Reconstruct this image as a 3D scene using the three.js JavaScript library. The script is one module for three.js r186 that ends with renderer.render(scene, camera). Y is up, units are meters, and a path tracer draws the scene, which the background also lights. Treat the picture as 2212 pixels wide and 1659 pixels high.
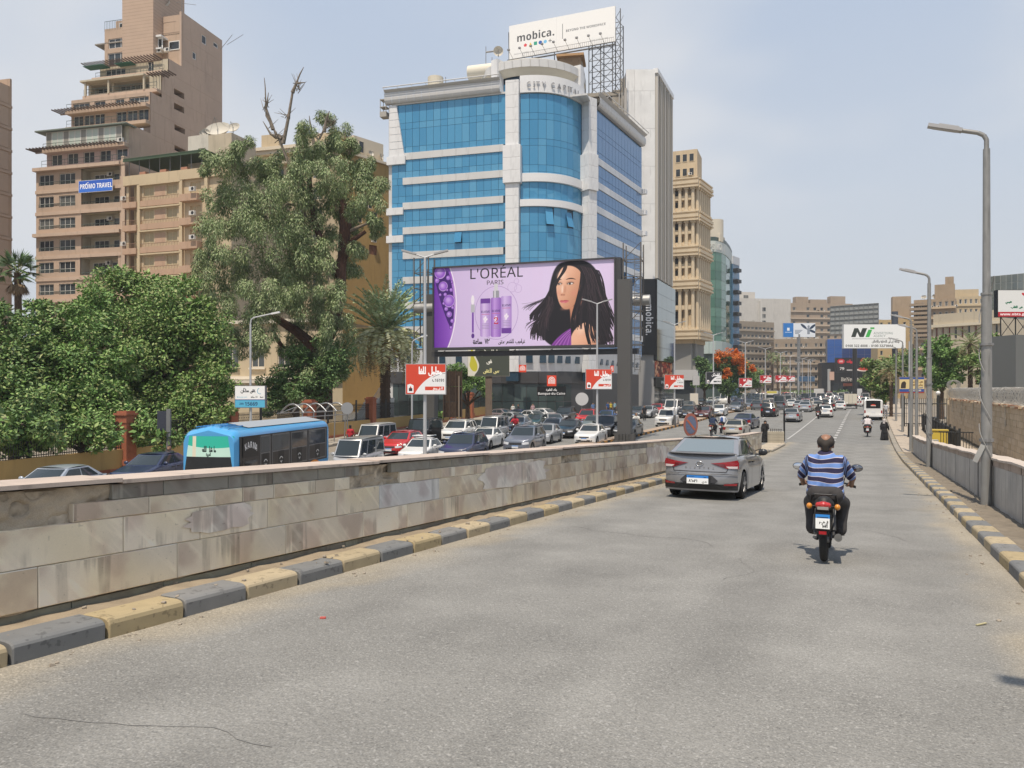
import*as THREE from'three';
// ---------- camera, sky, sun, exposure ----------
const FPX=1664,CU=1106,CV=840,YC=4.0,YAW=Math.atan(769/1664),CY=Math.cos(YAW),SY=Math.sin(YAW);
const scene=new THREE.Scene();
const camera=new THREE.PerspectiveCamera(2*Math.atan(829.5/FPX)*180/Math.PI,4/3,0.1,4000);
camera.position.set(0,YC,0);camera.rotation.y=YAW;
camera.setViewOffset(2212,1659,0,-10.5,2212,1659);
const renderer=new THREE.WebGLRenderer();
renderer.toneMapping=THREE.LinearToneMapping;renderer.toneMappingExposure=1.2;
renderer.shadowMap.enabled=true;
let seed=7;
const rnd=()=>{seed=(seed+0x6d2b79f5)|0;let t=Math.imul(seed^(seed>>>15),1|seed);t=(t+Math.imul(t^(t>>>7),61|t))^t;return((t^(t>>>14))>>>0)/4294967296;};
const rr=(a,b)=>a+(b-a)*rnd(),pick=(a)=>a[Math.floor(rnd()*a.length)];
const hash=(x,y,z=0)=>{let h=(Math.imul(x,374761393)+Math.imul(y,668265263)+Math.imul(z,2147483647^974634121))|0;h=Math.imul(h^(h>>>13),1274126177);return((h^(h>>>16))>>>0)/4294967296;};
const lerp=(a,b,t)=>a+(b-a)*t,clamp=(x,a=0,b=1)=>Math.min(b,Math.max(a,x)),smooth=(a,b,x)=>{const t=clamp((x-a)/(b-a));return t*t*(3-2*t);};
const mod=(a,n)=>((a%n)+n)%n;
function vnoise(x,y,per=1e6,sd=0){const xi=Math.floor(x),yi=Math.floor(y),fx=x-xi,fy=y-yi,u=fx*fx*(3-2*fx),v=fy*fy*(3-2*fy),px=per.length?per[0]:per,py=per.length?per[1]:per,h=(i,j)=>hash(mod(xi+i,px),mod(yi+j,py),sd);return lerp(lerp(h(0,0),h(1,0),u),lerp(h(0,1),h(1,1),u),v);}
function fbm(x,y,oct=4,per=1e6,sd=0){let s=0,a=0.5,n=0;for(let i=0;i<oct;i++){s+=a*vnoise(x,y,per,sd+i);n+=a;a*=0.5;x*=2;y*=2;per=per.length?[per[0]*2,per[1]*2]:per*2;}return s/n;}
{
const W=512,Hh=256,data=new Float32Array(W*Hh*4);
for(let j=0;j<Hh;j++)for(let i=0;i<W;i++){
const el=((j+0.5)/Hh-0.5)*Math.PI,az=(i+0.5)/W*Math.PI*2,y=Math.sin(el);
const up=clamp(y),stops=[[0,0.54,0.565,0.585],[0.1,0.525,0.56,0.60],[0.24,0.485,0.54,0.62],[0.45,0.405,0.48,0.605],[1,0.31,0.39,0.55]],si=Math.min(3,stops.findIndex((q,n)=>n===4||stops[n+1][0]>=up)),st=clamp((up-stops[si][0])/(stops[si+1][0]-stops[si][0])),c=[1,2,3].map((q)=>lerp(stops[si][q],stops[si+1][q],st));
const dx=Math.cos(az)*Math.cos(el),dz=Math.sin(az)*Math.cos(el),k=1/(up+0.16);
const n=fbm(dx*k*1.3+11,dz*k*1.7+5,5,1e6,31),n2=fbm(dx*k*0.5+3,dz*k*0.5+9,3,1e6,47);
const cl=smooth(0.36,0.64,n)*smooth(0.26,0.5,n2)*smooth(0.0,0.12,up)*0.95;
const cc=[0.60,0.62,0.655],o=(j*W+i)*4;
for(let q=0;q<3;q++)data[o+q]=el<0?[0.40,0.39,0.38][q]:lerp(c[q],cc[q],cl);
data[o+3]=1;
}
const sky=new THREE.DataTexture(data,W,Hh,THREE.RGBAFormat,THREE.FloatType);
sky.mapping=THREE.EquirectangularReflectionMapping;sky.magFilter=sky.minFilter=THREE.LinearFilter;sky.wrapS=THREE.RepeatWrapping;sky.needsUpdate=true;
scene.background=sky;scene.environment=sky;
}
const sun=new THREE.DirectionalLight(0xfff1de,3.9);
sun.position.set(8,200,86);sun.target.position.set(0,0,0);sun.name='sun';
sun.castShadow=true;sun.shadow.radius=1.2;sun.shadow.mapSize.set(4096,4096);
Object.assign(sun.shadow.camera,{left:-160,right:160,top:160,bottom:-160,near:1,far:700});
scene.add(sun,sun.target);
// ---------- pixel and ground helpers ----------
const V3=(x,y,z)=>new THREE.Vector3(x,y,z);
const pt=(u,v,d)=>{const k=(u-CU)/FPX*d;return V3(k*CY-d*SY,YC+(CV-v)/FPX*d,-(k*SY+d*CY));};
const WALL_T=-5.97,KERB_T=-5.42,RK_T=1.58,RB_T=2.42;
const rampY=(s)=>{const r=2.22-0.044*s;return r>0.45?r:r>-0.45?0.45*Math.pow((r+0.45)/0.9,2):0;};
const rise=(s)=>0.85*smooth(55,125,s);
const streetY=(s,t)=>rise(s)-0.45*smooth(55,28,s)*smooth(-14,-20,t);
const gY=(x,z)=>streetY(-z,x);
const ground=(u,v,h=0)=>{let d=50;for(let i=0;i<40;i++){const p=pt(u,v,d),y=gY(p.x,p.z)+h;d=lerp(d,(YC-y)*FPX/(v-CV),0.5);}const p=pt(u,v,d);p.d=d;return p;};
const depthAt=(u,d)=>{const p=pt(u,840,d);p.y=gY(p.x,p.z);p.d=d;return p;};
const onLine=(u,t)=>{const k=(u-CU)/FPX,d=t/(k*CY-SY);return pt(u,840,d);};
// ---------- scene graph helpers ----------
const used={};
function numbered(n){used[n]=(used[n]??-1)+1;return used[n]?n+'_'+String(used[n]).padStart(3,'0'):n;}
function tag(o,label,category,group,kind){if(label)o.userData.label=label;if(category)o.userData.category=category;if(group)o.userData.group=group;if(kind)o.userData.kind=kind;return o;}
function thing(name,label,category,pos=[0,0,0],ry=0,group){const o=new THREE.Group();o.name=numbered(name);if(pos.isVector3)o.position.copy(pos);else o.position.set(...pos);o.rotation.y=ry;tag(o,label,category,group);scene.add(o);return o;}
function mesh(name,geo,m,parent,pos,rot){const o=new THREE.Mesh(geo,m);o.name=parent===scene?numbered(name):name;o.castShadow=o.receiveShadow=true;if(pos)o.position.set(...pos);if(rot)o.rotation.set(...rot);parent.add(o);return o;}
function structure(name,geo,m){const o=mesh(name,geo,m,scene);o.userData.kind='structure';return o;}
// ---------- mesh builder: non-indexed triangles, uv in metres ----------
class MB{
constructor(col){this.p=[];this.n=[];this.uv=[];this.c=col?[]:null;this.col=[1,1,1];}
v(p,n,u,w){this.p.push(p[0],p[1],p[2]);this.n.push(n[0],n[1],n[2]);this.uv.push(u,w);if(this.c)this.c.push(...this.col);}
tri(a,b,c,uva,uvb,uvc){
const e=[b[0]-a[0],b[1]-a[1],b[2]-a[2]],f=[c[0]-a[0],c[1]-a[1],c[2]-a[2]];
let n=[e[1]*f[2]-e[2]*f[1],e[2]*f[0]-e[0]*f[2],e[0]*f[1]-e[1]*f[0]];const l=Math.hypot(...n)||1;n=n.map((q)=>q/l);
this.v(a,n,...(uva??[a[0],a[1]]));this.v(b,n,...(uvb??[b[0],b[1]]));this.v(c,n,...(uvc??[c[0],c[1]]));return this;
}
quad(a,b,c,d,w,h,u0=0,v0=0){
w??=Math.hypot(b[0]-a[0],b[1]-a[1],b[2]-a[2]);h??=Math.hypot(d[0]-a[0],d[1]-a[1],d[2]-a[2]);
this.tri(a,b,c,[u0,v0],[u0+w,v0],[u0+w,v0+h]);this.tri(a,c,d,[u0,v0],[u0+w,v0+h],[u0,v0+h]);return this;
}
box(cx,cy,cz,w,h,d,ry=0,rx=0,rz=0,uo=0){
let T=(x,y,z)=>[cx+x,cy+y,cz+z];
if(ry||rx||rz){const m=new THREE.Matrix4().makeRotationFromEuler(new THREE.Euler(rx,ry,rz));const q=new THREE.Vector3();T=(x,y,z)=>{q.set(x,y,z).applyMatrix4(m);return[cx+q.x,cy+q.y,cz+q.z];};}
const x=w/2,y=h/2,z=d/2;
this.quad(T(-x,-y,z),T(x,-y,z),T(x,y,z),T(-x,y,z),w,h,uo,uo);this.quad(T(x,-y,-z),T(-x,-y,-z),T(-x,y,-z),T(x,y,-z),w,h,uo+1.7,uo);
this.quad(T(x,-y,z),T(x,-y,-z),T(x,y,-z),T(x,y,z),d,h,uo+.6,uo);this.quad(T(-x,-y,-z),T(-x,-y,z),T(-x,y,z),T(-x,y,-z),d,h,uo+.3,uo);
this.quad(T(-x,y,z),T(x,y,z),T(x,y,-z),T(-x,y,-z),w,d,uo,uo+.5);this.quad(T(-x,-y,-z),T(x,-y,-z),T(x,-y,z),T(-x,-y,z),w,d,uo,uo+.9);return this;
}
b2(x0,x1,y0,y1,z0,z1,uo){return this.box((x0+x1)/2,(y0+y1)/2,(z0+z1)/2,Math.abs(x1-x0),Math.abs(y1-y0),Math.abs(z1-z0),0,0,0,uo??rnd()*7);}
cyl(a,b,r0,r1=r0,seg=8,cap=true){
const A=V3(...a),B=V3(...b),ax=B.clone().sub(A),len=ax.length();ax.normalize();
const s=Math.abs(ax.y)<0.9?V3(0,1,0).cross(ax).normalize():V3(1,0,0).cross(ax).normalize(),t=ax.clone().cross(s);
const ring=(C,r,i)=>{const q=i/seg*Math.PI*2,x=Math.cos(q),y=Math.sin(q);const nn=[s.x*x+t.x*y,s.y*x+t.y*y,s.z*x+t.z*y];return[[C.x+nn[0]*r,C.y+nn[1]*r,C.z+nn[2]*r],nn];};
for(let i=0;i<seg;i++){
const[p0,n0]=ring(A,r0,i),[p1,n1]=ring(A,r0,i+1),[q0]=ring(B,r1,i),[q1]=ring(B,r1,i+1),u0=i/seg*6.28*r0,u1=(i+1)/seg*6.28*r0;
this.v(p0,n0,u0,0);this.v(p1,n1,u1,0);this.v(q1,n1,u1,len);this.v(p0,n0,u0,0);this.v(q1,n1,u1,len);this.v(q0,n0,u0,len);
if(cap){this.tri([A.x,A.y,A.z],p1,p0);this.tri([B.x,B.y,B.z],q0,q1);}
}return this;
}
tube(pts,r,seg=6,r1=r){for(let i=0;i+1<pts.length;i++){const a=lerp(r,r1,i/(pts.length-1)),b=lerp(r,r1,(i+1)/(pts.length-1));this.cyl(pts[i],pts[i+1],a,b,seg,true);}return this;}
geo(g,m){let q=g.index?g.toNonIndexed():g.clone();if(m)q.applyMatrix4(m);const P=q.attributes.position.array,N=q.attributes.normal.array,U=q.attributes.uv?.array;for(let i=0;i<P.length;i++){this.p.push(P[i]);this.n.push(N[i]);}for(let i=0;i<P.length/3;i++){this.uv.push(U?U[2*i]:0,U?U[2*i+1]:0);if(this.c)this.c.push(...this.col);}return this;}
get size(){return this.p.length/9;}
build(){const g=new THREE.BufferGeometry();g.setAttribute('position',new THREE.Float32BufferAttribute(this.p,3));g.setAttribute('normal',new THREE.Float32BufferAttribute(this.n,3));g.setAttribute('uv',new THREE.Float32BufferAttribute(this.uv,2));if(this.c)g.setAttribute('color',new THREE.Float32BufferAttribute(this.c,3));return g;}
mesh(name,m,parent,pos,rot){return mesh(name,this.build(),m,parent,pos,rot);}
}
const boxCache=new Map();
function boxGeo(w,h,d){const k=[w,h,d].map((q)=>q.toFixed(3)).join();if(!boxCache.has(k))boxCache.set(k,new MB().box(0,0,0,w,h,d).build());return boxCache.get(k);}
const addBox=(name,m,parent,x0,x1,y0,y1,z0,z1)=>mesh(name,boxGeo(Math.abs(x1-x0),Math.abs(y1-y0),Math.abs(z1-z0)),m,parent,[(x0+x1)/2,(y0+y1)/2,(z0+z1)/2]);
function gridGeo(nu,nv,f,colf){
const p=[],uv=[],c=[],idx=[];
for(let j=0;j<=nv;j++)for(let i=0;i<=nu;i++){const q=f(i/nu,j/nv,i,j);p.push(q[0],q[1],q[2]);uv.push(q[3]??0,q[4]??0);if(colf)c.push(...colf(q));}
for(let j=0;j<nv;j++)for(let i=0;i<nu;i++){const a=j*(nu+1)+i,b=a+1,d=a+nu+1,e=d+1;idx.push(a,b,e,a,e,d);}
const g=new THREE.BufferGeometry();g.setAttribute('position',new THREE.Float32BufferAttribute(p,3));g.setAttribute('uv',new THREE.Float32BufferAttribute(uv,2));if(colf)g.setAttribute('color',new THREE.Float32BufferAttribute(c,3));g.setIndex(idx);g.computeVertexNormals();return g;
}
// ---------- textures and materials ----------
function dataTex(size,fn,tile,srgb=false){
const d=new Uint8Array(size*size*4),enc=(q)=>Math.round(255*(srgb?(q<=0.0031308?12.92*q:1.055*Math.pow(clamp(q),1/2.4)-0.055):clamp(q)));
for(let j=0;j<size;j++)for(let i=0;i<size;i++){const r=fn(i/size,j/size,i,j),o=(j*size+i)*4;if(r.length){d[o]=enc(r[0]);d[o+1]=enc(r[1]);d[o+2]=enc(r[2]);}else d[o]=d[o+1]=d[o+2]=enc(r);d[o+3]=255;}
const t=new THREE.DataTexture(d,size,size);t.wrapS=t.wrapT=THREE.RepeatWrapping;t.magFilter=THREE.LinearFilter;t.minFilter=THREE.LinearMipmapLinearFilter;t.generateMipmaps=true;if(srgb)t.colorSpace=THREE.SRGBColorSpace;t.repeat.set(1/tile,1/tile);t.needsUpdate=true;return t;
}
const TX={
asphalt:dataTex(1024,(x,y,i,j)=>{const g=hash(i,j,3),g2=vnoise(x*400,y*400,400,8),b=fbm(x*6,y*6,2,6,21);let q=0.66+0.22*(b-0.5)+0.30*(g2-0.5)+0.16*(g-0.5);if(vnoise(x*300,y*300,300,77)>0.81)q+=0.33;if(vnoise(x*340,y*340,340,99)<0.14)q-=0.2;return[q*1.005,q,q*0.975];},3.2,true),
asphaltBump:dataTex(512,(x,y)=>vnoise(x*200,y*200,200,8)*0.6+vnoise(x*100,y*100,100,5)*0.4,3.2),
plaster:dataTex(512,(x,y,i,j)=>0.86+0.20*(fbm(x*5,y*5,5,5,4)-0.5)+0.05*(hash(i,j)-0.5)-0.10*smooth(0.55,0.8,fbm(x*24,y*3,4,[24,3],9)),8,true),
concrete:dataTex(512,(x,y,i,j)=>{const q=0.80+0.34*(fbm(x*6,y*6,5,6,14)-0.5)+0.10*(hash(i,j,2)-0.5)-0.22*smooth(0.56,0.78,fbm(x*18,y*4,4,[18,4],19));return[q,q*0.985,q*0.955];},3,true),
stone:dataTex(512,(x,y,i,j)=>{
const b=fbm(x*4,y*4,5,4,61),st=fbm(x*40,y*3,4,[40,3],63),dg=fbm((x+y)*26,(x-y)*3,3,[26,3],65),sp=vnoise(x*90,y*90,90,67);
let q=0.96+0.5*(b-0.5)-0.38*smooth(0.48,0.68,st)*smooth(0.35,0.6,b)+0.13*smooth(0.55,0.78,dg)+0.07*(hash(i,j,5)-0.5);if(sp>0.93)q-=0.25*smooth(0.93,0.99,sp);
const warm=smooth(0.3,0.7,fbm(x*3+7,y*3,3,3,69));const br=smooth(0.52,0.72,fbm(x*6+2,y*6,4,6,68))*0.34;q*=1-br*0.8;return[q*(1+br*0.25)*lerp(1.0,1.03,warm),q*0.965,q*lerp(0.92,0.82,warm)];},2.6,true),
rubble:dataTex(512,(x,y)=>{const q=0.2+0.8*Math.pow(fbm(x*14,y*14,5,14,71),1.4)*1.3;return[q,q*0.95,q*0.86];},1.3,true),
rubbleBump:dataTex(512,(x,y)=>fbm(x*14,y*14,5,14,71),1.3),
paintworn:dataTex(512,(x,y,i,j)=>{const q=fbm(x*7,y*7,5,7,81);let c=0.88+0.2*(q-0.5)+0.06*(hash(i,j,9)-0.5);const chip=smooth(0.67,0.74,fbm(x*22,y*22,4,22,83));c=lerp(c,0.52,chip*0.8);return c;},1.1,true),
dirt:dataTex(512,(x,y,i,j)=>{const q=0.72+0.4*(fbm(x*9,y*9,5,9,91)-0.5)+0.25*(hash(i,j,12)-0.5);return[q,q*0.95,q*0.86];},1.5,true),
bark:dataTex(256,(x,y)=>0.55+0.7*(fbm(x*16,y*4,3,[16,4],101)-0.5),0.8,true),
metal:dataTex(512,(x,y,i,j)=>0.84+0.26*(fbm(x*4,y*8,4,[4,8],111)-0.5)+0.05*(hash(i,j,15)-0.5)-0.18*smooth(0.6,0.76,fbm(x*30,y*2,3,[30,2],113)),1.6,true),
lines:dataTex(256,(x,y)=>(mod(y*12,1)<0.14?0.72:0.92)+0.12*(fbm(x*6,y*6,4,6,121)-0.5),6,true),
};
const matCache=new Map();
function M(color,rough=0.8,o={}){
const key=JSON.stringify([color,rough,Object.keys(o).map((k)=>[k,o[k]?.uuid??o[k]])]);
if(matCache.has(key))return matCache.get(key);
const{phys,...rest}=o,m=new(phys||o.clearcoat||o.transmission||o.sheen?THREE.MeshPhysicalMaterial:THREE.MeshStandardMaterial)({roughness:rough,...rest});
if(Array.isArray(color))m.color.setRGB(...color);else m.color.set(color);
matCache.set(key,m);return m;
}
function canvasTex(w,h,draw){const c=document.createElement('canvas');c.width=w;c.height=h;const g=c.getContext('2d');draw(g,w,h);const t=new THREE.CanvasTexture(c);t.colorSpace=THREE.SRGBColorSpace;t.magFilter=THREE.LinearFilter;return t;}
function panelGeo(w,h){return new THREE.PlaneGeometry(w,h);}
const MT={
concrete:M([0.36,0.345,0.32],0.9,{map:TX.concrete}),dark:M([0.02,0.02,0.022],0.5),black:M([0.012,0.012,0.013],0.45),rubber:M([0.018,0.018,0.018],0.85),
steel:M([0.33,0.33,0.33],0.5,{metalness:0.55,map:TX.metal}),white:M([0.74,0.74,0.73],0.6),chrome:M([0.72,0.72,0.73],0.18,{metalness:1}),glassdark:M([0.018,0.022,0.026],0.06),
};
// ================= ground, roads, kerbs =================
const C_ASPH=[0.335,0.331,0.32];
function sheet(name,s0,s1,t0,t1,yf,m,ds=2,dt=2,dy=0,colf){
const T0=(s)=>(typeof t0==='function'?t0(s):t0),T1=(s)=>(typeof t1==='function'?t1(s):t1),nu=Math.max(1,Math.round(Math.abs(T1((s0+s1)/2)-T0((s0+s1)/2))/dt)),nv=Math.max(1,Math.round((s1-s0)/ds));
return structure(name,gridGeo(nu,nv,(a,b)=>{const s=lerp(s0,s1,b),t=lerp(T0(s),T1(s),a);return[t,yf(s,t)+dy,-s,t,s];},colf),m);
}
const asphaltM=M(C_ASPH,0.88,{map:TX.asphalt,bumpMap:TX.asphaltBump,bumpScale:0.01,vertexColors:true});
// worn wheel tracks, oil spots and beige dust along the kerbs: patches with a grain of their own
const roadCol=(tl,tr,yw=1)=>(q)=>{
const t=q[0],s=-q[2],n=fbm(t*0.9+40,s*0.25,4,1e6,131),n2=fbm(t*3+9,s*1.3,4,1e6,133);
let c=0.96+0.22*(n-0.5)+0.12*(n2-0.5);
c-=0.09*smooth(0.60,0.72,fbm(t*1.6+70,s*0.5+3,4,1e6,137));
let e=Math.min(t-tl,tr-t);const edge=smooth(0.7,0.02,e+0.9*(n2-0.5))*yw*(0.6+0.5*n);for(const k of[-4.2,-2.6,-1.1,0.5])c-=0.085*smooth(0.45,0.1,Math.abs(t-k+0.25*(n-0.5)))*(0.4+n);
return[lerp(c,1.55,edge*0.75),lerp(c,1.36,edge*0.75),lerp(c*0.985,1.05,edge*0.75)];
};
{
const g=gridGeo(90,90,(a,b)=>{const f=(q)=>{const k=(q-0.5)*2;return Math.sign(k)*Math.pow(Math.abs(k),2.2);};const x=-20+1600*f(a),z=-60+1600*f(1-b);return[x,gY(x,z)-0.06,z,x,-z];});
structure('ground',g,M([0.33,0.30,0.26],0.95,{map:TX.dirt}));
}
const leftEdge=(s)=>s<90?lerp(-32.2,-43.2,clamp((s-20)/70)):-33.5+0.0*s;
sheet('service_street',-10,88,(s)=>leftEdge(s)+3,(s)=>-19.6+0.9*smooth(30,60,s),streetY,M([0.30,0.30,0.295],0.88,{map:TX.asphalt,vertexColors:true}),1,1,-0.02,roadCol(-60,10,0.3));
sheet('side_street',60,92,-110,(s)=>leftEdge(s)-4,streetY,M([0.30,0.30,0.295],0.88,{map:TX.asphalt}),2,3,-0.028);
sheet('street_oncoming',88,420,-31,(s)=>-18.7+0.4*smooth(88,130,s),streetY,M([0.30,0.30,0.295],0.88,{map:TX.asphalt,vertexColors:true}),2,1,-0.02,roadCol(-60,10,0.3));
sheet('street_forward',-10,420,-17.6,(s)=>(s<53.2?-6.6:1.5),streetY,M([0.30,0.30,0.295],0.88,{map:TX.asphalt,vertexColors:true}),0.8,1,-0.02,roadCol(-60,10,0.3));
// the descending ramp the camera stands over
const rampMesh=sheet('ramp_road',-16,62,(s)=>KERB_T-0.05+2.2*smooth(47,60,s)*0.0,RK_T+0.05,(s)=>rampY(s),asphaltM,0.3,0.25,0,roadCol(KERB_T,RK_T));
{
const cr=M([0.19,0.185,0.175],0.95),run=(s,t,ang,len,w)=>{const m=new MB();let a=ang;for(let l=0;l<len;l+=0.12){const s1=s+Math.cos(a)*0.12,t1=t+Math.sin(a)*0.12,ww=w*rr(0.5,1.2),nx=Math.cos(a),ny=-Math.sin(a);m.quad([t-nx*ww,rampY(s)+0.004,-s-0+ny*ww],[t+nx*ww,rampY(s)+0.004,-s-ny*ww],[t1+nx*ww,rampY(s1)+0.004,-s1-ny*ww],[t1-nx*ww,rampY(s1)+0.004,-s1+ny*ww]);s=s1;t=t1;a+=rr(-0.5,0.5);a=lerp(a,ang,0.12);if(t>1.4||t<-5.1)break;}m.mesh('crack',cr,rampMesh);};
run(2.9,-4.5,1.57,1.6,0.004);run(12.2,-4.6,1.5,3,0.007);run(14.5,-1.6,1.4,2.8,0.006);run(9,-1.5,0.2,1.6,0.004);run(25,-4.8,1.5,5,0.01);
}
// solid body under the ramp, seen from the service street side only behind the wall
{const m=new MB();for(let s=-16;s<50;s+=2)m.box(-2,rampY(s+1)/2-0.1,-s-1,7.6,Math.max(0.02,rampY(s+2)-0.06),1.98);structure('ramp_embankment',m.build(),MT.concrete);}
// ---------- painted kerb blocks ----------
const kerbGeo=(()=>{const out=[];for(let v=0;v<3;v++){const L=0.725,prof=[[0,-0.25],[0,0.105+v*0.006],[0.01,0.135],[0.035,0.15],[0.08,0.157],[0.3,0.155+v*0.004],[0.3,-0.25]],m=new MB();const js=[-L/2,-L/2+0.012,L/2-0.012,L/2],sc=[0.93,1,1,0.93];
const P=(i,j)=>[prof[i][0]+(sc[j]<1?0.008:0),prof[i][1]>0?prof[i][1]-(sc[j]<1?0.01:0):prof[i][1],js[j]];
let acc=0;for(let i=0;i+1<prof.length;i++){const w=Math.hypot(prof[i+1][0]-prof[i][0],prof[i+1][1]-prof[i][1]);for(let j=0;j<3;j++){const a=P(i,j),b=P(i,j+1),c=P(i+1,j+1),d=P(i+1,j);m.quad(d,c,b,a,js[j+1]-js[j],w,js[j]+v*0.7,acc);}acc+=w;}
for(const j of[0,3])for(let i=1;i+1<prof.length;i++){const a=P(0,j),b=P(i,j),c=P(i+1,j);j?m.tri(a,c,b):m.tri(a,b,c);}
out.push(m.build());}return out;})();
const kerbYellow=[[0.43,0.345,0.20],[0.42,0.345,0.22],[0.46,0.38,0.25]].map((c)=>M(c,0.85,{map:TX.paintworn})),kerbGrey=[[0.20,0.203,0.20],[0.225,0.225,0.22],[0.185,0.19,0.19]].map((c)=>M(c,0.8,{map:TX.paintworn})),kerbBlack=M([0.05,0.05,0.05],0.8,{map:TX.paintworn}),kerbOrange=M([0.5,0.24,0.05],0.8,{map:TX.paintworn}),kerbStone=M([0.36,0.33,0.28],0.9,{map:TX.concrete});
function kerbRun(name,label,tf,s0,s1,yf,dir,mats,group,flip=0){
const o=thing(name,label,'kerb',[0,0,0]);let i=flip;
for(let s=s0;s<s1;s+=0.75,i++){const set=mats[i%mats.length],k=mesh('kerb_block',kerbGeo[i%3],Array.isArray(set)?set[(i*7)%3]:set,o,[tf(s)+rr(-0.008,0.008),yf(s,tf(s))+rr(-0.012,0.006),-s]);k.rotation.order='YXZ';const sl=(yf(s+0.3,tf(s))-yf(s-0.3,tf(s)))/0.6,yaw=Math.atan2(-(tf(s+0.3)-tf(s-0.3)),0.6);k.rotation.set(sl*dir,(dir<0?Math.PI:0)+yaw+rr(-0.01,0.01),0);}
return o;
}
kerbRun('kerb','worn kerb painted dusty yellow and grey along the stone parapet wall',()=>KERB_T,0.03,49,(s)=>rampY(s),-1,[kerbYellow,kerbGrey]);
kerbRun('kerb','worn kerb painted yellow and grey below the grey panel barrier',()=>RK_T,0.4,51,(s)=>rampY(s),1,[kerbGrey,kerbYellow]);
const medR=(s)=>-17.55+0.4*smooth(60,90,s)+0.5*smooth(90,130,s),medL=(s)=>-19.55+0.9*smooth(30,60,s)+0.5*smooth(88,130,s);
kerbRun('kerb','orange and black kerb of the median beside the forward lanes',medR,20,128,streetY,-1,[kerbOrange,kerbBlack]);
kerbRun('kerb','plain stone kerb of the median beside the oncoming lanes',(s)=>medL(s)+0.34,30,128,streetY,-1,[kerbStone]);
sheet('median',18,420,(s)=>medL(s)+0.3,(s)=>medR(s)-0.02,streetY,M([0.47,0.36,0.27],0.9,{map:TX.concrete}),2,1,0.185);
{
const dirtM=M([0.40,0.34,0.26],0.95,{map:TX.dirt});
sheet('kerb_strip',-3,49.5,WALL_T-0.1,KERB_T-0.26,(s,t)=>rampY(s)+0.12+0.05*fbm(t*7,s*5,3),dirtM,0.2,0.1);
sheet('kerb_strip',-3,51,RK_T+0.3,RB_T+0.05,(s,t)=>rampY(s)+0.11+0.06*fbm(t*7,s*5,3),M([0.27,0.24,0.20],0.95,{map:TX.dirt}),0.2,0.1);
const o=new MB();for(let i=0;i<300;i++){const s=rr(1,30),left=rnd()<0.6,t=left?rr(WALL_T+0.02,KERB_T+0.25):rr(RK_T-0.5,RB_T-0.05),r=rr(0.005,0.02)*(rnd()<0.06?1.6:1),y=rampY(s)+(left?(t<KERB_T-0.02?0.155:0):(t>RK_T?0.155:0));o.box(t,y+r*0.3,-s,r*2,r,r*1.6,rnd()*6,rr(-0.4,0.4));}
const p=o.mesh('pebbles',M([0.30,0.26,0.21],0.95),scene);tag(p,'crumbs of mortar and pebbles scattered along both kerbs','gravel',null,'stuff');
}
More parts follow.
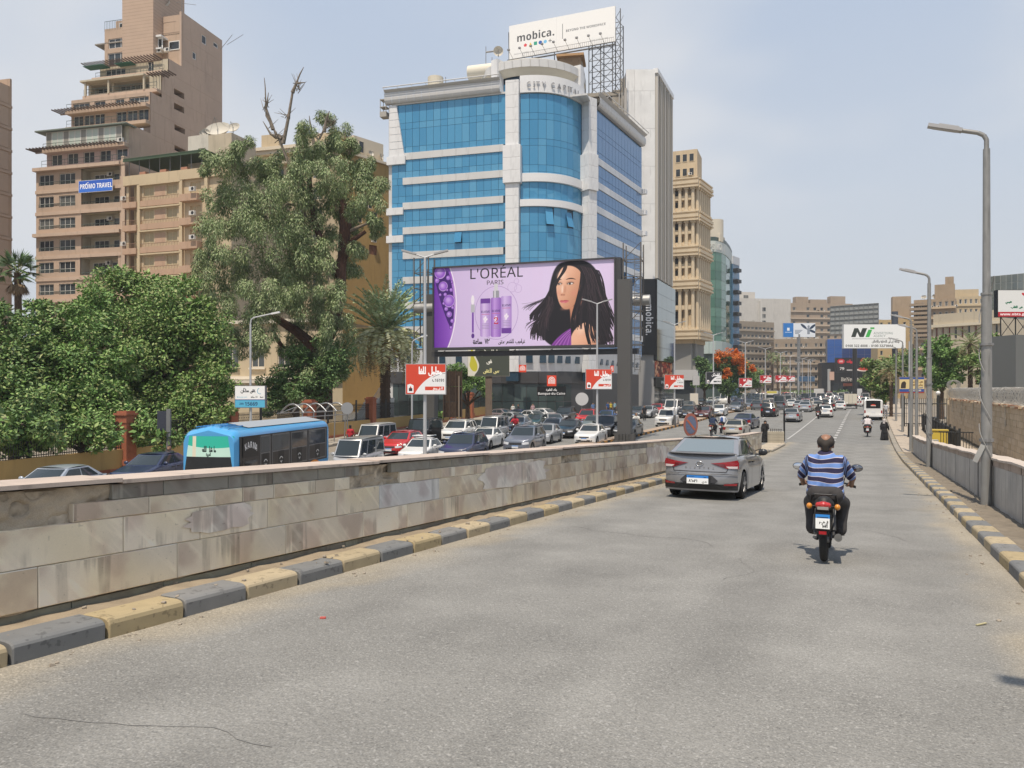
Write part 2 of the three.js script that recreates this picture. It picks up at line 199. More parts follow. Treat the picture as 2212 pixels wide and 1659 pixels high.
// ---------- stone parapet wall on the left of the ramp ----------
{
const S0=-2.4,S1=49.6,Hw=1.155,TH=0.44,wall=thing('parapet_wall','long parapet wall clad in dirty stone slabs with a pale coping','wall',[0,0,0]);
const stoneM=[[0.78,0.72,0.61],[0.72,0.66,0.55],[0.82,0.76,0.65],[0.74,0.68,0.57],[0.62,0.55,0.45]].map((c)=>M(c,0.62,{map:TX.stone}));
const paleM=M([0.66,0.67,0.68],0.7,{map:TX.stone}),slateM=M([0.27,0.265,0.24],0.6,{map:TX.stone}),plinthM=M([0.21,0.225,0.20],0.6,{map:TX.stone}),capM=M([0.62,0.52,0.45],0.7,{map:TX.concrete});
const rub=M([0.62,0.55,0.46],0.95,{map:TX.rubble,bumpMap:TX.rubbleBump,bumpScale:0.02});
const sl=(s)=>(rampY(s+0.2)-rampY(s-0.2))/0.4;
// core with a rough crumbled face where slabs are missing
const core=gridGeo(520,20,(a,b)=>{const s=lerp(S0,S1,a),y=rampY(s)+0.12+b*(Hw-0.14),n=fbm(s*3.2,b*5,5,1e6,151);return[WALL_T-0.045+0.09*(n-0.5)-0.07*smooth(0.56,0.7,fbm(s*2+30,b*3.4,4,1e6,155)),y,-s,s,y];});
core.index&&mesh('mortar_core',core,rub,wall);
{const m=new MB();for(let s=S0;s<S1;s+=1){const e=Math.min(S1,s+1),y0=rampY(s),y1=rampY(e),a=WALL_T-0.16,b=WALL_T-TH;m.quad([b,-0.6,-e],[b,-0.6,-s],[b,y0+Hw,-s],[b,y1+Hw,-e]);m.quad([a,y0+Hw-0.02,-s],[a,y1+Hw-0.02,-e],[b,y1+Hw-0.02,-e],[b,y0+Hw-0.02,-s]);}m.quad([WALL_T-0.03,0,-S1],[WALL_T-TH,0,-S1],[WALL_T-TH,rampY(S1)+Hw,-S1],[WALL_T-0.03,rampY(S1)+Hw,-S1]);m.mesh('back_face',M([0.5,0.46,0.40],0.85,{map:TX.stone}),wall);}
const gaps={slate:[[1.0,4.62],[8.2,8.9]],c3:[[1.0,4.25],[8.0,9.15],[15.4,16.65]]};
for(const[a,b,y0]of[[0.6,4.75,0.855],[7.9,9.25,0.86],[15.3,16.75,0.86]]){
const nx=Math.round((b-a)*46),g=gridGeo(nx,16,(p,q)=>{const s=lerp(a,b,p),yy=lerp(y0,y0>0.855?1.02:Hw-0.004,q),n=fbm(s*9,yy*11,5,1e6,181),n2=vnoise(s*22,yy*26,1e6,183),pit=smooth(0.6,0.72,fbm(s*3.4+8,yy*5,3,1e6,185));return[WALL_T-0.035+0.07*(n-0.5)+0.022*(n2-0.5)-0.07*pit,rampY(s)+yy,-s,s,yy];});mesh('crumbled_mortar',g,M([0.56,0.49,0.40],0.95,{map:TX.dirt}),wall);}
const inGap=(list,a,b)=>list.some(([p,q])=>a<q-0.05&&b>p+0.05);
const slab=(name,s0,s1,y0,y1,m,proud)=>{
const e=0.006,a=s0+0.004,b=s1-0.004,x=WALL_T+proud,x1=WALL_T-0.06,q=new MB(),P=(s,y,xx)=>[xx,rampY(s)+y,-s],U=rnd()*9;
const i=[P(a+e,y0+e,x),P(b-e,y0+e,x),P(b-e,y1-e,x),P(a+e,y1-e,x)],o=[P(a,y0,x-e),P(b,y0,x-e),P(b,y1,x-e),P(a,y1,x-e)],r=[P(a,y0,x1),P(b,y0,x1),P(b,y1,x1),P(a,y1,x1)];
q.quad(i[0],i[1],i[2],i[3],b-a,y1-y0,U,U*0.7);for(let k=0;k<4;k++){const n=(k+1)%4;q.quad(o[k],o[n],i[n],i[k]);q.quad(r[k],r[n],o[n],o[k]);}return q.mesh(name,m,wall);
};
const H0=0.2,H1=0.30,H2=0.62,H3=0.86,H4=1.06;
const run=(y0,y1,lo,hi,fn,list)=>{let s=S0;while(s<S1-0.2){const n=Math.min(S1,s+rr(lo,hi));let a=s,b=n;if(list)for(const[p,q]of list){if(a<p&&b>p)b=p;if(a>=p-0.01&&a<q){a=q;}}if(b>a+0.1&&!(list&&inGap(list,a,b)))fn(a,b);s=Math.max(b,a);if(s<n&&list&&!inGap(list,s,s+0.06))continue;}};
run(0.12,H0,0.9,1.9,(a,b)=>slab('plinth_stone',a,b,0.1,H0,plinthM,-0.02));
run(H0,H2,0.9,1.9,(a,b)=>slab('stone',a,b,H0+0.018,0.545,pick(stoneM),0.012+rr(-0.003,0.003)));
run(H2,H3,0.6,1.6,(a,b)=>slab('stone',a,b,0.549,0.86,rnd()<0.1&&a>4?paleM:pick(stoneM),0.010+rr(-0.003,0.003)));
run(H3,H4,0.34,0.9,(a,b)=>slab('stone',a,b,0.864,1.015,pick(stoneM),0.012+rr(-0.004,0.004)),gaps.c3);
run(H4,Hw,0.5,1.2,(a,b)=>slab(a>22?'stone':'slate',a,b,1.019,Hw-0.004,a>22?pick(stoneM):slateM,0.008),gaps.slate);
// pale coping slabs, stepped a little at the joints
let s=S0,k=0;const steps=[2.35,4.7,8.6,11.9,15.4,19.6,24,29,34,39,44,S1+0.03];
for(const e of steps){const q=new MB(),dy=(k++%2)*0.012+rr(0,0.006),y0=rampY(s)+Hw+dy,y1=rampY(e)+Hw+dy,a=WALL_T+0.045,b=WALL_T-TH-0.05,h=0.035,A=-s+0.0,B=-e+0.004;q.quad([a,y0,A],[a,y1,B],[a,y1+h,B],[a,y0+h,A],e-s,h);q.quad([b,y1,B],[b,y0,A],[b,y0+h,A],[b,y1+h,B],e-s,h);q.quad([a,y0+h,A],[a,y1+h,B],[b,y1+h,B],[b,y0+h,A],e-s,a-b,s,0);q.quad([b,y0,A],[b,y1,B],[a,y1,B],[a,y0,A]);q.quad([b,y0,A],[a,y0,A],[a,y0+h,A],[b,y0+h,A]);q.quad([a,y1,B],[b,y1,B],[b,y1+h,B],[a,y1+h,B]);q.mesh('coping_slab',capM,wall);s=e;}
for(let i=0;i<4;i++)addBox('end_slab',stoneM[i%3],wall,WALL_T-0.02-i*0.105,WALL_T-0.12-i*0.105,0.08,rampY(S1)+Hw-0.05,-S1-0.04,-S1-0.003);
// pale patches of overpainted scribbles: thin flaking whitewash with an outline of its own
const patch=(s0,s1,y0,y1,m)=>{const sh=[],n=26;for(let i=0;i<n;i++){const a=i/n*Math.PI*2,cx=Math.cos(a),sy=Math.sin(a),sq=1/Math.max(Math.abs(cx),Math.abs(sy)),r=lerp(1,sq,0.6)*(0.82+0.3*hash(i,Math.round(s0*10),3));sh.push([(s0+s1)/2+cx*r*(s1-s0)/2,(y0+y1)/2+sy*r*(y1-y0)/2]);}const q=new MB(),C=[(s0+s1)/2,(y0+y1)/2],P=([ss,y])=>[WALL_T+0.021,rampY(ss)+clamp(y,0.25,1.1),-ss];for(let i=0;i<n;i++){const a=sh[i],b=sh[(i+1)%n];q.tri(P(C),P(a),P(b),C,a,b);}q.mesh('whitewash_patch',m,wall);};
const wash=M([0.78,0.75,0.70],0.8,{map:TX.stone});patch(11.6,14.6,0.55,0.98,wash);patch(5.4,6.3,0.6,0.86,wash);patch(22.4,25.2,0.5,1.06,wash);
}
// ---------- grey panel barrier on the right of the ramp ----------
{
const S0=2,S1=51.2,o=thing('panel_barrier','barrier of grey upright panels with a broken pinkish coping','barrier',[0,0,0]);
const pm=[[0.47,0.455,0.43],[0.43,0.42,0.40],[0.50,0.485,0.455]].map((c)=>M(c,0.55,{map:TX.metal})),mort=M([0.46,0.38,0.33],0.9,{map:TX.concrete}),cap=M([0.64,0.56,0.49],0.8,{map:TX.concrete});
let s=S0,i=0;while(s<S1){const e=Math.min(S1,s+rr(0.55,1.05)),gapHere=s>21.2&&s<22.0;const q=new MB(),x=RB_T+rr(-0.008,0.008),P=(ss,y,xx)=>[xx,rampY(ss)+y,-ss],a=s+(gapHere?0.22:0.006),b=e-0.006;q.quad(P(b,0.1,x),P(a,0.1,x),P(a,0.98,x),P(b,0.98,x),b-a,0.88,rnd()*5,rnd());q.quad(P(a,0.1,x),P(a,0.1,x+0.03),P(a,0.98,x+0.03),P(a,0.98,x));q.quad(P(b,0.1,x+0.03),P(b,0.1,x),P(b,0.98,x),P(b,0.98,x+0.03));q.mesh('panel',pm[i++%3],o);s=e;}
const q=new MB(),c2=new MB();for(let s=S0;s<S1;s+=0.6){const e=Math.min(S1,s+0.6),P=(ss,y,x)=>[x,rampY(ss)+y,-ss];const j=0.012*hash(Math.round(s*10),5);for(const[y0,y1,x0,x1,w]of[[0.0,0.985,RB_T+0.04,RB_T+0.3,q],[0.985,1.12,RB_T-0.004-j,RB_T+0.3,q]]){w.quad(P(e,y0,x0),P(s,y0,x0),P(s,y1,x0),P(e,y1,x0),0.6,y1-y0,s,0);w.quad(P(s,y0,x1),P(e,y0,x1),P(e,y1,x1),P(s,y1,x1));}}
q.mesh('mortar_bed',mort,o);
let a=S0;for(const e of[7,12,18.2,24,31,36.4,42,47,S1]){const w=new MB();for(let s2=a;s2<e-0.01;s2+=0.5){const s3=Math.min(e,s2+0.5),P=(ss,y,x)=>[x,rampY(ss)+y+(ss>=e-0.01||ss<=a+0.01?0:0.012*Math.sin(ss*2)),-ss],j0=0.03*hash(Math.round(s2*2),9),j1=0.03*hash(Math.round(s3*2),9),x0=RB_T-0.05,x1=RB_T+0.34;w.quad(P(s2,1.165,x1),P(s3,1.165,x1),P(s3,1.165,x0-j1),P(s2,1.165,x0-j0),0.5,0.4,s2,0);w.quad(P(s3,1.122,x0-j1),P(s2,1.122,x0-j0),P(s2,1.165,x0-j0),P(s3,1.165,x0-j1),0.5,0.04,s2,0);w.quad(P(s2,1.122,x1),P(s3,1.122,x1),P(s3,1.165,x1),P(s2,1.165,x1));w.quad(P(s2,1.122,x0-j0),P(s3,1.122,x0-j1),P(s3,1.122,x1),P(s2,1.122,x1));}w.mesh('coping_slab',cap,o);a=e;}
}
// ================= a small stroke alphabet for the Arabic lettering on signs =================
const ARABIC=(()=>{
const circ=(x,y,r,a0=0)=>Array.from({length:13},(_,i)=>[x+r*Math.cos(a0+i/12*6.283),y+r*Math.sin(a0+i/12*6.283)]);
const tooth=(h=0.3)=>[[[0,0],[-0.1,0],[-0.12,-h],[-0.12,0],[-0.26,0]]],boat=[[[0,-0.26],[-0.04,-0.02],[-0.3,0.04],[-0.56,0],[-0.62,-0.2]]],bowl=[[[0,-0.24],[-0.02,0.1],[-0.2,0.26],[-0.42,0.2],[-0.5,-0.04]]],yaF=[[[0,0],[-0.08,-0.16],[-0.2,-0.14],[-0.14,0.02],[-0.04,0.12],[-0.2,0.27],[-0.44,0.22],[-0.5,0.02]]];
const d1=(y,x=-0.12)=>[[x,y]],d2=(y,x=-0.12)=>[[x-0.09,y],[x+0.09,y]],d3=(y,x=-0.2)=>[[x-0.1,y],[x+0.1,y],[x,y-0.14]];
const hah=[[[-0.02,-0.26],[-0.2,-0.2],[-0.36,-0.24],[-0.1,0],[-0.5,0]]],hahF=[[[-0.02,-0.3],[-0.3,-0.28],[-0.12,-0.05],[-0.2,0.25],[-0.5,0.22]]],sin=[[[0,0],[-0.04,-0.22],[-0.06,0],[-0.2,0],[-0.22,-0.22],[-0.24,0],[-0.38,0],[-0.4,-0.24],[-0.42,0],[-0.56,0]]],sinF=[[[0,-0.2],[-0.04,0],[-0.16,0],[-0.18,-0.2],[-0.2,0],[-0.32,0],[-0.34,-0.2],[-0.37,0.16],[-0.54,0.25],[-0.72,0.12],[-0.74,-0.1]]],sad=[[[0,0],[-0.1,-0.2],[-0.3,-0.3],[-0.42,-0.16],[-0.34,0],[0,0],[-0.46,0],[-0.48,-0.18],[-0.5,0],[-0.6,0]]],lam=[[[0,0],[-0.1,0],[-0.11,-0.74],[-0.11,0],[-0.24,0]]],lamF=[[[-0.06,-0.74],[-0.06,0.06],[-0.2,0.24],[-0.42,0.18],[-0.48,-0.04]]],loopI=[[[0,0],[-0.3,0]],circ(-0.14,-0.17,0.12)],kaf=[[[0,0],[-0.3,0],[-0.02,-0.42],[-0.3,-0.72]],[[-0.3,0],[-0.4,0]]],kafF=[[[-0.02,-0.74],[-0.06,-0.02],[-0.5,0.02],[-0.54,-0.2]],[[-0.34,-0.34],[-0.2,-0.4],[-0.34,-0.22],[-0.2,-0.24]]],alef=[[[-0.1,-0.72],[-0.1,0]]],mimI=[[[0,0],[-0.3,0]],circ(-0.15,-0.04,0.11)],mimF=[circ(-0.12,-0.04,0.11),[[-0.2,0],[-0.26,0.35]]],ain=[[[-0.04,-0.34],[-0.2,-0.38],[-0.24,-0.2],[-0.1,-0.04],[-0.4,0]]],ainM=[[[0,0],[-0.14,-0.02],[-0.26,-0.26],[-0.06,-0.26],[-0.16,-0.02],[-0.32,0]]],ta=[[[0,0],[-0.1,-0.18],[-0.3,-0.28],[-0.42,-0.14],[-0.34,0],[0,0],[-0.5,0]],[[-0.12,-0.74],[-0.12,-0.02]]];
const A={
'ا':[0,0,0,alef,0.22,[]],'أ':[0,0,0,alef,0.22,d1(-0.9,-0.1)],'إ':[0,0,0,alef,0.22,d1(0.22,-0.1)],'آ':[0,0,0,[...alef,[[0.0,-0.86],[-0.2,-0.9]]],0.24,[]],
'ب':[tooth(),0.26,d1(0.22),boat,0.68,d1(0.26,-0.3)],'ت':[tooth(),0.26,d2(-0.48),boat,0.68,d2(-0.34,-0.3)],'ث':[tooth(),0.26,d3(-0.46,-0.12),boat,0.68,d3(-0.34,-0.3)],'ن':[tooth(),0.26,d1(-0.48),bowl,0.56,d1(-0.3,-0.25)],'ي':[tooth(),0.26,d2(0.22),yaF,0.56,d2(0.48,-0.25)],'ى':[tooth(),0.26,[],yaF,0.56,[]],'ة':[0,0,0,[circ(-0.16,-0.16,0.14)],0.34,d2(-0.5,-0.16)],'ه':[[[[0,0],[-0.36,0]],circ(-0.18,-0.14,0.15),circ(-0.18,-0.02,0.08)],0.36,[],[circ(-0.16,-0.16,0.14)],0.34,[]],
'م':[mimI,0.3,[],mimF,0.34,[]],'ع':[ain,0.4,[],[[...ain[0].slice(0,4),[-0.06,0.2],[-0.24,0.3],[-0.44,0.2]]],0.48,[]],'ل':[lam,0.24,[],lamF,0.52,[]],'ف':[loopI,0.3,d1(-0.46,-0.14),[circ(-0.12,-0.2,0.11),[[-0.02,-0.14],[-0.1,0],[-0.56,0.02],[-0.62,-0.18]]],0.68,d1(-0.48,-0.12)],'ق':[loopI,0.3,d2(-0.46,-0.14),[circ(-0.12,-0.18,0.11),[[-0.02,-0.12],[-0.06,0.18],[-0.3,0.28],[-0.48,0.04]]],0.54,d2(-0.46,-0.12)],'ر':[0,0,0,[[[0,-0.18],[-0.04,0.06],[-0.24,0.24]]],0.26,[]],'ز':[0,0,0,[[[0,-0.18],[-0.04,0.06],[-0.24,0.24]]],0.26,d1(-0.36,-0.05)],'و':[0,0,0,[circ(-0.13,-0.12,0.11),[[-0.02,-0.1],[-0.08,0.12],[-0.28,0.24]]],0.32,[]],'د':[0,0,0,[[[-0.1,-0.42],[-0.24,-0.16],[-0.22,0],[0,0]]],0.32,[]],'ذ':[0,0,0,[[[-0.1,-0.42],[-0.24,-0.16],[-0.22,0],[0,0]]],0.32,d1(-0.58,-0.12)],'س':[sin,0.56,[],sinF,0.8,[]],'ش':[sin,0.56,d3(-0.42,-0.24),sinF,0.8,d3(-0.4,-0.2)],'ص':[sad,0.6,[],[[...sad[0].slice(0,7),[-0.5,0.16],[-0.7,0.22],[-0.86,0]]],0.9,[]],'ط':[ta,0.5,[],ta,0.52,[]],'ك':[kaf,0.4,[],kafF,0.6,[]],'ح':[hah,0.5,[],hahF,0.54,[]],'خ':[hah,0.5,d1(-0.46,-0.2),hahF,0.54,d1(-0.5,-0.2)],'ج':[hah,0.5,d1(0.2,-0.26),hahF,0.54,d1(0.05,-0.34)],
'١':[0,0,0,[[[-0.1,-0.7],[-0.14,0]]],0.26,[]],'٢':[0,0,0,[[[-0.34,-0.66],[-0.3,-0.48],[-0.06,-0.5],[-0.04,-0.68]],[[-0.34,-0.66],[-0.3,0]]],0.42,[]],'٣':[0,0,0,[[[-0.4,-0.7],[-0.36,-0.52],[-0.24,-0.54],[-0.22,-0.68],[-0.2,-0.54],[-0.06,-0.54],[-0.04,-0.7]],[[-0.4,-0.7],[-0.34,0]]],0.48,[]],'٤':[0,0,0,[[[-0.06,-0.7],[-0.32,-0.6],[-0.12,-0.42],[-0.34,-0.2],[-0.06,0]]],0.42,[]],'٥':[0,0,0,[circ(-0.18,-0.24,0.16)],0.4,[]],'٦':[0,0,0,[[[-0.34,-0.68],[-0.08,-0.64],[-0.08,0]]],0.42,[]],'٧':[0,0,0,[[[-0.36,-0.7],[-0.2,0],[-0.04,-0.7]]],0.42,[]],'٨':[0,0,0,[[[-0.36,0],[-0.2,-0.7],[-0.04,0]]],0.42,[]],'.':[0,0,0,[],0.16,d1(-0.02,-0.08)],' ':[0,0,0,[],0.28,[]],
};
return(c,text,x,y,size,color='#000',lw=size*0.12,maxW=1e9,center=0)=>{
text=text.replace(/[٠-٩]+/g,(m)=>[...m].reverse().join(''));const ch=[...text],items=[];let w=0,prevJoin=false;
ch.forEach((k,i)=>{const L=A[k]??A[' '],nx=ch[i+1],canJoin=L[0]&&nx&&nx!==' '&&A[nx]&&!/[٠-٩.]/.test(nx);let st=canJoin?L[0]:L[3],adv=canJoin?L[1]:L[4],dt=canJoin?L[2]:L[5];if(k==='ع'&&prevJoin){st=canJoin?ainM:st;adv=canJoin?0.32:adv;}if(prevJoin&&!canJoin){st=[[[0.03,0],[-0.1,0]],...st];}items.push([st,dt,w]);w+=adv;prevJoin=!!canJoin;});
const sc=Math.min(1,maxW/(w*size));c.save();c.translate(x,y);c.scale(sc,1);if(center)c.translate(w*size/2,0);c.strokeStyle=c.fillStyle=color;c.lineWidth=lw;c.lineCap='round';c.lineJoin='round';
for(const[st,dt,off]of items){const X=-off*size;for(const s of st){c.beginPath();s.forEach(([px,py],i)=>(i?c.lineTo(X+px*size,py*size):c.moveTo(X+px*size,py*size)));c.stroke();}for(const[px,py]of dt)c.fillRect(X+px*size-lw*0.5,py*size-lw*0.5,lw,lw);}
c.restore();return w*size*sc;
};
})();
// ================= buildings =================
const{FontLoader}=await import('three/addons/loaders/FontLoader.js');
const{TextGeometry}=await import('three/addons/geometries/TextGeometry.js');
const font=await new FontLoader().loadAsync('fonts/droid/droid_sans_bold.typeface.json'),fontR=await new FontLoader().loadAsync('fonts/droid/droid_sans_regular.typeface.json');
function frameOf(g){g.updateMatrixWorld(true);const inv=g.matrixWorld.clone().invert(),O=V3(0,YC,0).applyMatrix4(inv);const ray=(u,v)=>pt(u,v,1).applyMatrix4(inv).sub(O);
return{loc:(u,v,z0=0)=>{const r=ray(u,v),k=(z0-O.z)/r.z;return[O.x+r.x*k,O.y+r.y*k];},side:(u,v,x0)=>{const r=ray(u,v),k=(x0-O.x)/r.x;return[O.z+r.z*k,O.y+r.y*k];},wl:(p)=>p.clone().applyMatrix4(inv)};}
function bld(name,label,uA,dA,uB,dB,cat='building',group){const A=pt(uA,840,dA),Bp=pt(uB,840,dB);const g=thing(name,label,cat,[A.x,0,A.z],Math.atan2(-(Bp.z-A.z),Bp.x-A.x),group);const f=frameOf(g);f.g=g;f.L=Math.hypot(Bp.x-A.x,Bp.z-A.z);return f;}
// wall rectangle x0..x1, y0..y1 at depth z with recessed rectangular openings [[x0,x1,y0,y1],...]
function wallHoles(mb,x0,x1,y0,y1,z,holes,dep=0.22){
const xs=[...new Set([x0,x1,...holes.flatMap((h)=>[h[0],h[1]])])].filter((q)=>q>=x0&&q<=x1).sort((a,b)=>a-b),ys=[...new Set([y0,y1,...holes.flatMap((h)=>[h[2],h[3]])])].filter((q)=>q>=y0&&q<=y1).sort((a,b)=>a-b);
for(let j=0;j+1<ys.length;j++){let st=null;for(let i=0;i+1<xs.length;i++){const cx=(xs[i]+xs[i+1])/2,cy=(ys[j]+ys[j+1])/2,hole=holes.some((h)=>cx>h[0]&&cx<h[1]&&cy>h[2]&&cy<h[3]);if(!hole&&st===null)st=xs[i];if((hole||i+2===xs.length)&&st!==null){const e=hole?xs[i]:xs[i+1];mb.quad([st,ys[j],z],[e,ys[j],z],[e,ys[j+1],z],[st,ys[j+1],z],e-st,ys[j+1]-ys[j],st,ys[j]);st=null;}}}
for(const[a,b,c,d]of holes){mb.quad([a,c,z],[b,c,z],[b,c,z-dep],[a,c,z-dep]);mb.quad([a,d,z-dep],[b,d,z-dep],[b,d,z],[a,d,z]);mb.quad([a,c,z],[a,c,z-dep],[a,d,z-dep],[a,d,z]);mb.quad([b,c,z-dep],[b,c,z],[b,d,z],[b,d,z-dep]);}
}
const WG=[[0.045,0.055,0.062],[0.03,0.035,0.04],[0.075,0.085,0.09],[0.12,0.125,0.12]].map((c)=>M(c,0.08)),FR=M([0.62,0.60,0.55],0.6),SHUT=M([0.52,0.43,0.27],0.75,{map:dataTex(128,(x,y)=>(mod(y*16,1)<0.25?0.55:0.95),1.2,true)}),CURT=M([0.50,0.47,0.40],0.9);
const winGeoCache=new Map();
function windowAt(parent,x0,x1,y0,y1,z,n=2,fm=FR,gm=pick(WG),fr=0.06,name='window',hbar=0){
const w=x1-x0,h=y1-y0,key=[w,h,n,fr,hbar].map((q)=>q.toFixed(2)).join();let c=winGeoCache.get(key);
if(!c){const m=new MB();m.box(0,h/2-fr/2,0,w,fr,0.06);m.box(0,-h/2+fr/2,0,w,fr,0.06);for(let i=0;i<=n;i++)m.box(-w/2+fr/2+(w-fr)*i/n,0,0,fr,h-2*fr,0.05);if(hbar)m.box(0,-h/2+h*hbar,0.004,w,fr*0.8,0.055);c=[m.build(),boxGeo(w-fr,h-fr,0.02)];winGeoCache.set(key,c);}
const f=mesh(name,c[0],fm,parent,[(x0+x1)/2,(y0+y1)/2,z]);mesh('pane',c[1],gm,f,[0,0,-0.012]);return f;
}
const acGeo=(()=>{const m=new MB();m.box(0,0,0,0.85,0.55,0.32);return m.build();})(),acFan=(()=>{const m=new MB();m.cyl([0.12,0,0.16],[0.12,0,0.175],0.21,0.21,14);return m.build();})();
function acUnit(parent,x,y,z,ry=0){const a=mesh('air_conditioner',acGeo,M([0.6,0.58,0.54],0.6),parent,[x,y,z],[0,ry,0]);mesh('fan_grille',acFan,MT.dark,a);return a;}
function dish(parent,x,y,z,r,ry=0.6,tilt=-0.7){const g=new THREE.SphereGeometry(r*1.25,14,5,0,Math.PI*2,0,0.92);g.translate(0,-r*0.76,0);g.scale(1,-1,1);g.computeVertexNormals();const d=mesh('satellite_dish',g,M([0.55,0.52,0.45],0.7,{side:THREE.DoubleSide}),parent,[x,y,z]);d.rotation.set(tilt+Math.PI/2,ry,0,'YXZ');const m=new MB();m.cyl([0,0,0],[0,r*0.9,0],0.03,0.03,5);for(const a of[0,2.1,4.2])m.cyl([Math.cos(a)*r*0.8,0.1,Math.sin(a)*r*0.8],[0,r*0.95,0],0.02,0.02,4);m.mesh('feed_arm',MT.steel,d);const q=new MB();q.cyl([x,y-r*1.2,z],[x,y,z],0.05,0.05,6);q.mesh('dish_post',MT.steel,parent);return d;}
function railing(parent,pts,h,m,step=0.22,name='railing',bars=true){const q=new MB();for(let i=0;i+1<pts.length;i++){const[a,b]=[pts[i],pts[i+1]],L=Math.hypot(b[0]-a[0],b[2]-a[2]);q.cyl([a[0],a[1]+h,a[2]],[b[0],b[1]+h,b[2]],0.035,0.035,5);if(!bars)q.cyl([a[0],a[1]+h*0.5,a[2]],[b[0],b[1]+h*0.5,b[2]],0.025,0.025,4);const n=Math.max(1,Math.round(L/(bars?step:2)));for(let k=0;k<=n;k++){const x=lerp(a[0],b[0],k/n),z=lerp(a[2],b[2],k/n),y=lerp(a[1],b[1],k/n);q.box(x,y+h/2,z,0.03,h,0.03);}}return q.mesh(name,m,parent);}
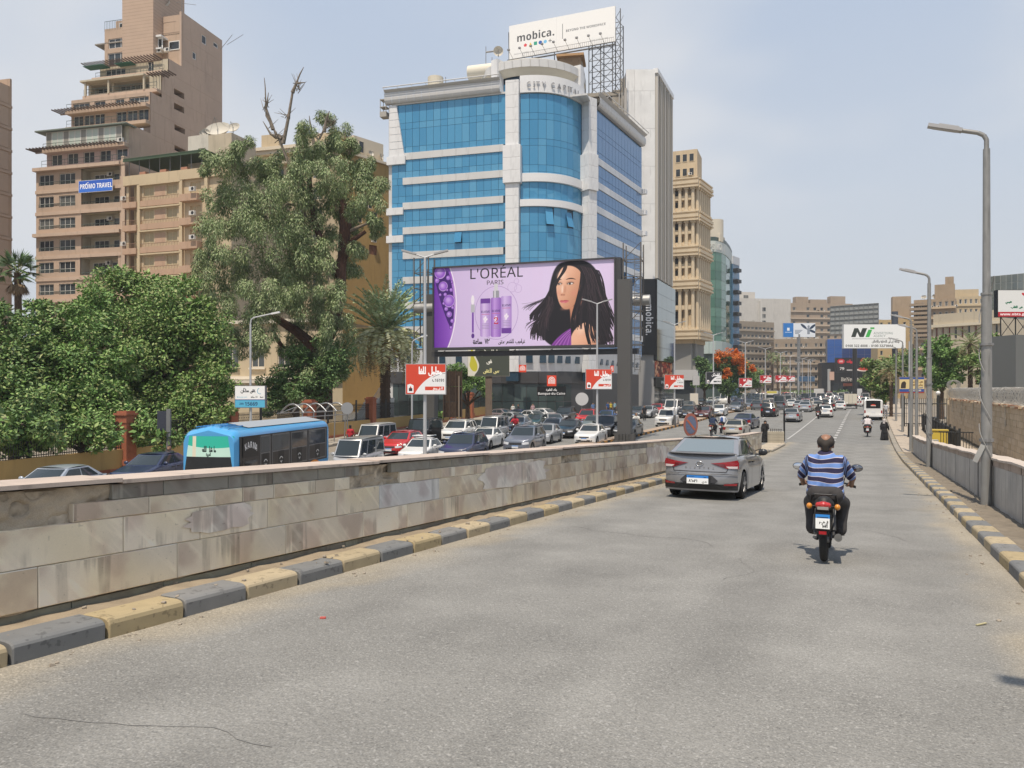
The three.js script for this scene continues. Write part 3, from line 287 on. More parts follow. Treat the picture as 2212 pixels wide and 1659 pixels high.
// ---------- stepped terracotta apartment tower ----------
{
const T=bld('apartment_tower','tall brown apartment tower with stepped terraces and a blue travel banner',78,107.7,272,104),g=T.g,W=T.L;
const wallM=M([0.53,0.395,0.295],0.9,{map:TX.plaster}),sideM=M([0.54,0.41,0.32],0.9,{map:TX.plaster}),trimM=M([0.585,0.445,0.34],0.9,{map:TX.plaster}),cream=M([0.56,0.50,0.38],0.9,{map:TX.plaster}),stackM=M([0.52,0.385,0.29],0.9,{map:TX.lines}),purp=M([0.54,0.42,0.385],0.9,{map:TX.plaster}),woodM=M([0.13,0.085,0.06],0.8),greenM=M([0.03,0.13,0.09],0.7),railM=M([0.07,0.10,0.09],0.6);
const yAt=(v,z=0)=>T.loc(272,v,z)[1],xL=(u,z)=>T.loc(u,300,z)[0];
const top0=yAt(352),fh=(top0-4)/10;
// lower block: front wall with openings, ten floors
const holes=[],wins=[];for(let f=0;f<10;f++){const y=4+f*fh;for(const[a,b,n]of[[0.5,3.0,3],[3.9,6.6,3]]){const h=[a,b,y+0.85,y+2.35];holes.push(h);wins.push([...h,n]);}}
const loggias=[];for(let f=0;f<10;f++){const y=4+f*fh;const h=f===5?[7.4,13.6,y+0.35,y+2.75]:f===4?[0,0,0,0]:[7.6,13.9,y+0.9,y+2.75];if(h[1]){holes.push(h);loggias.push([f,...h]);}}
const m=new MB();wallHoles(m,0,14.3,0,top0,0,holes,0.25);m.quad([0,0,-12],[0,0,0],[0,top0,0],[0,top0,-12]);
m.mesh('front_wall',wallM,g);
addBox('corner_pier',trimM,g,14.3,W,0,top0+0.9,-0.5,0.22);
for(const[a,b,c,d,n]of wins){windowAt(g,a,b,c,d,-0.16,n,FR,pick(WG),0.07,'window',0.34);}
for(const[f,a,b,c,d]of loggias){
const q=new MB(),dp=1.7;q.quad([a,c-0.6,-dp],[b,c-0.6,-dp],[b,d,-dp],[a,d,-dp]);q.quad([a,c-0.6,0],[a,c-0.6,-dp],[a,d,-dp],[a,d,0]);q.quad([b,c-0.6,-dp],[b,c-0.6,0],[b,d,0],[b,d,-dp]);q.quad([a,d,-dp],[b,d,-dp],[b,d,0],[a,d,0]);q.mesh('loggia',cream,g);
windowAt(g,lerp(a,b,0.12),lerp(a,b,0.5),c-0.5,d-0.5,-dp+0.06,3);windowAt(g,lerp(a,b,0.62),lerp(a,b,0.92),c-0.1,d-0.5,-dp+0.06,2);
railing(g,[[a,c-0.02,-0.05],[b,c-0.02,-0.05]],0.35,railM,0.5,'railing');if(f%2)acUnit(g,lerp(a,b,0.55),d-0.6,-dp+0.3);}
for(let f=0;f<=10;f++){addBox('floor_band',trimM,g,-0.06,14.28,4+f*fh-0.28,4+f*fh+0.18,0,0.12+(f%3===1?0.5:0));if(f<10)railing(g,[[0.5,4+f*fh+0.86,0.03],[6.6,4+f*fh+0.86,0.03]],0.42,railM,3,'railing',false);}
for(const[f,sd]of[[2,14.9],[4,14.9],[6,14.9],[8,14.9]])acUnit(g,sd,4+f*fh+1.2,0.4);
// banner
{const[x0,y1]=T.loc(171,392,0.5),[x1,y0]=T.loc(243,411,0.5);const t=canvasTex(512,136,(c,w,h)=>{const gr=c;gr.fillStyle='#2b5fc4';gr.fillRect(0,0,w,h);gr.fillStyle='#3d76d8';gr.fillRect(0,h*0.62,w,h*0.38);gr.fillStyle='#fff';gr.font='bold 78px sans-serif';gr.save();gr.translate(12,96);gr.scale(0.86,1);gr.fillText('PROMO',0,0);gr.fillText('TRAVEL',305,0);gr.restore();gr.lineWidth=7;gr.strokeStyle='#fff';gr.beginPath();gr.moveTo(90,50);gr.lineTo(150,18);gr.stroke();});const b=mesh('banner',panelGeo(x1-x0,y1-y0),M([1,1,1],0.7,{map:t}),g,[(x0+x1)/2,(y0+y1)/2,0.56]);b.userData.label='blue banner with white lettering';addBox('banner_frame',MT.white,g,x0-0.05,x1+0.05,y0-0.05,y1+0.05,0.48,0.55);}
// upper set-back floors along the side wall
const lev=[[352,312,0.6,101,purp,1],[312,268,0.6,104,cream,2],[268,232,4.7,154,wallM,3],[232,204,4.7,154,wallM,4],[204,170,7.0,191,cream,5],[170,138,8.5,216,cream,6]];
const side=new MB();let rows=[];
for(const[vb,vt,z,ul,mt,k]of lev){
const y0=yAt(vb,-z),y1=yAt(vt,-z),x0=xL(ul,-z),x1=W-0.02*k;rows.push([y0,y1,z]);
const hl=[];if(k===1)for(let i=0;i<5;i++)hl.push([x0+0.8+i*2.7,x0+2.6+i*2.7,y0+0.5,y0+2.0]);
if(k===2){
const n=13;for(let i=0;i<n;i++){const a=lerp(x0+0.3,x1-0.6,i/n),b=lerp(x0+0.3,x1-0.6,(i+1)/n);windowAt(g,a,b,y0+0.1,y1-0.35,-z+0.6,1,FR,(i*5)%3?M([0.50,0.56,0.50],0.35):M([0.28,0.27,0.24],0.4),0.07);}
addBox('terrace_roof',M([0.16,0.19,0.16],0.7),g,x0-1.2,x1+0.4,y1-0.3,y1-0.12,-z-1,-z+1.1);addBox('parapet',purp,g,x0,x1,y0-0.5,y0+0.08,-z-0.5,-z+0.7);railing(g,[[x0,y0+0.1,-z+0.85],[x1-0.5,y0+0.1,-z+0.85]],0.7,railM,1.5,'railing',false);for(let i=0;i<3;i++)acUnit(g,x1-0.6+i*0.1,y0+0.35,-z+0.9-i*1.3,i?1.57:0);
}
if(k===3){const n=7;for(let i=0;i<n;i++)if(i!==3)hl.push([lerp(x0+0.3,x1-0.2,i/n)+0.05,lerp(x0+0.3,x1-0.2,(i+1)/n)-0.05,y0+0.25,y1-0.5]);}
if(k===4)for(const[a,b]of[[0.02,0.24],[0.30,0.44],[0.57,0.68],[0.74,0.985]])hl.push([lerp(x0,x1,a),lerp(x0,x1,b),y0+0.5,y1-0.55]);
if(k===5)hl.push([x0+0.4,x0+4.1,y0+0.6,y1-0.4],[x0+4.4,x0+10.5,y0+0.6,y1-0.4]);
if(k===6)hl.push([x0+1,x0+4.5,y0+0.2,y0+1.7],[x0+8.4,x0+9.4,y0+0.3,y0+2.1]);
const q=new MB();wallHoles(q,x0,x1,y0-0.3,y1,-z,hl,k===5?1.6:0.25);q.quad([x0,y0-0.3,-z-8],[x0,y0-0.3,-z],[x0,y1,-z],[x0,y1,-z-8]);q.quad([x0,y1,-z],[x1,y1,-z],[x1,y1,-z-8],[x0,y1,-z-8],8,8);q.mesh('terrace_wall',mt,g);
if(k!==2)for(const h of hl)windowAt(g,h[0],h[1],h[2],h[3],-z-(k===5?1.5:0.16),Math.max(2,Math.round((h[1]-h[0])/0.9)),FR,pick(WG),0.07,'window',k===4?0.3:0);
addBox('terrace_slab',k>=5?trimM:wallM,g,x0-0.2,x1+0.04,y0-0.45,y0+0.03,-z-0.3,-z+(k===6?1.4:0.9));if(k!==2)railing(g,[[x0,y0,-z+0.85],[x1,y0,-z+0.85]],0.95,railM,1.6,'railing',false);
// pergolas of brown timber slats
if(k===1||k===3||k===6){const a=x0-1.6,b=k===6?x1-1:x1-0.9,y=y1-0.12,n=Math.round((b-a)/0.55);addBox('pergola_beam',woodM,g,a,b,y-0.14,y,-z+0.2,-z+0.35);for(let i=0;i<=n;i++)addBox('pergola_slat',woodM,g,lerp(a,b,i/n)-0.05,lerp(a,b,i/n)+0.05,y+0.003,y+0.17,-z-0.05,-z+1.9);if(k===6){addBox('awning',greenM,g,a,a+3.6,y-0.3,y-0.24,-z+0.1,-z+1.6);addBox('awning',greenM,g,a+5.2,a+8,y-0.24,y-0.18,-z-0.05,-z+1.2);}}
if(k===5){addBox('terrace_roof',cream,g,x0-0.4,x0+10.6,y1-0.3,y1-0.05,-z-0.2,-z+1.2);for(const c of[0.2,4.25,10.3])addBox('column',cream,g,x0+c,x0+c+0.25,y0,y1-0.3,-z+0.75,-z+1.0);for(let i=0;i<8;i++)addBox('pergola_slat',woodM,g,x0+11.2+i*0.5,x0+11.32+i*0.5,y1-0.25,y1-0.08,-z-0.4,-z+1.4);}
}
// upper block, stair tower, plain side wall
const z7=11.6,y7=yAt(138,-8.5),yv=(v)=>T.loc(300,v,-z7)[1],yT=T.side(397,28,W)[1],x7=xL(226,-z7),q=new MB(),wl=[[x7+0.6,x7+4.0,yv(136),yv(107)],[x7+0.7,x7+4.0,yv(97),yv(76)],[W-4.9,W-1.2,yv(77),yv(57)]];
wallHoles(q,x7,W,y7-1,yv(57.5)+0.3,-z7,wl.slice(0,2));wallHoles(q,W-7,W,yv(80),yv(44),-z7+0.03,wl.slice(2));q.mesh('upper_wall',wallM,g);for(const h of wl)windowAt(g,...h,-z7-0.16,3,MT.white,WG[0],0.09);
addBox('corner_fin',sideM,g,W-0.35,W-0.02,y7-1,yT,-z7-0.3,-z7+0.3);
addBox('bay_window_frame',MT.white,g,W-7.6,W-2.6,yv(122),yv(119),-z7-0.1,-z7+1.5);addBox('bay_window_frame',MT.white,g,W-7.6,W-2.6,yv(96),yv(92),-z7-0.1,-z7+1.5);windowAt(g,W-7.5,W-4.4,yv(119),yv(96),-z7+1.4,2,MT.white,WG[0],0.18);windowAt(g,W-4.3,W-2.7,yv(119),yv(96),-z7+1.0,2,MT.white,WG[1],0.18);windowAt(g,W-2.4,W-0.5,yv(118),yv(99),-z7+0.05,1,MT.white,WG[1],0.12);acUnit(g,W-3.2,yv(124),-z7+1.2);acUnit(g,W-1.8,yv(124),-z7+1.2);
addBox('roof_block',wallM,g,x7+1.5,x7+6,yv(58),yv(34),-z7-4,-z7-0.6);windowAt(g,x7+2.2,x7+4.6,yv(56),yv(40),-z7-0.55,3,MT.white,WG[1],0.1);railing(g,[[x7,yv(58),-z7],[x7+4.4,yv(58),-z7]],1.5,railM,0.3,'screen');
{const xa=xL(264,-z7+2),xb=xL(331,-z7+2),m2=new MB();m2.b2(xa,xb,y7-0.4,yT+14,-z7-5,-z7+2,0);m2.mesh('stair_tower',stackM,g);}
{
const zb=-21.2,hs=[];for(const[a,b,c,d]of[[376,398,190,215],[376,398,221,246],[377,400,268,291],[377,401,313,335],[436,446,73,99],[416,424,110,131],[461,471,89,106]]){const p=T.side(a,c,W),r=T.side(b,d,W);hs.push([-p[0],-r[0],Math.min(p[1],r[1]),Math.max(p[1],r[1])]);}
const grp=new THREE.Group();grp.name='side_wall';grp.position.set(W,0,0);grp.rotation.y=Math.PI/2;g.add(grp);
const sw=new MB();let prev=0;const segs=[[0,0.6,top0],[0.6,4.7,yAt(268,-0.6)],[4.7,7,yAt(204,-4.7)],[7,8.5,yAt(170,-7)],[8.5,11.6,yAt(138,-8.5)],[11.6,21.2,yT]];
for(const[a,b,y]of segs)wallHoles(sw,a,b,0,y,0,hs.map((h)=>[Math.max(h[0],a),Math.min(h[1],b),h[2],h[3]]).filter((h)=>h[1]>h[0]+0.05&&h[2]<y),2.2);
sw.quad([21.2,0,0],[21.2,0,-15],[21.2,yT,-15],[21.2,yT,0]);sw.mesh('wall_surface',sideM,grp);hs.forEach((h,i)=>{if(i<4)addBox('recess_back',sideM,grp,h[0]-0.1,h[1]+0.1,h[2]-0.1,h[3]+0.1,-2.4,-2.2);else windowAt(grp,...h,-0.1,1,MT.white,WG[1],0.12);});
for(let k=0;k<9;k++){const y=yT-3.6-k*3.3*1.02;addBox('joint_strip',M([0.43,0.32,0.25],0.9),grp,y>yAt(138,-8.5)?11.7:5+k*0.0,21.1,y,y+0.06,0,0.012);}
}
{const q2=new MB();q2.b2(xL(226,-z7-2),W-0.1,yT-3.2,yT-3,-21,-z7,0);q2.b2(0.2,W-0.1,top0-0.2,top0-0.05,-12,-0.3,0);q2.mesh('roof_slab',MT.concrete,g);}
dish(g,W-5.2,yT+2.2,-13,2.0,-0.3,-0.6);dish(g,W-8.0,yT+1.2,-12,1.5,0.4,-0.4);dish(g,W-0.9,yT-0.4,-19.5,0.9,1,-0.2);const an=new MB();an.cyl([W-2,yT-1,-14],[W-2,yT+4.5,-14],0.06,0.04,5);an.cyl([W-3,yT+3,-14],[W+0.5,yT+2.2,-14],0.03,0.03,4);an.cyl([W-0.4,yT-2,-20.8],[W+2,yT+0.6,-21],0.05,0.05,4);an.cyl([W+1,yT-0.9,-21],[W+4,yT+0.4,-21],0.04,0.04,4);an.mesh('antenna',MT.steel,g);
}
// ---------- far left brown slab block ----------
{
const T=bld('apartment_block','brown apartment block edge with floor ledges left of the stepped tower',-400,98,-178,94),g=T.g,W=T.L,wm=M([0.46,0.34,0.25],0.9,{map:TX.plaster}),lm=M([0.50,0.38,0.29],0.9,{map:TX.plaster});
const D=13.2,yT=T.side(15,184,W)[1];addBox('wall',wm,g,0,W,0,yT,-D,0);for(let y=yT-3;y>6;y-=3.05){addBox('floor_ledge',lm,g,W,W+0.12,y,y+0.35,-D,0);addBox('wall_panel',lm,g,W,W+0.05,y+0.5,y+2.9,-D+0.6,-D+5.2);addBox('wall_panel',lm,g,W,W+0.05,y+0.5,y+2.9,-D+6,-0.4);}
addBox('parapet',wm,g,W-8,W,yT,yT+1.1,-D,-D+0.3);addBox('roof_hut',M([0.5,0.46,0.36],0.9),g,W-2.4,W-0.6,yT,yT+2,-7,-3);
}
// ---------- beige apartment block with shutters ----------
{
const T=bld('apartment_block','beige apartment block with closed shutters and a green rooftop canopy',273,102.5,500,97),g=T.g,W=T.L,yT=T.loc(300,392)[1],wm=M([0.61,0.49,0.33],0.9,{map:TX.plaster}),bal=M([0.53,0.36,0.25],0.9,{map:TX.plaster}),pil=M([0.62,0.50,0.33],0.9,{map:TX.plaster}),fh=3.05;
const hs=[],m=new MB();let y=yT-3.0;const rowsY=[];while(y>2){rowsY.push(y);y-=fh;}
for(const yy of rowsY){hs.push([0.4,2.0,yy+0.2,yy+2.6]);for(let k=0;k<3;k++)hs.push([2.9+k*3.8,4.6+k*3.8,yy+0.75,yy+2.15]);}
wallHoles(m,0,W,0,yT,0,hs,0.3);m.quad([W,0,0],[W,0,-12],[W,yT,-12],[W,yT,0]);m.quad([0,yT,0],[W,yT,0],[W,yT,-12],[0,yT,-12]);m.mesh('front_wall',wm,g);
for(const h of hs){if(h[1]<2.1){addBox('loggia',M([0.5,0.42,0.25],0.9),g,h[0]-0.3,h[1]+0.2,h[2]-0.3,h[3]+0.2,-2,-1.2);windowAt(g,1.0,1.9,h[2],h[3]-0.4,-1.15,1,pil,SHUT);addBox('balcony',bal,g,-0.1,2.2,h[2]-0.75,h[2]+0.02,-0.6,0.6);railing(g,[[-0.05,h[2]+0.02,0.55],[2.15,h[2]+0.02,0.55]],0.6,M([0.25,0.15,0.1],0.7),0.2);}else{windowAt(g,h[0],h[1],h[2],h[3],-0.15,2,pil,SHUT,0.09,'shuttered_window');}}
for(const yy of rowsY){addBox('floor_band',bal,g,2.45,9.4,yy-0.45,yy+0.3,0,0.3);addBox('window_hood',pil,g,2.5,9.2,yy+2.3,yy+2.5,0,0.4);railing(g,[[2.7,yy+0.3,0.25],[9.2,yy+0.3,0.25]],0.45,M([0.25,0.15,0.1],0.7),0.25);addBox('balcony',bal,g,9.6,12.4,yy-0.45,yy+0.45,0,1.0);addBox('recess_panel',bal,g,4.75,6.5,yy+0.8,yy+2.1,0,0.02);}
for(const x of[2.1,9.0,13])addBox('pilaster',pil,g,x,x+0.5,0,yT,0,0.36);for(const yy of rowsY.slice(0,3))acUnit(g,11.9,yy+0.9,1.2);
// roof terrace
addBox('parapet',pil,g,-0.2,W,yT-0.5,yT+0.75,0.05,0.4);for(let i=0;i<8;i++){addBox('canopy_post',MT.steel,g,i*1.7+0.1,i*1.7+0.17,yT,yT+3.0,-0.4,-0.33);if(i%2)addBox('planter',M([0.4,0.2,0.13],0.9),g,i*1.7+0.3,i*1.7+1.3,yT,yT+1.3,-0.8,-0.2);}addBox('canopy',M([0.05,0.085,0.05],0.85),g,-0.3,13,yT+3.0,yT+3.12,-6,0.3);addBox('canopy',M([0.05,0.085,0.05],0.85),g,-0.3,13,yT+2.7,yT+2.95,0.22,0.3);
// white roof house with dishes
{const a=T.loc(406,300,-4),b=T.loc(450,300,-4),c=T.loc(500,300,-4),y0=yT,y1=T.loc(430,292,-4)[1];const q=new MB();wallHoles(q,a[0],b[0],y0,y1,-4,[[a[0]+1.7,a[0]+2.9,y0+3.6,y0+4.9]],0.4);q.mesh('roof_house_front',M([0.66,0.62,0.54],0.9,{map:TX.plaster}),g);windowAt(g,a[0]+1.7,a[0]+2.9,y0+3.6,y0+4.9,-4.3,1);addBox('roof_house_side',M([0.56,0.48,0.36],0.9,{map:TX.plaster}),g,b[0],c[0],y0,y1-0.2,-9,-4.004);dish(g,b[0]+0.3,y1+1.2,-5.5,1.7,0.3,-0.75);dish(g,b[0]+3.2,y1+0.9,-5,0.9,0.2,-0.6);dish(g,b[0]-1.6,y1+0.5,-5,0.6,0.8,-0.3);dish(g,b[0]-0.9,y1+0.5,-4.6,0.6,0.8,-0.3);}
}
// ---------- cream and tan corner building behind the eucalyptus ----------
{
const T=bld('apartment_block','cream and tan corner building with a cornice behind the eucalyptus',500,121,735,116),g=T.g,W=T.L,yT=T.loc(650,322)[1],cm=M([0.60,0.49,0.33],0.9,{map:TX.plaster}),tan=M([0.50,0.33,0.125],0.9,{map:TX.plaster}),wh=M([0.66,0.58,0.45],0.9);
const hs=[];for(let f=0;f<11;f++)for(let k=0;k<5;k++)hs.push([1+k*3.3,2.7+k*3.3,3+f*3.3,5+f*3.3]);const m=new MB();wallHoles(m,0,W,0,yT,0,hs,0.25);m.mesh('front_wall',cm,g);for(const h of hs)windowAt(g,...h,-0.15,2,wh,pick(WG),0.1);
for(let f=0;f<12;f++)addBox('balcony',wh,g,0.3,W*0.55,2.2+f*3.3,2.5+f*3.3,0,0.8);addBox('cornice',wh,g,-0.5,W+0.4,yT-0.6,yT,-0.4,0.7);addBox('cornice',wh,g,-0.8,W+0.6,yT,yT+0.5,-0.4,1.0);addBox('roof_pier',cm,g,5.5,8.5,yT+0.5,yT+2.6,-1,0.2);addBox('roof_pier',wh,g,0.3,1.4,yT+0.5,yT+2.2,-1,0.2);addBox('roof_house',cm,g,12.5,W-0.5,yT,yT+2.5,-6,-1);
const grp=new THREE.Group();grp.name='side_wall';grp.position.set(W,0,0);grp.rotation.y=1.15;g.add(grp);const L2=15,h2=[];const fr2=frameOf(grp);for(const[u,v]of[[795,370],[808,467],[812,427],[806,540],[808,505],[797,440],[780,370],[775,470],[781,540]]){const p=fr2.loc(u,v);h2.push([p[0]-0.8,p[0]+0.8,p[1]-0.75,p[1]+0.75]);}const s=new MB(),yS=fr2.loc(760,335)[1];wallHoles(s,0,L2,0,yS,0,h2,0.25);s.quad([0,yS,0],[L2,yS,0],[L2,yS,-12],[0,yS,-12]);s.mesh('wall_surface',tan,grp);h2.forEach((h,i)=>windowAt(grp,...h,-0.15,2,i%3?wh:M([0.22,0.1,0.06],0.8),i%3?pick(WG):M([0.22,0.1,0.06],0.8),0.12));acUnit(grp,h2[4][0]+0.5,h2[4][2]-0.4,0.3);addBox('cornice',wh,grp,-0.2,L2+0.2,yS,yS+0.35,-0.2,0.35);addBox('roof_house',wh,grp,3,9,yS+0.3,yS+3.4,-5,-0.6);windowAt(grp,4,5,yS+1,yS+2.8,-0.55,1,wh,WG[1]);for(let i=0;i<4;i++)dish(grp,6+i*2.1,yS+1.2,0.0,0.5,0.5*i,-0.4);addBox('roof_house',tan,grp,0.2,3,yS+0.3,yS+2.6,-5,-0.9);
}
// lower cream villa between the trees and behind the fence
{
const T=bld('villa','cream villa with white trimmed windows half hidden by the trees',470,84,740,80,'building'),g=T.g,W=T.L,yT=11,cm=M([0.58,0.48,0.33],0.9,{map:TX.plaster}),wh=M([0.66,0.60,0.5],0.85),hs=[];for(const y of[2,6.3])for(let k=0;k<4;k++)hs.push([1+k*3.2,2.6+k*3.2,y,y+2.2]);const m=new MB();wallHoles(m,0,W,0,yT,0,hs);m.quad([0,yT,0],[W,yT,0],[W,yT,-8],[0,yT,-8]);m.mesh('front_wall',cm,g);for(const h of hs){windowAt(g,...h,-0.15,2,wh,WG[2],0.1);addBox('window_sill',wh,g,h[0]-0.2,h[1]+0.2,h[2]-0.2,h[2]-0.02,0,0.25);}addBox('cornice',wh,g,-0.2,W+0.2,5.0,5.35,0,0.4);addBox('cornice',wh,g,-0.2,W+0.2,yT,yT+0.4,-0.3,0.4);addBox('porch_wall',cm,g,2,9,0,4.6,0,2.6);addBox('porch_cap',wh,g,1.8,9.2,4.6,4.9,0,2.8);
}
// ---------- blue glass corner building with CITY CAPITAL lettering ----------
const blueGlass=[[0.08,0.295,0.50],[0.09,0.315,0.52],[0.07,0.275,0.475],[0.11,0.34,0.54]].map((c)=>M(c,0.07,{metalness:0.2})),blueGlassR=[[0.11,0.24,0.44],[0.12,0.25,0.45]].map((c)=>M(c,0.08,{metalness:0.3}));
const clad=M([0.82,0.825,0.83],0.42,{map:TX.plaster}),clad2=M([0.68,0.68,0.67],0.45,{map:TX.plaster}),mull=M([0.02,0.05,0.085],0.4);
{
const T=bld('office_building','blue glass corner office building with a rounded bay and silver lettering',848,104.4,1094,100),g=T.g,W=T.L;
const y=(v)=>T.loc(1094,v)[1],yTop=y(203),yBase=9.2;
const wl=(u,d)=>{const p=T.wl(pt(u,840,d));return[p.x,p.z];};
const P1=wl(1107,99.4),P2=wl(1268,103.2),C=wl(1285,105),D=wl(1386,122.5),c0=wl(1121,100.2),c1=wl(1262,103.4);
// ring of pane columns: straight run, curved run, street run
const dirR=[D[0]-C[0],D[1]-C[1]],LR=Math.hypot(...dirR);
const arc=(t)=>{const x=lerp(c0[0],c1[0],t),z=lerp(c0[1],c1[1],t),nx=-(c1[1]-c0[1]),nz=c1[0]-c0[0],l=Math.hypot(nx,nz),b=2.0*(1-Math.pow(2*t-0.85,2)*0.9-0.1);return[x+nx/l*b+0.9*t*t*0,z+nz/l*b];};
const rowsTop=[];{let yy=yTop;const hs=[2.45,0.85,2.4,0.82];for(const h of hs){rowsTop.push([yy-h,yy]);yy-=h;}}
const yB=rowsTop.at(-1)[0];
const bands=[],rowsLow=[];{let yy=yB;while(yy>yBase+2.5){bands.push([yy-0.92,yy]);rowsLow.push([yy-0.92-1.55,yy-0.92],[yy-0.92-2.42,yy-0.92-1.55]);yy-=3.34;}}
const part=(name)=>{const o=new THREE.Group();o.name=name;g.add(o);return o;};
const pane=(par,p,q,y0,y1,m)=>{const w=Math.hypot(q[0]-p[0],q[1]-p[1]),o=mesh('glass_pane',boxGeo(w-0.035,y1-y0-0.035,0.04),m,par,[(p[0]+q[0])/2,(y0+y1)/2,(p[1]+q[1])/2]);o.rotation.y=Math.atan2(-(q[1]-p[1]),q[0]-p[0])+rr(-0.004,0.004);o.rotation.x=rr(-0.003,0.003);return o;};
const backing=(name,pts,y0,y1)=>{const m=new MB();for(let i=0;i+1<pts.length;i++){const[a,b]=[pts[i],pts[i+1]],n=[-(b[1]-a[1]),b[0]-a[0]],l=Math.hypot(...n),o=-0.06;const A=[a[0]+n[0]/l*o,a[1]+n[1]/l*o],B2=[b[0]+n[0]/l*o,b[1]+n[1]/l*o];m.quad([A[0],y0,A[1]],[B2[0],y0,B2[1]],[B2[0],y1,B2[1]],[A[0],y1,A[1]]);}return m.mesh(name,mull,g);};
const nL=16,xs=Array.from({length:nL+1},(_,i)=>[lerp(-0.1,W-0.05,i/nL),0]);
backing('left_backing',xs,yBase,yTop+0.3);
const openL={'5,9':1};
const left=part('left_facade');rowsTop.forEach(([a,b])=>{for(let i=0;i<nL;i++)pane(left,xs[i],xs[i+1],a,b,pick(blueGlass));});
rowsLow.forEach(([a,b],r)=>{if(a<13)return;for(let i=0;i<nL;i++){const o=pane(left,xs[i],xs[i+1],a,b,pick(blueGlass));if(r===6&&i===9){o.rotation.x=-0.28;o.position.z+=0.24;}}});
for(const[a,b]of bands)if(a>12){pane(left,[-0.1,0],[0.72,0],a,b,blueGlass[1]);pane(left,[0.72,0],[1.55,0],a,b,blueGlass[2]);addBox('spandrel_band',clad2,g,1.55,W-0.4,a,b,-0.05,0.16);}
{
const m=new MB();for(const[a,b]of rowsLow)if(a<13)for(let i=0;i<nL;i++)m.box((xs[i][0]+xs[i+1][0])/2,(a+b)/2,0,xs[1][0]-xs[0][0]-0.05,b-a-0.05,0.04);m.mesh('glass_panes_low',blueGlass[0],left).userData.kind='stuff';for(const[a,b]of bands)if(a<=12)addBox('spandrel_band',clad2,g,1.55,W-0.4,a,b,-0.05,0.16);}
// white slanted corner panel, ledges at the left end
{const m=new MB(),a0=T.loc(841,232,0.3)[0],at=T.loc(856,232,0.3)[0],ab=T.loc(873,352,0.3)[0],n=7,y1=yTop,y0=yB-0.4;for(let i=0;i<n;i++){const q=new MB(),ya=lerp(y0,y1,i/n)+0.02,yb=lerp(y0,y1,(i+1)/n)-0.02,xa=lerp(ab,at,(ya-y0)/(y1-y0)),xb=lerp(ab,at,(yb-y0)/(y1-y0));q.quad([a0,ya,0.3],[xa,ya,0.3],[xb,yb,0.3],[a0,yb,0.3]);q.quad([a0,ya,-1.5],[a0,ya,0.3],[a0,yb,0.3],[a0,yb,-1.5]);q.quad([xa,ya,0.3],[xa,ya,-0.04],[xb,yb,-0.04],[xb,yb,0.3]);q.mesh('corner_panel',clad,g);}const l=T.loc(835,355,0.4);addBox('corner_ledge',clad,g,l[0],ab+0.15,y0-1.1,y0,-1.5,0.42);for(const v of[455,515])addBox('corner_ledge',clad,g,T.loc(834,v,0.4)[0],T.loc(870,v,0.4)[0],T.loc(850,v+9,0.4)[1],T.loc(850,v-6,0.4)[1],-1.5,0.4);}
// rounded cornice and rail
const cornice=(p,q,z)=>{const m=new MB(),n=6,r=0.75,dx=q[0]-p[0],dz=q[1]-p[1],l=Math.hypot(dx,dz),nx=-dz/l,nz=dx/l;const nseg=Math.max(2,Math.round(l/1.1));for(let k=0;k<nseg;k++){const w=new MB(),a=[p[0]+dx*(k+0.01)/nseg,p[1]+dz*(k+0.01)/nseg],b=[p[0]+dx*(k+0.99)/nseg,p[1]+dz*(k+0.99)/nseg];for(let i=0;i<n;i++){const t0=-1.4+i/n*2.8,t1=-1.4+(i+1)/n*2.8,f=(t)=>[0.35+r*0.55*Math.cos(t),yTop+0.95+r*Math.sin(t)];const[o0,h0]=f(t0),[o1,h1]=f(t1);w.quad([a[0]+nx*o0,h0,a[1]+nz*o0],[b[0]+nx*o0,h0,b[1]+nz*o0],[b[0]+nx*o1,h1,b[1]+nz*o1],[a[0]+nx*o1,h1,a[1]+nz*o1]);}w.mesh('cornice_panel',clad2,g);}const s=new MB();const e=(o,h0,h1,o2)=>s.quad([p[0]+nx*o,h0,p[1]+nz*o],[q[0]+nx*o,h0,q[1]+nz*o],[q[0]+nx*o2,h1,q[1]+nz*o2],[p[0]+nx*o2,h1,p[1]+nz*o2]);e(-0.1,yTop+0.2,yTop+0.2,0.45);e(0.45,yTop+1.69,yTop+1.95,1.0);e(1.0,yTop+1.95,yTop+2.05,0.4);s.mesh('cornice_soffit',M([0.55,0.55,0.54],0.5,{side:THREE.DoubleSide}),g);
const r2=new MB(),R=(t,o,h)=>[p[0]+dx*t+nx*o,yTop+h,p[1]+dz*t+nz*o];r2.tube([R(0,1.2,2.2),R(0.5,1.2,2.2),R(1,1.2,2.2)],0.07,6);for(let k=0;k<=8;k++)r2.cyl(R(k/8,0.3,2.0),R(k/8,1.2,2.2),0.04,0.04,4);r2.mesh('roof_rail',clad2,g);};
cornice([-0.9,0],[W-0.7,0]);cornice(C,D);
// pillars of stacked white panels
const pillar=(p,w,d,ry,bulgeTop,bulgeBot,yt)=>{const o=part('pillar');o.position.set(p[0],0,p[1]);o.rotation.y=ry;let yy=6.2;while(yy<yt-0.2){const e=Math.min(yt,yy+1.62);const inB=(yy+e)/2<bulgeTop&&(yy+e)/2>bulgeBot,k=inB?0.28:0;addBox('panel',clad,o,-w/2-k,w/2+k,yy+0.012,e-0.012,-d-0.2,0.3+k);yy=e;}addBox('pillar_core',mull,o,-w/2+0.06,w/2-0.06,5,yt-0.1,-d,0.2);};
pillar(P1,1.75,1.2,0.05,y(322),y(392),y(178));pillar(P2,1.35,1.0,-0.6,y(325),y(398),y(192));
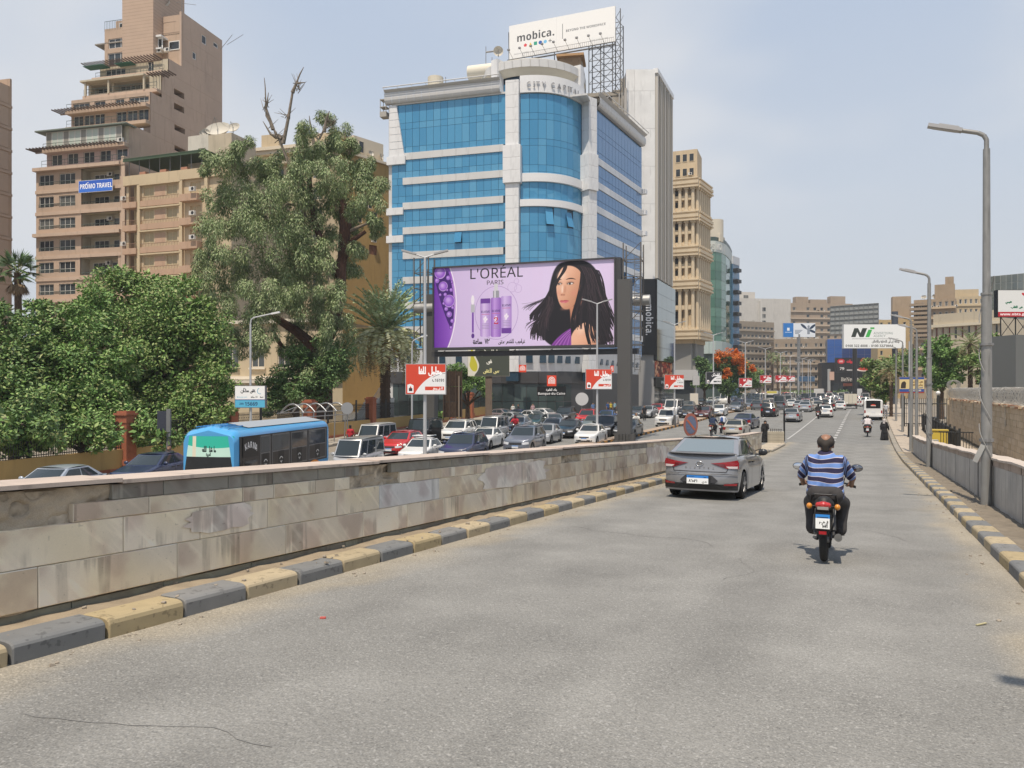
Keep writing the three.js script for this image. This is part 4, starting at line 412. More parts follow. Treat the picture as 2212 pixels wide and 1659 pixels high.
// curved glass bay
const nC=9,ap=Array.from({length:nC+1},(_,i)=>arc(i/nC));backing('bay_backing',ap,yBase,yTop+2);const bay=part('curved_bay');
const rowsC=[];{let yy=yTop-0.1;for(let k=0;k<4;k++){rowsC.push([yy-2.5,yy],[yy-3.36,yy-2.5]);yy-=3.36;}yy=y(395);rowsC.push([yy-1.6,yy],[yy-2.6,yy-1.6]);yy=y(448);for(let k=0;k<8&&yy>yBase+3.4;k++){rowsC.push([yy-2.4,yy],[yy-3.3,yy-2.4]);yy-=3.3;}}
rowsC.forEach(([a,b],r)=>{if(a<y(377)&&b>y(377)+0.3)a=y(377);for(let i=0;i<nC;i++){const o=pane(bay,ap[i],ap[i+1],a,b,pick(blueGlass));if(r===10&&(i===3||i===6)){o.rotation.order='YXZ';o.rotation.x=-0.26;o.position.z+=0.3;}}});
const bandC=(y0,y1,off,m,name,n=18)=>{const w=new MB();for(let i=0;i<n;i++){const a=arc(i/n),b=arc((i+1)/n),N=(t)=>{const p=arc(t-0.01),q=arc(t+0.01),l=Math.hypot(q[0]-p[0],q[1]-p[1]);return[-(q[1]-p[1])/l,(q[0]-p[0])/l];},na=N(i/n),nb=N((i+1)/n),O=(p,nn,o,h)=>[p[0]+nn[0]*o,h,p[1]+nn[1]*o];w.quad(O(a,na,off,y0),O(b,nb,off,y0),O(b,nb,off,y1),O(a,na,off,y1));w.quad(O(a,na,off,y1),O(b,nb,off,y1),O(b,nb,-0.3,y1),O(a,na,-0.3,y1));w.quad(O(a,na,-0.3,y0),O(b,nb,-0.3,y0),O(b,nb,off,y0),O(a,na,off,y0));}return w.mesh(name,m,g);};
bandC(y(395),y(377),0.35,clad,'curved_band');bandC(y(448),y(433),0.35,clad,'curved_band');bandC(yTop-0.05,yTop+2.15,0.32,clad,'fascia');
{
const s='CITY CAPITAL';const adv={I:0.5,' ':0.5,T:0.9,Y:0.95,C:1.05,A:1.05,P:0.95,L:0.85},cum=[0];for(let i=1;i<=200;i++){const p=arc((i-1)/200),q=arc(i/200);cum.push(cum[i-1]+Math.hypot(q[0]-p[0],q[1]-p[1]));}const tot=[...s].reduce((a,ch)=>a+adv[ch],0),sA=cum[200]*0.08,k9=cum[200]*0.78/tot;let acc=0;for(const ch of s){const tgt=sA+acc*k9,t=cum.findIndex((q)=>q>=tgt)/200;acc+=adv[ch];if(ch!==' '){const p=arc(t),q=arc(t+0.05),l=Math.hypot(q[0]-p[0],q[1]-p[1]),n=[-(q[1]-p[1])/l,(q[0]-p[0])/l];const tg=new TextGeometry(ch,{font:fontR,size:0.82*k9,depth:0.12,curveSegments:4});const o=mesh('letter',tg,M([0.34,0.34,0.35],0.35,{metalness:0.4}),g,[p[0]+n[0]*0.36,yTop+0.6,p[1]+n[1]*0.4]);o.rotation.y=Math.atan2(-(q[1]-p[1]),q[0]-p[0]);}}}
// street facade, paler blue
const right=part('street_facade'),nR=15,rp=Array.from({length:nR+1},(_,i)=>[lerp(C[0],D[0],i/nR),lerp(C[1],D[1],i/nR)]);backing('street_backing',rp,yBase,yTop+0.6);
const mm=new MB();const rowsR=[...rowsTop,...rowsLow.slice(0,8)];const ang=Math.atan2(-(dirR[1]),dirR[0]);rowsR.forEach(([a,b],r)=>{for(let i=0;i<nR;i++){const p=rp[i],q=rp[i+1];mm.box((p[0]+q[0])/2,(a+b)/2,(p[1]+q[1])/2,LR/nR-0.05,b-a-0.05,0.04,ang);}});mm.mesh('glass_panes',blueGlassR[0],right).userData.kind='stuff';
for(const[r,i]of[[8,1],[8,4],[8,9],[8,12]]){const p=rp[i],q=rp[i+1],[a,b]=rowsLow[r],o=pane(right,p,q,a,b,blueGlassR[1]);o.rotation.order='YXZ';o.rotation.x=-0.3;o.translateZ(0.3);}
{const m=new MB();for(const[a,b]of rowsLow.slice(8))for(let i=0;i<nR;i++){const p=rp[i],q=rp[i+1];m.box((p[0]+q[0])/2,(a+b)/2,(p[1]+q[1])/2,LR/nR-0.05,b-a-0.05,0.04,ang);}m.mesh('glass_panes',blueGlassR[0],right).userData.kind='stuff';}
bands.forEach(([a,b],i)=>{if(i===1||i===0){}const o=mesh('spandrel_band',boxGeo(LR+0.3,b-a,0.3),clad,g,[(C[0]+D[0])/2,(a+b)/2,(C[1]+D[1])/2]);o.rotation.y=ang;});
for(const v of[0,3.3,6.6]){const o=mesh('corner_ledge',boxGeo(0.9,0.7,1.6),clad,g,[D[0],yB-0.5-v*1.0,D[1]]);o.rotation.y=ang;}
// sloping base skirt and dark bank floor
const base=new MB(),B0=[[-1,0.2],[W-0.4,0.4],arc(0.25),arc(0.5),arc(0.8),[C[0],C[1]],[D[0],D[1]]].map((p,i)=>[p[0],p[1]+0.4]);
for(let i=0;i+1<B0.length;i++){const[a,b]=[B0[i],B0[i+1]],ca=[a[0]*0.97+0.3,a[1]-0.5],cb=[b[0]*0.97+0.3,b[1]-0.5];const q=new MB();q.quad([ca[0],6.3,ca[1]],[cb[0],6.3,cb[1]],[b[0],9.4,b[1]],[a[0],9.4,a[1]]);q.quad([a[0],9.4,a[1]],[b[0],9.4,b[1]],[cb[0],9.4,cb[1]-1.5],[ca[0],9.4,ca[1]-1.5]);q.mesh('skirt_panel',clad,g);const n=Math.max(2,Math.round(Math.hypot(b[0]-a[0],b[1]-a[1])/2.3));for(let k=0;k<n;k++){const t=(k+0.5)/n,o=mesh('skirt_window',boxGeo(0.85,1.1,0.12),M([0.03,0.06,0.09],0.1),g,[lerp((a[0]+ca[0])/2,(b[0]+cb[0])/2,t),7.9,lerp((a[1]+ca[1])/2,(b[1]+cb[1])/2,t)+0.06]);o.rotation.y=Math.atan2(-(b[1]-a[1]),b[0]-a[0]);}}
const fl=B0.map((p)=>[p[0]*0.97+0.3,p[1]-0.75]);const dk=M([0.03,0.036,0.038],0.15),sg=M([0.065,0.065,0.068],0.3),tint=[M([0.05,0.075,0.075],0.08),M([0.035,0.05,0.052],0.08),M([0.07,0.10,0.10],0.1)];
for(let i=0;i+1<fl.length;i++){const[a,b]=[fl[i],fl[i+1]],L=Math.hypot(b[0]-a[0],b[1]-a[1]),ry=Math.atan2(-(b[1]-a[1]),b[0]-a[0]),n=Math.max(1,Math.round(L/1.5));mesh('shopfront_backing',boxGeo(L,6.3,0.2),sg,g,[(a[0]+b[0])/2,3.1,(a[1]+b[1])/2-0.16]).rotation.y=ry;for(let k=0;k<n;k++)for(const[y0,y1]of[[0.1,2.3],[2.4,4.6]]){const t=(k+0.5)/n;mesh('shopfront_pane',boxGeo(L/n-0.08,y1-y0,0.03),tint[(k+i)%3],g,[lerp(a[0],b[0],t),(y0+y1)/2,lerp(a[1],b[1],t)]).rotation.y=ry;}mesh('sign_band',boxGeo(L,1.55,0.25),sg,g,[(a[0]+b[0])/2,5.5,(a[1]+b[1])/2+0.1]).rotation.y=ry;}
g.userData.floorline=1;delete g.userData.floorline;
// bank sign: orange tile with arches, white lettering
const tile=canvasTex(128,128,(c)=>{c.fillStyle='#e8492a';c.fillRect(0,0,128,128);c.strokeStyle='#fff';c.lineWidth=9;for(const[r,h]of[[42,100],[25,100],[8,100]]){c.beginPath();c.moveTo(64-r,h);c.lineTo(64-r,62);c.arc(64,62,r,Math.PI,0);c.lineTo(64+r,h);c.stroke();}});
const tileM=M([1,1,1],0.5,{map:tile});const pv=(u,v,d)=>T.wl(pt(u,v,d));
const put=(u0,u1,v0,v1,d,m,name,th=0.3)=>{const a=pv(u0,v1,d),b=pv(u1,v0,d),w=Math.hypot(b.x-a.x,b.z-a.z),h=b.y-a.y;const ry=Math.atan2(-(b.z-a.z),b.x-a.x);const o=mesh(name,boxGeo(w,h,th),M([0.55,0.1,0.05],0.6),g,[(a.x+b.x)/2,(a.y+b.y)/2,(a.z+b.z)/2-th/2-0.01]);o.rotation.y=ry;const f=mesh('sign_face',panelGeo(w,h),m,o,[0,0,th/2+0.012]);return o;};
put(1181,1201,811,834,97.6,tileM,'bank_emblem');put(1120,1136,788,804,98,tileM,'bank_emblem');put(1318,1325,790,804,105,tileM,'bank_emblem');
const bank=canvasTex(512,180,(c,w,h)=>{c.fillStyle='#0d0d0e';c.fillRect(0,0,w,h);c.fillStyle='#eee';c.font='bold 62px sans-serif';c.textAlign='center';c.fillText('Banque du Caire',w/2,158,490);ARABIC(c,'بنك القاهرة',w/2,78,58,'#eee',7,480,1);});
put(1160,1222,835,855,97.6,M([1,1,1],0.5,{map:bank}),'bank_name_board',0.12);
// roof drum, tanks, machine room
{const c=T.wl(pt(1148,840,111)),R=6.7,yb=yTop+1.2,o=part('roof_drum');o.position.set(c.x,0,c.z);const yD=T.loc(1148,152,c.z+R)[1],q=new MB();q.cyl([0,yb-2,0],[0,yD,0],R-0.15,R-0.15,40);q.mesh('drum_wall',mull,o);for(let i=0;i<36;i++){const a=i/36*Math.PI*2;if(Math.sin(a)<-0.3)continue;const p=mesh('glass_pane',boxGeo(2*R*Math.sin(Math.PI/36)-0.04,yD-yb-1.2,0.05),blueGlass[i%4],o,[Math.cos(a)*R,(yD+yb-1.6)/2,Math.sin(a)*R]);p.rotation.y=Math.PI/2-a;}const lip=new THREE.LatheGeometry([[R+0.1,yD-0.6],[R+1.0,yD+0.2],[R+1.0,yD+1.3],[R+0.6,yD+1.5],[R*0.8,yD+1.9],[R*0.4,yD+2.3],[0.01,yD+2.4]].map((p)=>new THREE.Vector2(...p)),48);mesh('drum_lip',lip,M([0.62,0.58,0.48],0.7),o);for(let i=0;i<40;i++){const a=i/40*Math.PI*2;if(Math.sin(a)<-0.4)continue;const p=mesh('lip_panel',boxGeo(2*(R+1.03)*Math.sin(Math.PI/40)-0.03,1.05,0.05),clad2,o,[Math.cos(a)*(R+1.03),yD+0.72,Math.sin(a)*(R+1.03)]);p.rotation.y=Math.PI/2-a;}for(const a of[2.0,0.25]){const p=mesh('drum_fin',boxGeo(1.1,5,1.3),clad,o,[Math.cos(a)*(R+0.7),yD-0.7,Math.sin(a)*(R+0.7)]);p.rotation.y=Math.PI/2-a;}}
{const k=T.wl(pt(941,840,108)),yk=T.loc(941,190,k.z)[1];const q=new MB();q.cyl([k.x,yk-2,k.z],[k.x,yk+1.4,k.z],1.1,1.1,16);q.cyl([k.x,yk+1.4,k.z],[k.x,yk+1.6,k.z],1.0,0.5,16);q.mesh('water_tank',M([0.62,0.57,0.46],0.7),g);const k2=T.wl(pt(1035,840,108));const q2=new MB();q2.cyl([k2.x-1.5,yk+2.2,k2.z],[k2.x+2.5,yk+2.2,k2.z],1.0,1.0,16);q2.cyl([k2.x-8,yk-0.3,k2.z],[k2.x-4.6,yk-0.3,k2.z],0.8,0.8,12);q2.mesh('water_tank',M([0.66,0.62,0.52],0.7),g);addBox('machine_room',clad2,g,k2.x-8,k2.x+3,yTop,yk+1.6,k2.z-4,k2.z-0.8);const q3=new MB();for(const[dx,h]of[[-5,6],[-0.6,5],[1,9.6],[1.9,8]])q3.cyl([k2.x+dx,yTop,k2.z],[k2.x+dx,yTop+h,k2.z],0.07,0.05,5);q3.cyl([k2.x+1,yTop+8.8,k2.z],[k2.x+2.6,yTop+8.8,k2.z],0.12,0.12,6);q3.mesh('antenna_mast',MT.steel,g);dish(g,k2.x+2.9,yTop+8.6,k2.z+0.3,0.7,0.3,0.1);}
{
const[x,yy]=T.loc(831,235,0);const q=new MB();for(const[a,b]of[[-0.7,-0.5],[0.7,-0.5],[-0.7,0.5],[0.7,0.5]])q.box(x+a*0.6,yy,b,0.07,2.4,0.07);q.box(x,yy-0.9,0,0.95,0.7,1.1);q.box(x,yy+0.1,0,0.95,0.1,1.1);q.box(x,yy+1.1,0,0.95,0.1,1.1);q.cyl([x,yy+1.2,0],[x,yTop+2.2,0.2],0.03,0.03,4);q.mesh('cleaning_cradle',M([0.38,0.36,0.32],0.7),g);}
{const m=new MB();m.b2(0,W,yTop,yTop+0.25,-17,0.2,0);m.b2(W,W+10,yTop,yTop+0.25,-17,-3.2,0);m.b2(-0.6,0.0,0,yTop,-16,-0.1,0);m.mesh('roof_slab',clad2,g);}
}
const yTopRef=46;
// ---------- unfinished concrete building behind, with the white rooftop billboard ----------
{
const T=bld('concrete_building','raw concrete building rising behind the blue office block',1196,128,1352,126),g=T.g,W=T.L,y=(v,u=1280,z=0)=>T.loc(u,v,z)[1],con=M([0.40,0.365,0.31],0.95,{map:TX.concrete}),brown=M([0.36,0.25,0.16],0.95,{map:TX.concrete});
const x=(u)=>T.loc(u,300)[0];const m=new MB(),hs=[[x(1285)+0.3,x(1322),y(352),y(330)],[x(1290),x(1318),y(265),y(245)]];addBox('stair_core',con,g,x(1205),x(1258),0,y(132),-8,0.2);wallHoles(m,x(1258),x(1340),0,y(208),0,[[x(1272),x(1322),y(275),y(243)],[x(1272),x(1322),y(232),y(222)]],3.2);m.mesh('concrete_wall',con,g);addBox('recess_back',con,g,x(1270),x(1325),y(280),y(215),-3.4,-3.2);addBox('roof_beam',con,g,x(1255),x(1345),y(212),y(204),-6,0.6);addBox('column',con,g,x(1322),x(1345),0,y(200),-1,0.5);addBox('brown_wall',brown,g,x(1208),x(1256),y(190),y(118),0.204,0.35);addBox('canopy',M([0.42,0.25,0.12],0.8),g,x(1203),x(1262),y(122),y(117),-4,1.0);railing(g,[[x(1300),y(275),0.1],[x(1322),y(275),0.1]],1,MT.steel,0.3);const pp=new MB();for(const u of[1338,1344,1349])pp.cyl([x(u),10,0.7],[x(u),y(208),0.7],0.12,0.12,6);pp.cyl([x(1352),y(300),0.9],[x(1352),y(200),0.9],0.2,0.2,8);pp.mesh('drain_pipe',M([0.42,0.40,0.37],0.7),g);
// rooftop billboard
const A=pt(1100,124.6,132),B2=pt(1329,93.4,125),o=thing('rooftop_billboard','white rooftop billboard with coloured dots on a steel lattice','billboard',[A.x,0,A.z],Math.atan2(-(B2.z-A.z),B2.x-A.x)),L=Math.hypot(B2.x-A.x,B2.z-A.z),f=frameOf(o),yb=(A.y+B2.y)/2,h=5.75;
const t=canvasTex(1536,480,(c,w,hh)=>{c.fillStyle='#f1f1ef';c.fillRect(0,0,w,hh);c.fillStyle='#4a4d52';c.font='bold 150px sans-serif';c.fillText('mobica.',110,250,640);c.fillRect(790,110,7,210);c.font='bold 46px sans-serif';c.fillStyle='#6a6d72';c.fillText('BEYOND THE WORKSPACE',840,235,590);c.fillStyle='#e0484f';c.beginPath();for(let i=0;i<5;i++)c.lineTo(245+26*Math.sin(i*1.2566),315-26*Math.cos(i*1.2566));c.fill();c.fillStyle='#eec23c';c.beginPath();c.moveTo(322,288);c.lineTo(348,340);c.lineTo(296,340);c.fill();c.fillStyle='#2aa287';c.fillRect(372,290,48,48);c.fillStyle='#3464b4';c.beginPath();c.arc(468,314,26,0,7);c.fill();c.fillStyle='#7cc4ec';c.beginPath();for(let i=0;i<6;i++)c.lineTo(540+27*Math.sin(i*1.0472),314-27*Math.cos(i*1.0472));c.fill();c.fillStyle='#4a4d52';c.fillRect(586,309,50,9);c.fillRect(607,288,9,50);c.font='34px sans-serif';c.fillStyle='#9a9c9f';c.fillText('Hotline: 16992',70,430);c.fillText('www.mobica.net',1180,425);c.strokeStyle='#dcdcda';c.lineWidth=3;c.beginPath();c.moveTo(705,0);c.lineTo(705,hh);c.stroke();});
addBox('board',M([0.62,0.62,0.6],0.7),o,0,L,yb,yb+h,-0.3,-0.02);mesh('billboard_face',panelGeo(L,h),M([1,1,1],0.7,{map:t}),o,[L/2,yb+h/2,0.0]).userData.label='white printed sheet with five small coloured shapes';
for(let i=0;i<9;i++){const q=new MB(),xx=0.6+i*(L-2.6)/8;q.cyl([xx+0.4,yb-0.4,0.4],[xx,yb+0.75,1.7],0.035,0.035,5);q.box(xx,yb+0.85,1.75,0.4,0.25,0.3);q.mesh('floodlight',MT.steel,o);}
const tr=new MB(),xs2=[L-4.6,L-2.6,L-0.6,L+0.7];for(const xx of xs2)for(const z of[-0.6,-2.6])tr.cyl([xx,y(205),z],[xx,yb+h*(z<-1?0.6:0.95),z],0.09,0.09,5);for(let k=0;k<7;k++){const ya=lerp(y(205),yb+h*0.9,k/7),yc=lerp(y(205),yb+h*0.9,(k+1)/7);for(let i=0;i<3;i++){tr.cyl([xs2[i],ya,-0.6],[xs2[i+1],yc,-0.6],0.05,0.05,4);tr.cyl([xs2[i+1],ya,-2.6],[xs2[i],yc,-2.6],0.05,0.05,4);tr.cyl([xs2[i],ya,-0.6],[xs2[i+1],ya,-0.6],0.06,0.06,4);tr.cyl([xs2[i],ya,-2.6],[xs2[i+1],ya,-2.6],0.05,0.05,4);}tr.cyl([xs2[3],ya,-0.6],[xs2[3],yc,-2.6],0.05,0.05,4);}tr.cyl([0,yb-0.4,-0.2],[L,yb-0.4,-0.2],0.12,0.12,6);tr.cyl([0,yb-0.45,0.9],[L,yb-0.45,0.9],0.06,0.06,6);for(const xx of[-0.25,0.6,4,8])tr.cyl([xx,yTopRef,-1],[xx,yb+h*0.85,-0.4],0.08,0.08,5);tr.mesh('steel_lattice',M([0.13,0.13,0.13],0.6),o);railing(o,[[L*0.15,yb-0.42,0.9],[L,yb-0.42,0.9]],0.7,MT.steel,0.35,'catwalk_rail');
}
// ================= the rest of the street's buildings =================
// white panel tower with louvred street side and black mobica sign
{
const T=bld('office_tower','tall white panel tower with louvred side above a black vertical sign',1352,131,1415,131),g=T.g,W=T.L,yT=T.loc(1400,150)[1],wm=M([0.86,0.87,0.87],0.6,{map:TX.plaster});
const yS=T.loc(1400,603)[1],E=T.wl(onLine(1450,-33.2)),dx=E.x-W,dz=E.z,L=Math.hypot(dx,dz),ry=Math.atan2(-dz,dx);
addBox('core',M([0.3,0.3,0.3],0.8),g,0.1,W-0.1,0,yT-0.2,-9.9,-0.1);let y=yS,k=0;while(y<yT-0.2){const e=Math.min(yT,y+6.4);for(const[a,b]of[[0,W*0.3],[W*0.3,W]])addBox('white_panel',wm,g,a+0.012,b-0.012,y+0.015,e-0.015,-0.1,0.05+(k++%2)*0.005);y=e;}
addBox('narrow_window',WG[0],g,0.0,0.9,T.loc(1355,300)[1],T.loc(1355,268)[1],0.06,0.08);
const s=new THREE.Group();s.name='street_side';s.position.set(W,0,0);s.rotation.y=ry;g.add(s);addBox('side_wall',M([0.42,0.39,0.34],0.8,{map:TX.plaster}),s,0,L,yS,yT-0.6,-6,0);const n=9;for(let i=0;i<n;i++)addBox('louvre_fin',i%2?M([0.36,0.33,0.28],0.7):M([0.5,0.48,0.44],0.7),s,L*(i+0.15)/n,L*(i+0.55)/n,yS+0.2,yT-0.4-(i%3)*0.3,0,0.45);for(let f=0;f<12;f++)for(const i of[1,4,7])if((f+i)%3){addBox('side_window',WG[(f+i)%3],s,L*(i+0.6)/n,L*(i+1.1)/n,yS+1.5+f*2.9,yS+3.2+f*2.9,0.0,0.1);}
addBox('roof_edge',wm,s,0,L,yT-0.6,yT+0.2,-0.3,0.5);
// black sign
const yb=T.loc(1400,766)[1],t=canvasTex(128,640,(c,w,h)=>{c.fillStyle='#0c0e12';c.fillRect(0,0,w,h);c.save();c.translate(46,210);c.rotate(Math.PI/2);c.fillStyle='#f2f2f2';c.font='bold 84px sans-serif';c.fillText('mobica.',0,0,270);c.restore();});addBox('sign_box',MT.black,g,T.loc(1383,700)[0],W+0.02,yb,yS,-1,0.3);mesh('vertical_sign',panelGeo(W-T.loc(1383,700)[0],yS-yb),M([1,1,1],0.35,{map:t}),g,[(W+T.loc(1383,700)[0])/2,(yb+yS)/2,0.306]).userData.label='black vertical sign with white lettering';
const gm=M([0.28,0.31,0.29],0.05,{metalness:0.85});for(let i=0;i<4;i++)for(let j=0;j<6;j++)addBox('mirror_pane',gm,s,L*1.15*i/4+0.02,L*1.15*(i+1)/4-0.02,lerp(yb-1,yS,j/6)+0.02,lerp(yb-1,yS,(j+1)/6)-0.02,0.3,0.36+0.003*((i*5+j*3)%4));addBox('glass_box',MT.dark,s,0,L*1.15,yb-1,yS,-2,0.28);
// shop floors
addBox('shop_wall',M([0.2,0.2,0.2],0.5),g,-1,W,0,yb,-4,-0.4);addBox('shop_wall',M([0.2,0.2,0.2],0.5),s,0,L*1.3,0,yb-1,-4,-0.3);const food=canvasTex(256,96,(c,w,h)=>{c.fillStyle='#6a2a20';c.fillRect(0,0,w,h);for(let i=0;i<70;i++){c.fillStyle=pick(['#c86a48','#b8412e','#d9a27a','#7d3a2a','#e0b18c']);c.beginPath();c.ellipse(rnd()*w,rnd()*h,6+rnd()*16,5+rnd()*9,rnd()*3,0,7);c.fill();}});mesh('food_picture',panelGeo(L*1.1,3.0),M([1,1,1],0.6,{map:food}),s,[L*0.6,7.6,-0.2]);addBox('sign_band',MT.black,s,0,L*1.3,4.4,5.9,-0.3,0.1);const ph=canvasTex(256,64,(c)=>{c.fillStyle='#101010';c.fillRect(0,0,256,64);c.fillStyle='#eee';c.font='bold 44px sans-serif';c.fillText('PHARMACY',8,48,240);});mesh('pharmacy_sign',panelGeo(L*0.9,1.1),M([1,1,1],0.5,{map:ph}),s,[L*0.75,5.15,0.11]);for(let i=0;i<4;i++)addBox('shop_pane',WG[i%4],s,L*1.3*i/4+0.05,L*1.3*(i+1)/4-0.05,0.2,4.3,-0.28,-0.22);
}
// ornate sandstone apartment building with stacked columns
{
const T=bld('apartment_building','ornate sand coloured building with stacked columns and stepped balconies',1452,170.8,1501,169),g=T.g,W=T.L,y=(v)=>T.loc(1495,v)[1],sm=M([0.64,0.51,0.34],0.9,{map:TX.plaster}),lt=M([0.70,0.58,0.41],0.9,{map:TX.plaster});
const E=T.wl(onLine(1528,-33.5)),dx=E.x-W,dz=E.z,L=Math.hypot(dx,dz),ry=Math.atan2(-dz,dx),s=new THREE.Group();s.name='street_side';s.position.set(W,0,0);s.rotation.y=ry;g.add(s);
const decks=[395,467,542,614,722].map(y),yb=decks[4]-2;addBox('core_front',sm,g,0,W,yb,decks[0],-8,-0.6);addBox('core_side',sm,s,0,L,yb,decks[0],-4,-0.5);
for(let i=0;i<5;i++){const d=decks[i];for(const[o,w]of[[g,W],[s,L]])for(const[h0,h1,pr]of[[-1.1,-0.75,1.3],[-0.75,-0.35,1.0],[-0.35,0.3,1.25],[0.3,0.75,0.9],[0.75,1.0,1.15]])addBox('balcony_moulding',lt,o,o===s?0.0:-0.3,w+(o===s?0.6:0.9),d+h0,d+h1-0.005,-0.5,pr);if(i<4){const y0=decks[i+1]+1.0,y1=d-1.1;for(const[o,w,n]of[[g,W,3],[s,L,6]]){for(let k=0;k<=n;k++){const q=new MB(),x=w*(k+0.25)/(n+0.5);q.cyl([x,y0,0.45],[x,y1,0.45],0.42,0.36,10);q.box(x,y0+0.2,0.45,1,0.4,1);q.box(x,y1-0.2,0.45,1,0.4,1);q.mesh('column',lt,o);}for(let k=0;k<n;k++)for(const f of[0,0.5]){const xa=w*(k+0.42)/(n+0.5),xb=w*(k+1.08)/(n+0.5);const ya=lerp(y0,y1,f),h=(y1-y0)/2;addBox('window',M([0.03,0.045,0.07],0.1),o,xa,xb,ya+0.8,ya+h-0.3,-0.52,-0.46);if(!f||o===g)addBox('balcony_front',lt,o,xa,xb,ya,ya+0.95,-0.5,0.35);}}}}
addBox('upper_block',sm,g,-0.5,W+0.3,decks[0]+1,y(318),-9,-1.6);addBox('upper_block',M([0.36,0.25,0.16],0.9),g,W*0.25,W+0.25,decks[0]+1,y(322)+0.4,-8.6,-5.2);for(let r=0;r<2;r++)for(let k=0;k<3;k++)windowAt(g,W*(0.1+k*0.3),W*(0.1+k*0.3)+1.1,decks[0]+2+r*3.2,decks[0]+3.8+r*3.2,-1.55,1,lt,WG[1],0.1);acUnit(g,W*0.75,decks[0]+2.4,-1.3);
addBox('ground_floors',M([0.24,0.235,0.22],0.6),g,-0.5,W,0,yb,-6,-1.2);addBox('ground_floors',M([0.24,0.235,0.22],0.6),s,0,L,0,yb,-5,-0.8);addBox('shop_canopy',M([0.5,0.5,0.5],0.5),g,-1,W+1,yb*0.42,yb*0.58,-2,2.5);addBox('shop_glass',WG[2],g,0,W,0.5,yb*0.4,-1.1,1.2);addBox('green_banner',M([0.2,0.42,0.18],0.8,{map:TX.paintworn}),g,W+1.2,W+4,yb*0.32,yb*0.66,1.5,1.7);
}
// green glass building with a rounded corner, and the slim blue one behind it
{
const c=onLine(1556,-37),o=thing('glass_building','green glass building with a rounded corner and silver roof lettering','building',[c.x,0,c.z]),f=frameOf(o),d=-c.x*SY-c.z*CY,y=(v)=>YC+(840-v)*(d-6)/FPX,R=0,gm=[[0.10,0.21,0.155],[0.08,0.175,0.13],[0.13,0.25,0.19]].map((q)=>M(q,0.06,{metalness:0.3}));
const px=(u,dd)=>{const p=f.wl(pt(u,840,dd));return[p.x,p.z];},ring=[px(1519,d-8),px(1532,d-9),px(1545,d-9),px(1558,d-7),px(1568,d-3),px(1576,d+4),px(1581,d+12)],yB=y(765),yT=y(548),n=ring.length;
const m=new MB();for(let i=0;i+1<n;i++){const[a,b]=[ring[i],ring[i+1]];m.quad([a[0],0,a[1]-0.2],[b[0],0,b[1]-0.2],[b[0],yT+4,b[1]-0.2],[a[0],yT+4,a[1]-0.2]);const rows=11;for(let j=0;j<rows;j++){const L=Math.hypot(b[0]-a[0],b[1]-a[1]),p=mesh('glass_pane',boxGeo(L-0.08,(yT-yB)/rows-0.08,0.05),gm[(i*3+j*2)%3],o,[(a[0]+b[0])/2,lerp(yB,yT,(j+0.5)/rows),(a[1]+b[1])/2]);p.rotation.y=Math.atan2(-(b[1]-a[1]),b[0]-a[0])+rr(-0.012,0.012);}const L=Math.hypot(b[0]-a[0],b[1]-a[1]),ry=Math.atan2(-(b[1]-a[1]),b[0]-a[0]);mesh('parapet_panel',boxGeo(L,y(525)-yT,0.3),M([0.5,0.54,0.51],0.5),o,[(a[0]+b[0])/2,(yT+y(525))/2,(a[1]+b[1])/2+0.1]).rotation.y=ry;for(let k=0;k<2;k++){const g=new TextGeometry('NIPSMOUTALGE'[i*2+k],{font,size:1.6,depth:0.15,curveSegments:3});const q=mesh('letter',g,M([0.62,0.62,0.58],0.5),o,[lerp(a[0],b[0],0.05+k*0.5),yT+0.6,lerp(a[1],b[1],0.05+k*0.5)+0.35]);q.rotation.y=ry;q.scale.x=Math.min(1,L/3.4);}mesh('base_band',boxGeo(L,y(738)-y(765),0.4),M([0.42,0.5,0.48],0.4),o,[(a[0]+b[0])/2,(y(738)+y(765))/2,(a[1]+b[1])/2+0.15]).rotation.y=ry;}
m.mesh('frame_wall',M([0.05,0.08,0.07],0.4),o);{const q=new MB();q.b2(ring[0][0],ring[3][0],yT+3,yT+5,ring[0][1]-9,ring[0][1]-2,0);q.cyl([ring[0][0]+2.4,yT+3,ring[0][1]-4],[ring[0][0]+2.4,yT+9,ring[0][1]-4],2.2,2.2,16);q.mesh('roof_tank',M([0.6,0.55,0.45],0.8),o);}
const T=bld('glass_building','slim blue building with a column of dark bay windows',1583,222,1597,226),g=T.g,W=T.L,yy=(v)=>T.loc(1590,v)[1];addBox('wall',M([0.08,0.17,0.28],0.3),g,0,W,0,yy(572),-10,0);addBox('roof_panel',M([0.55,0.57,0.6],0.5),g,0,W,yy(572),yy(555),-10,0.1);for(let k=0;k<8;k++){const v=582+k*23.5,q=new MB();q.b2(0.2,W*0.62,yy(v+7),yy(v),0,1.4,0);q.mesh('bay_window',MT.dark,g);addBox('blue_pane',M([0.07,0.2,0.36],0.1),g,0.1,W-0.1,yy(v+20),yy(v+9),0.0,0.08);}
}
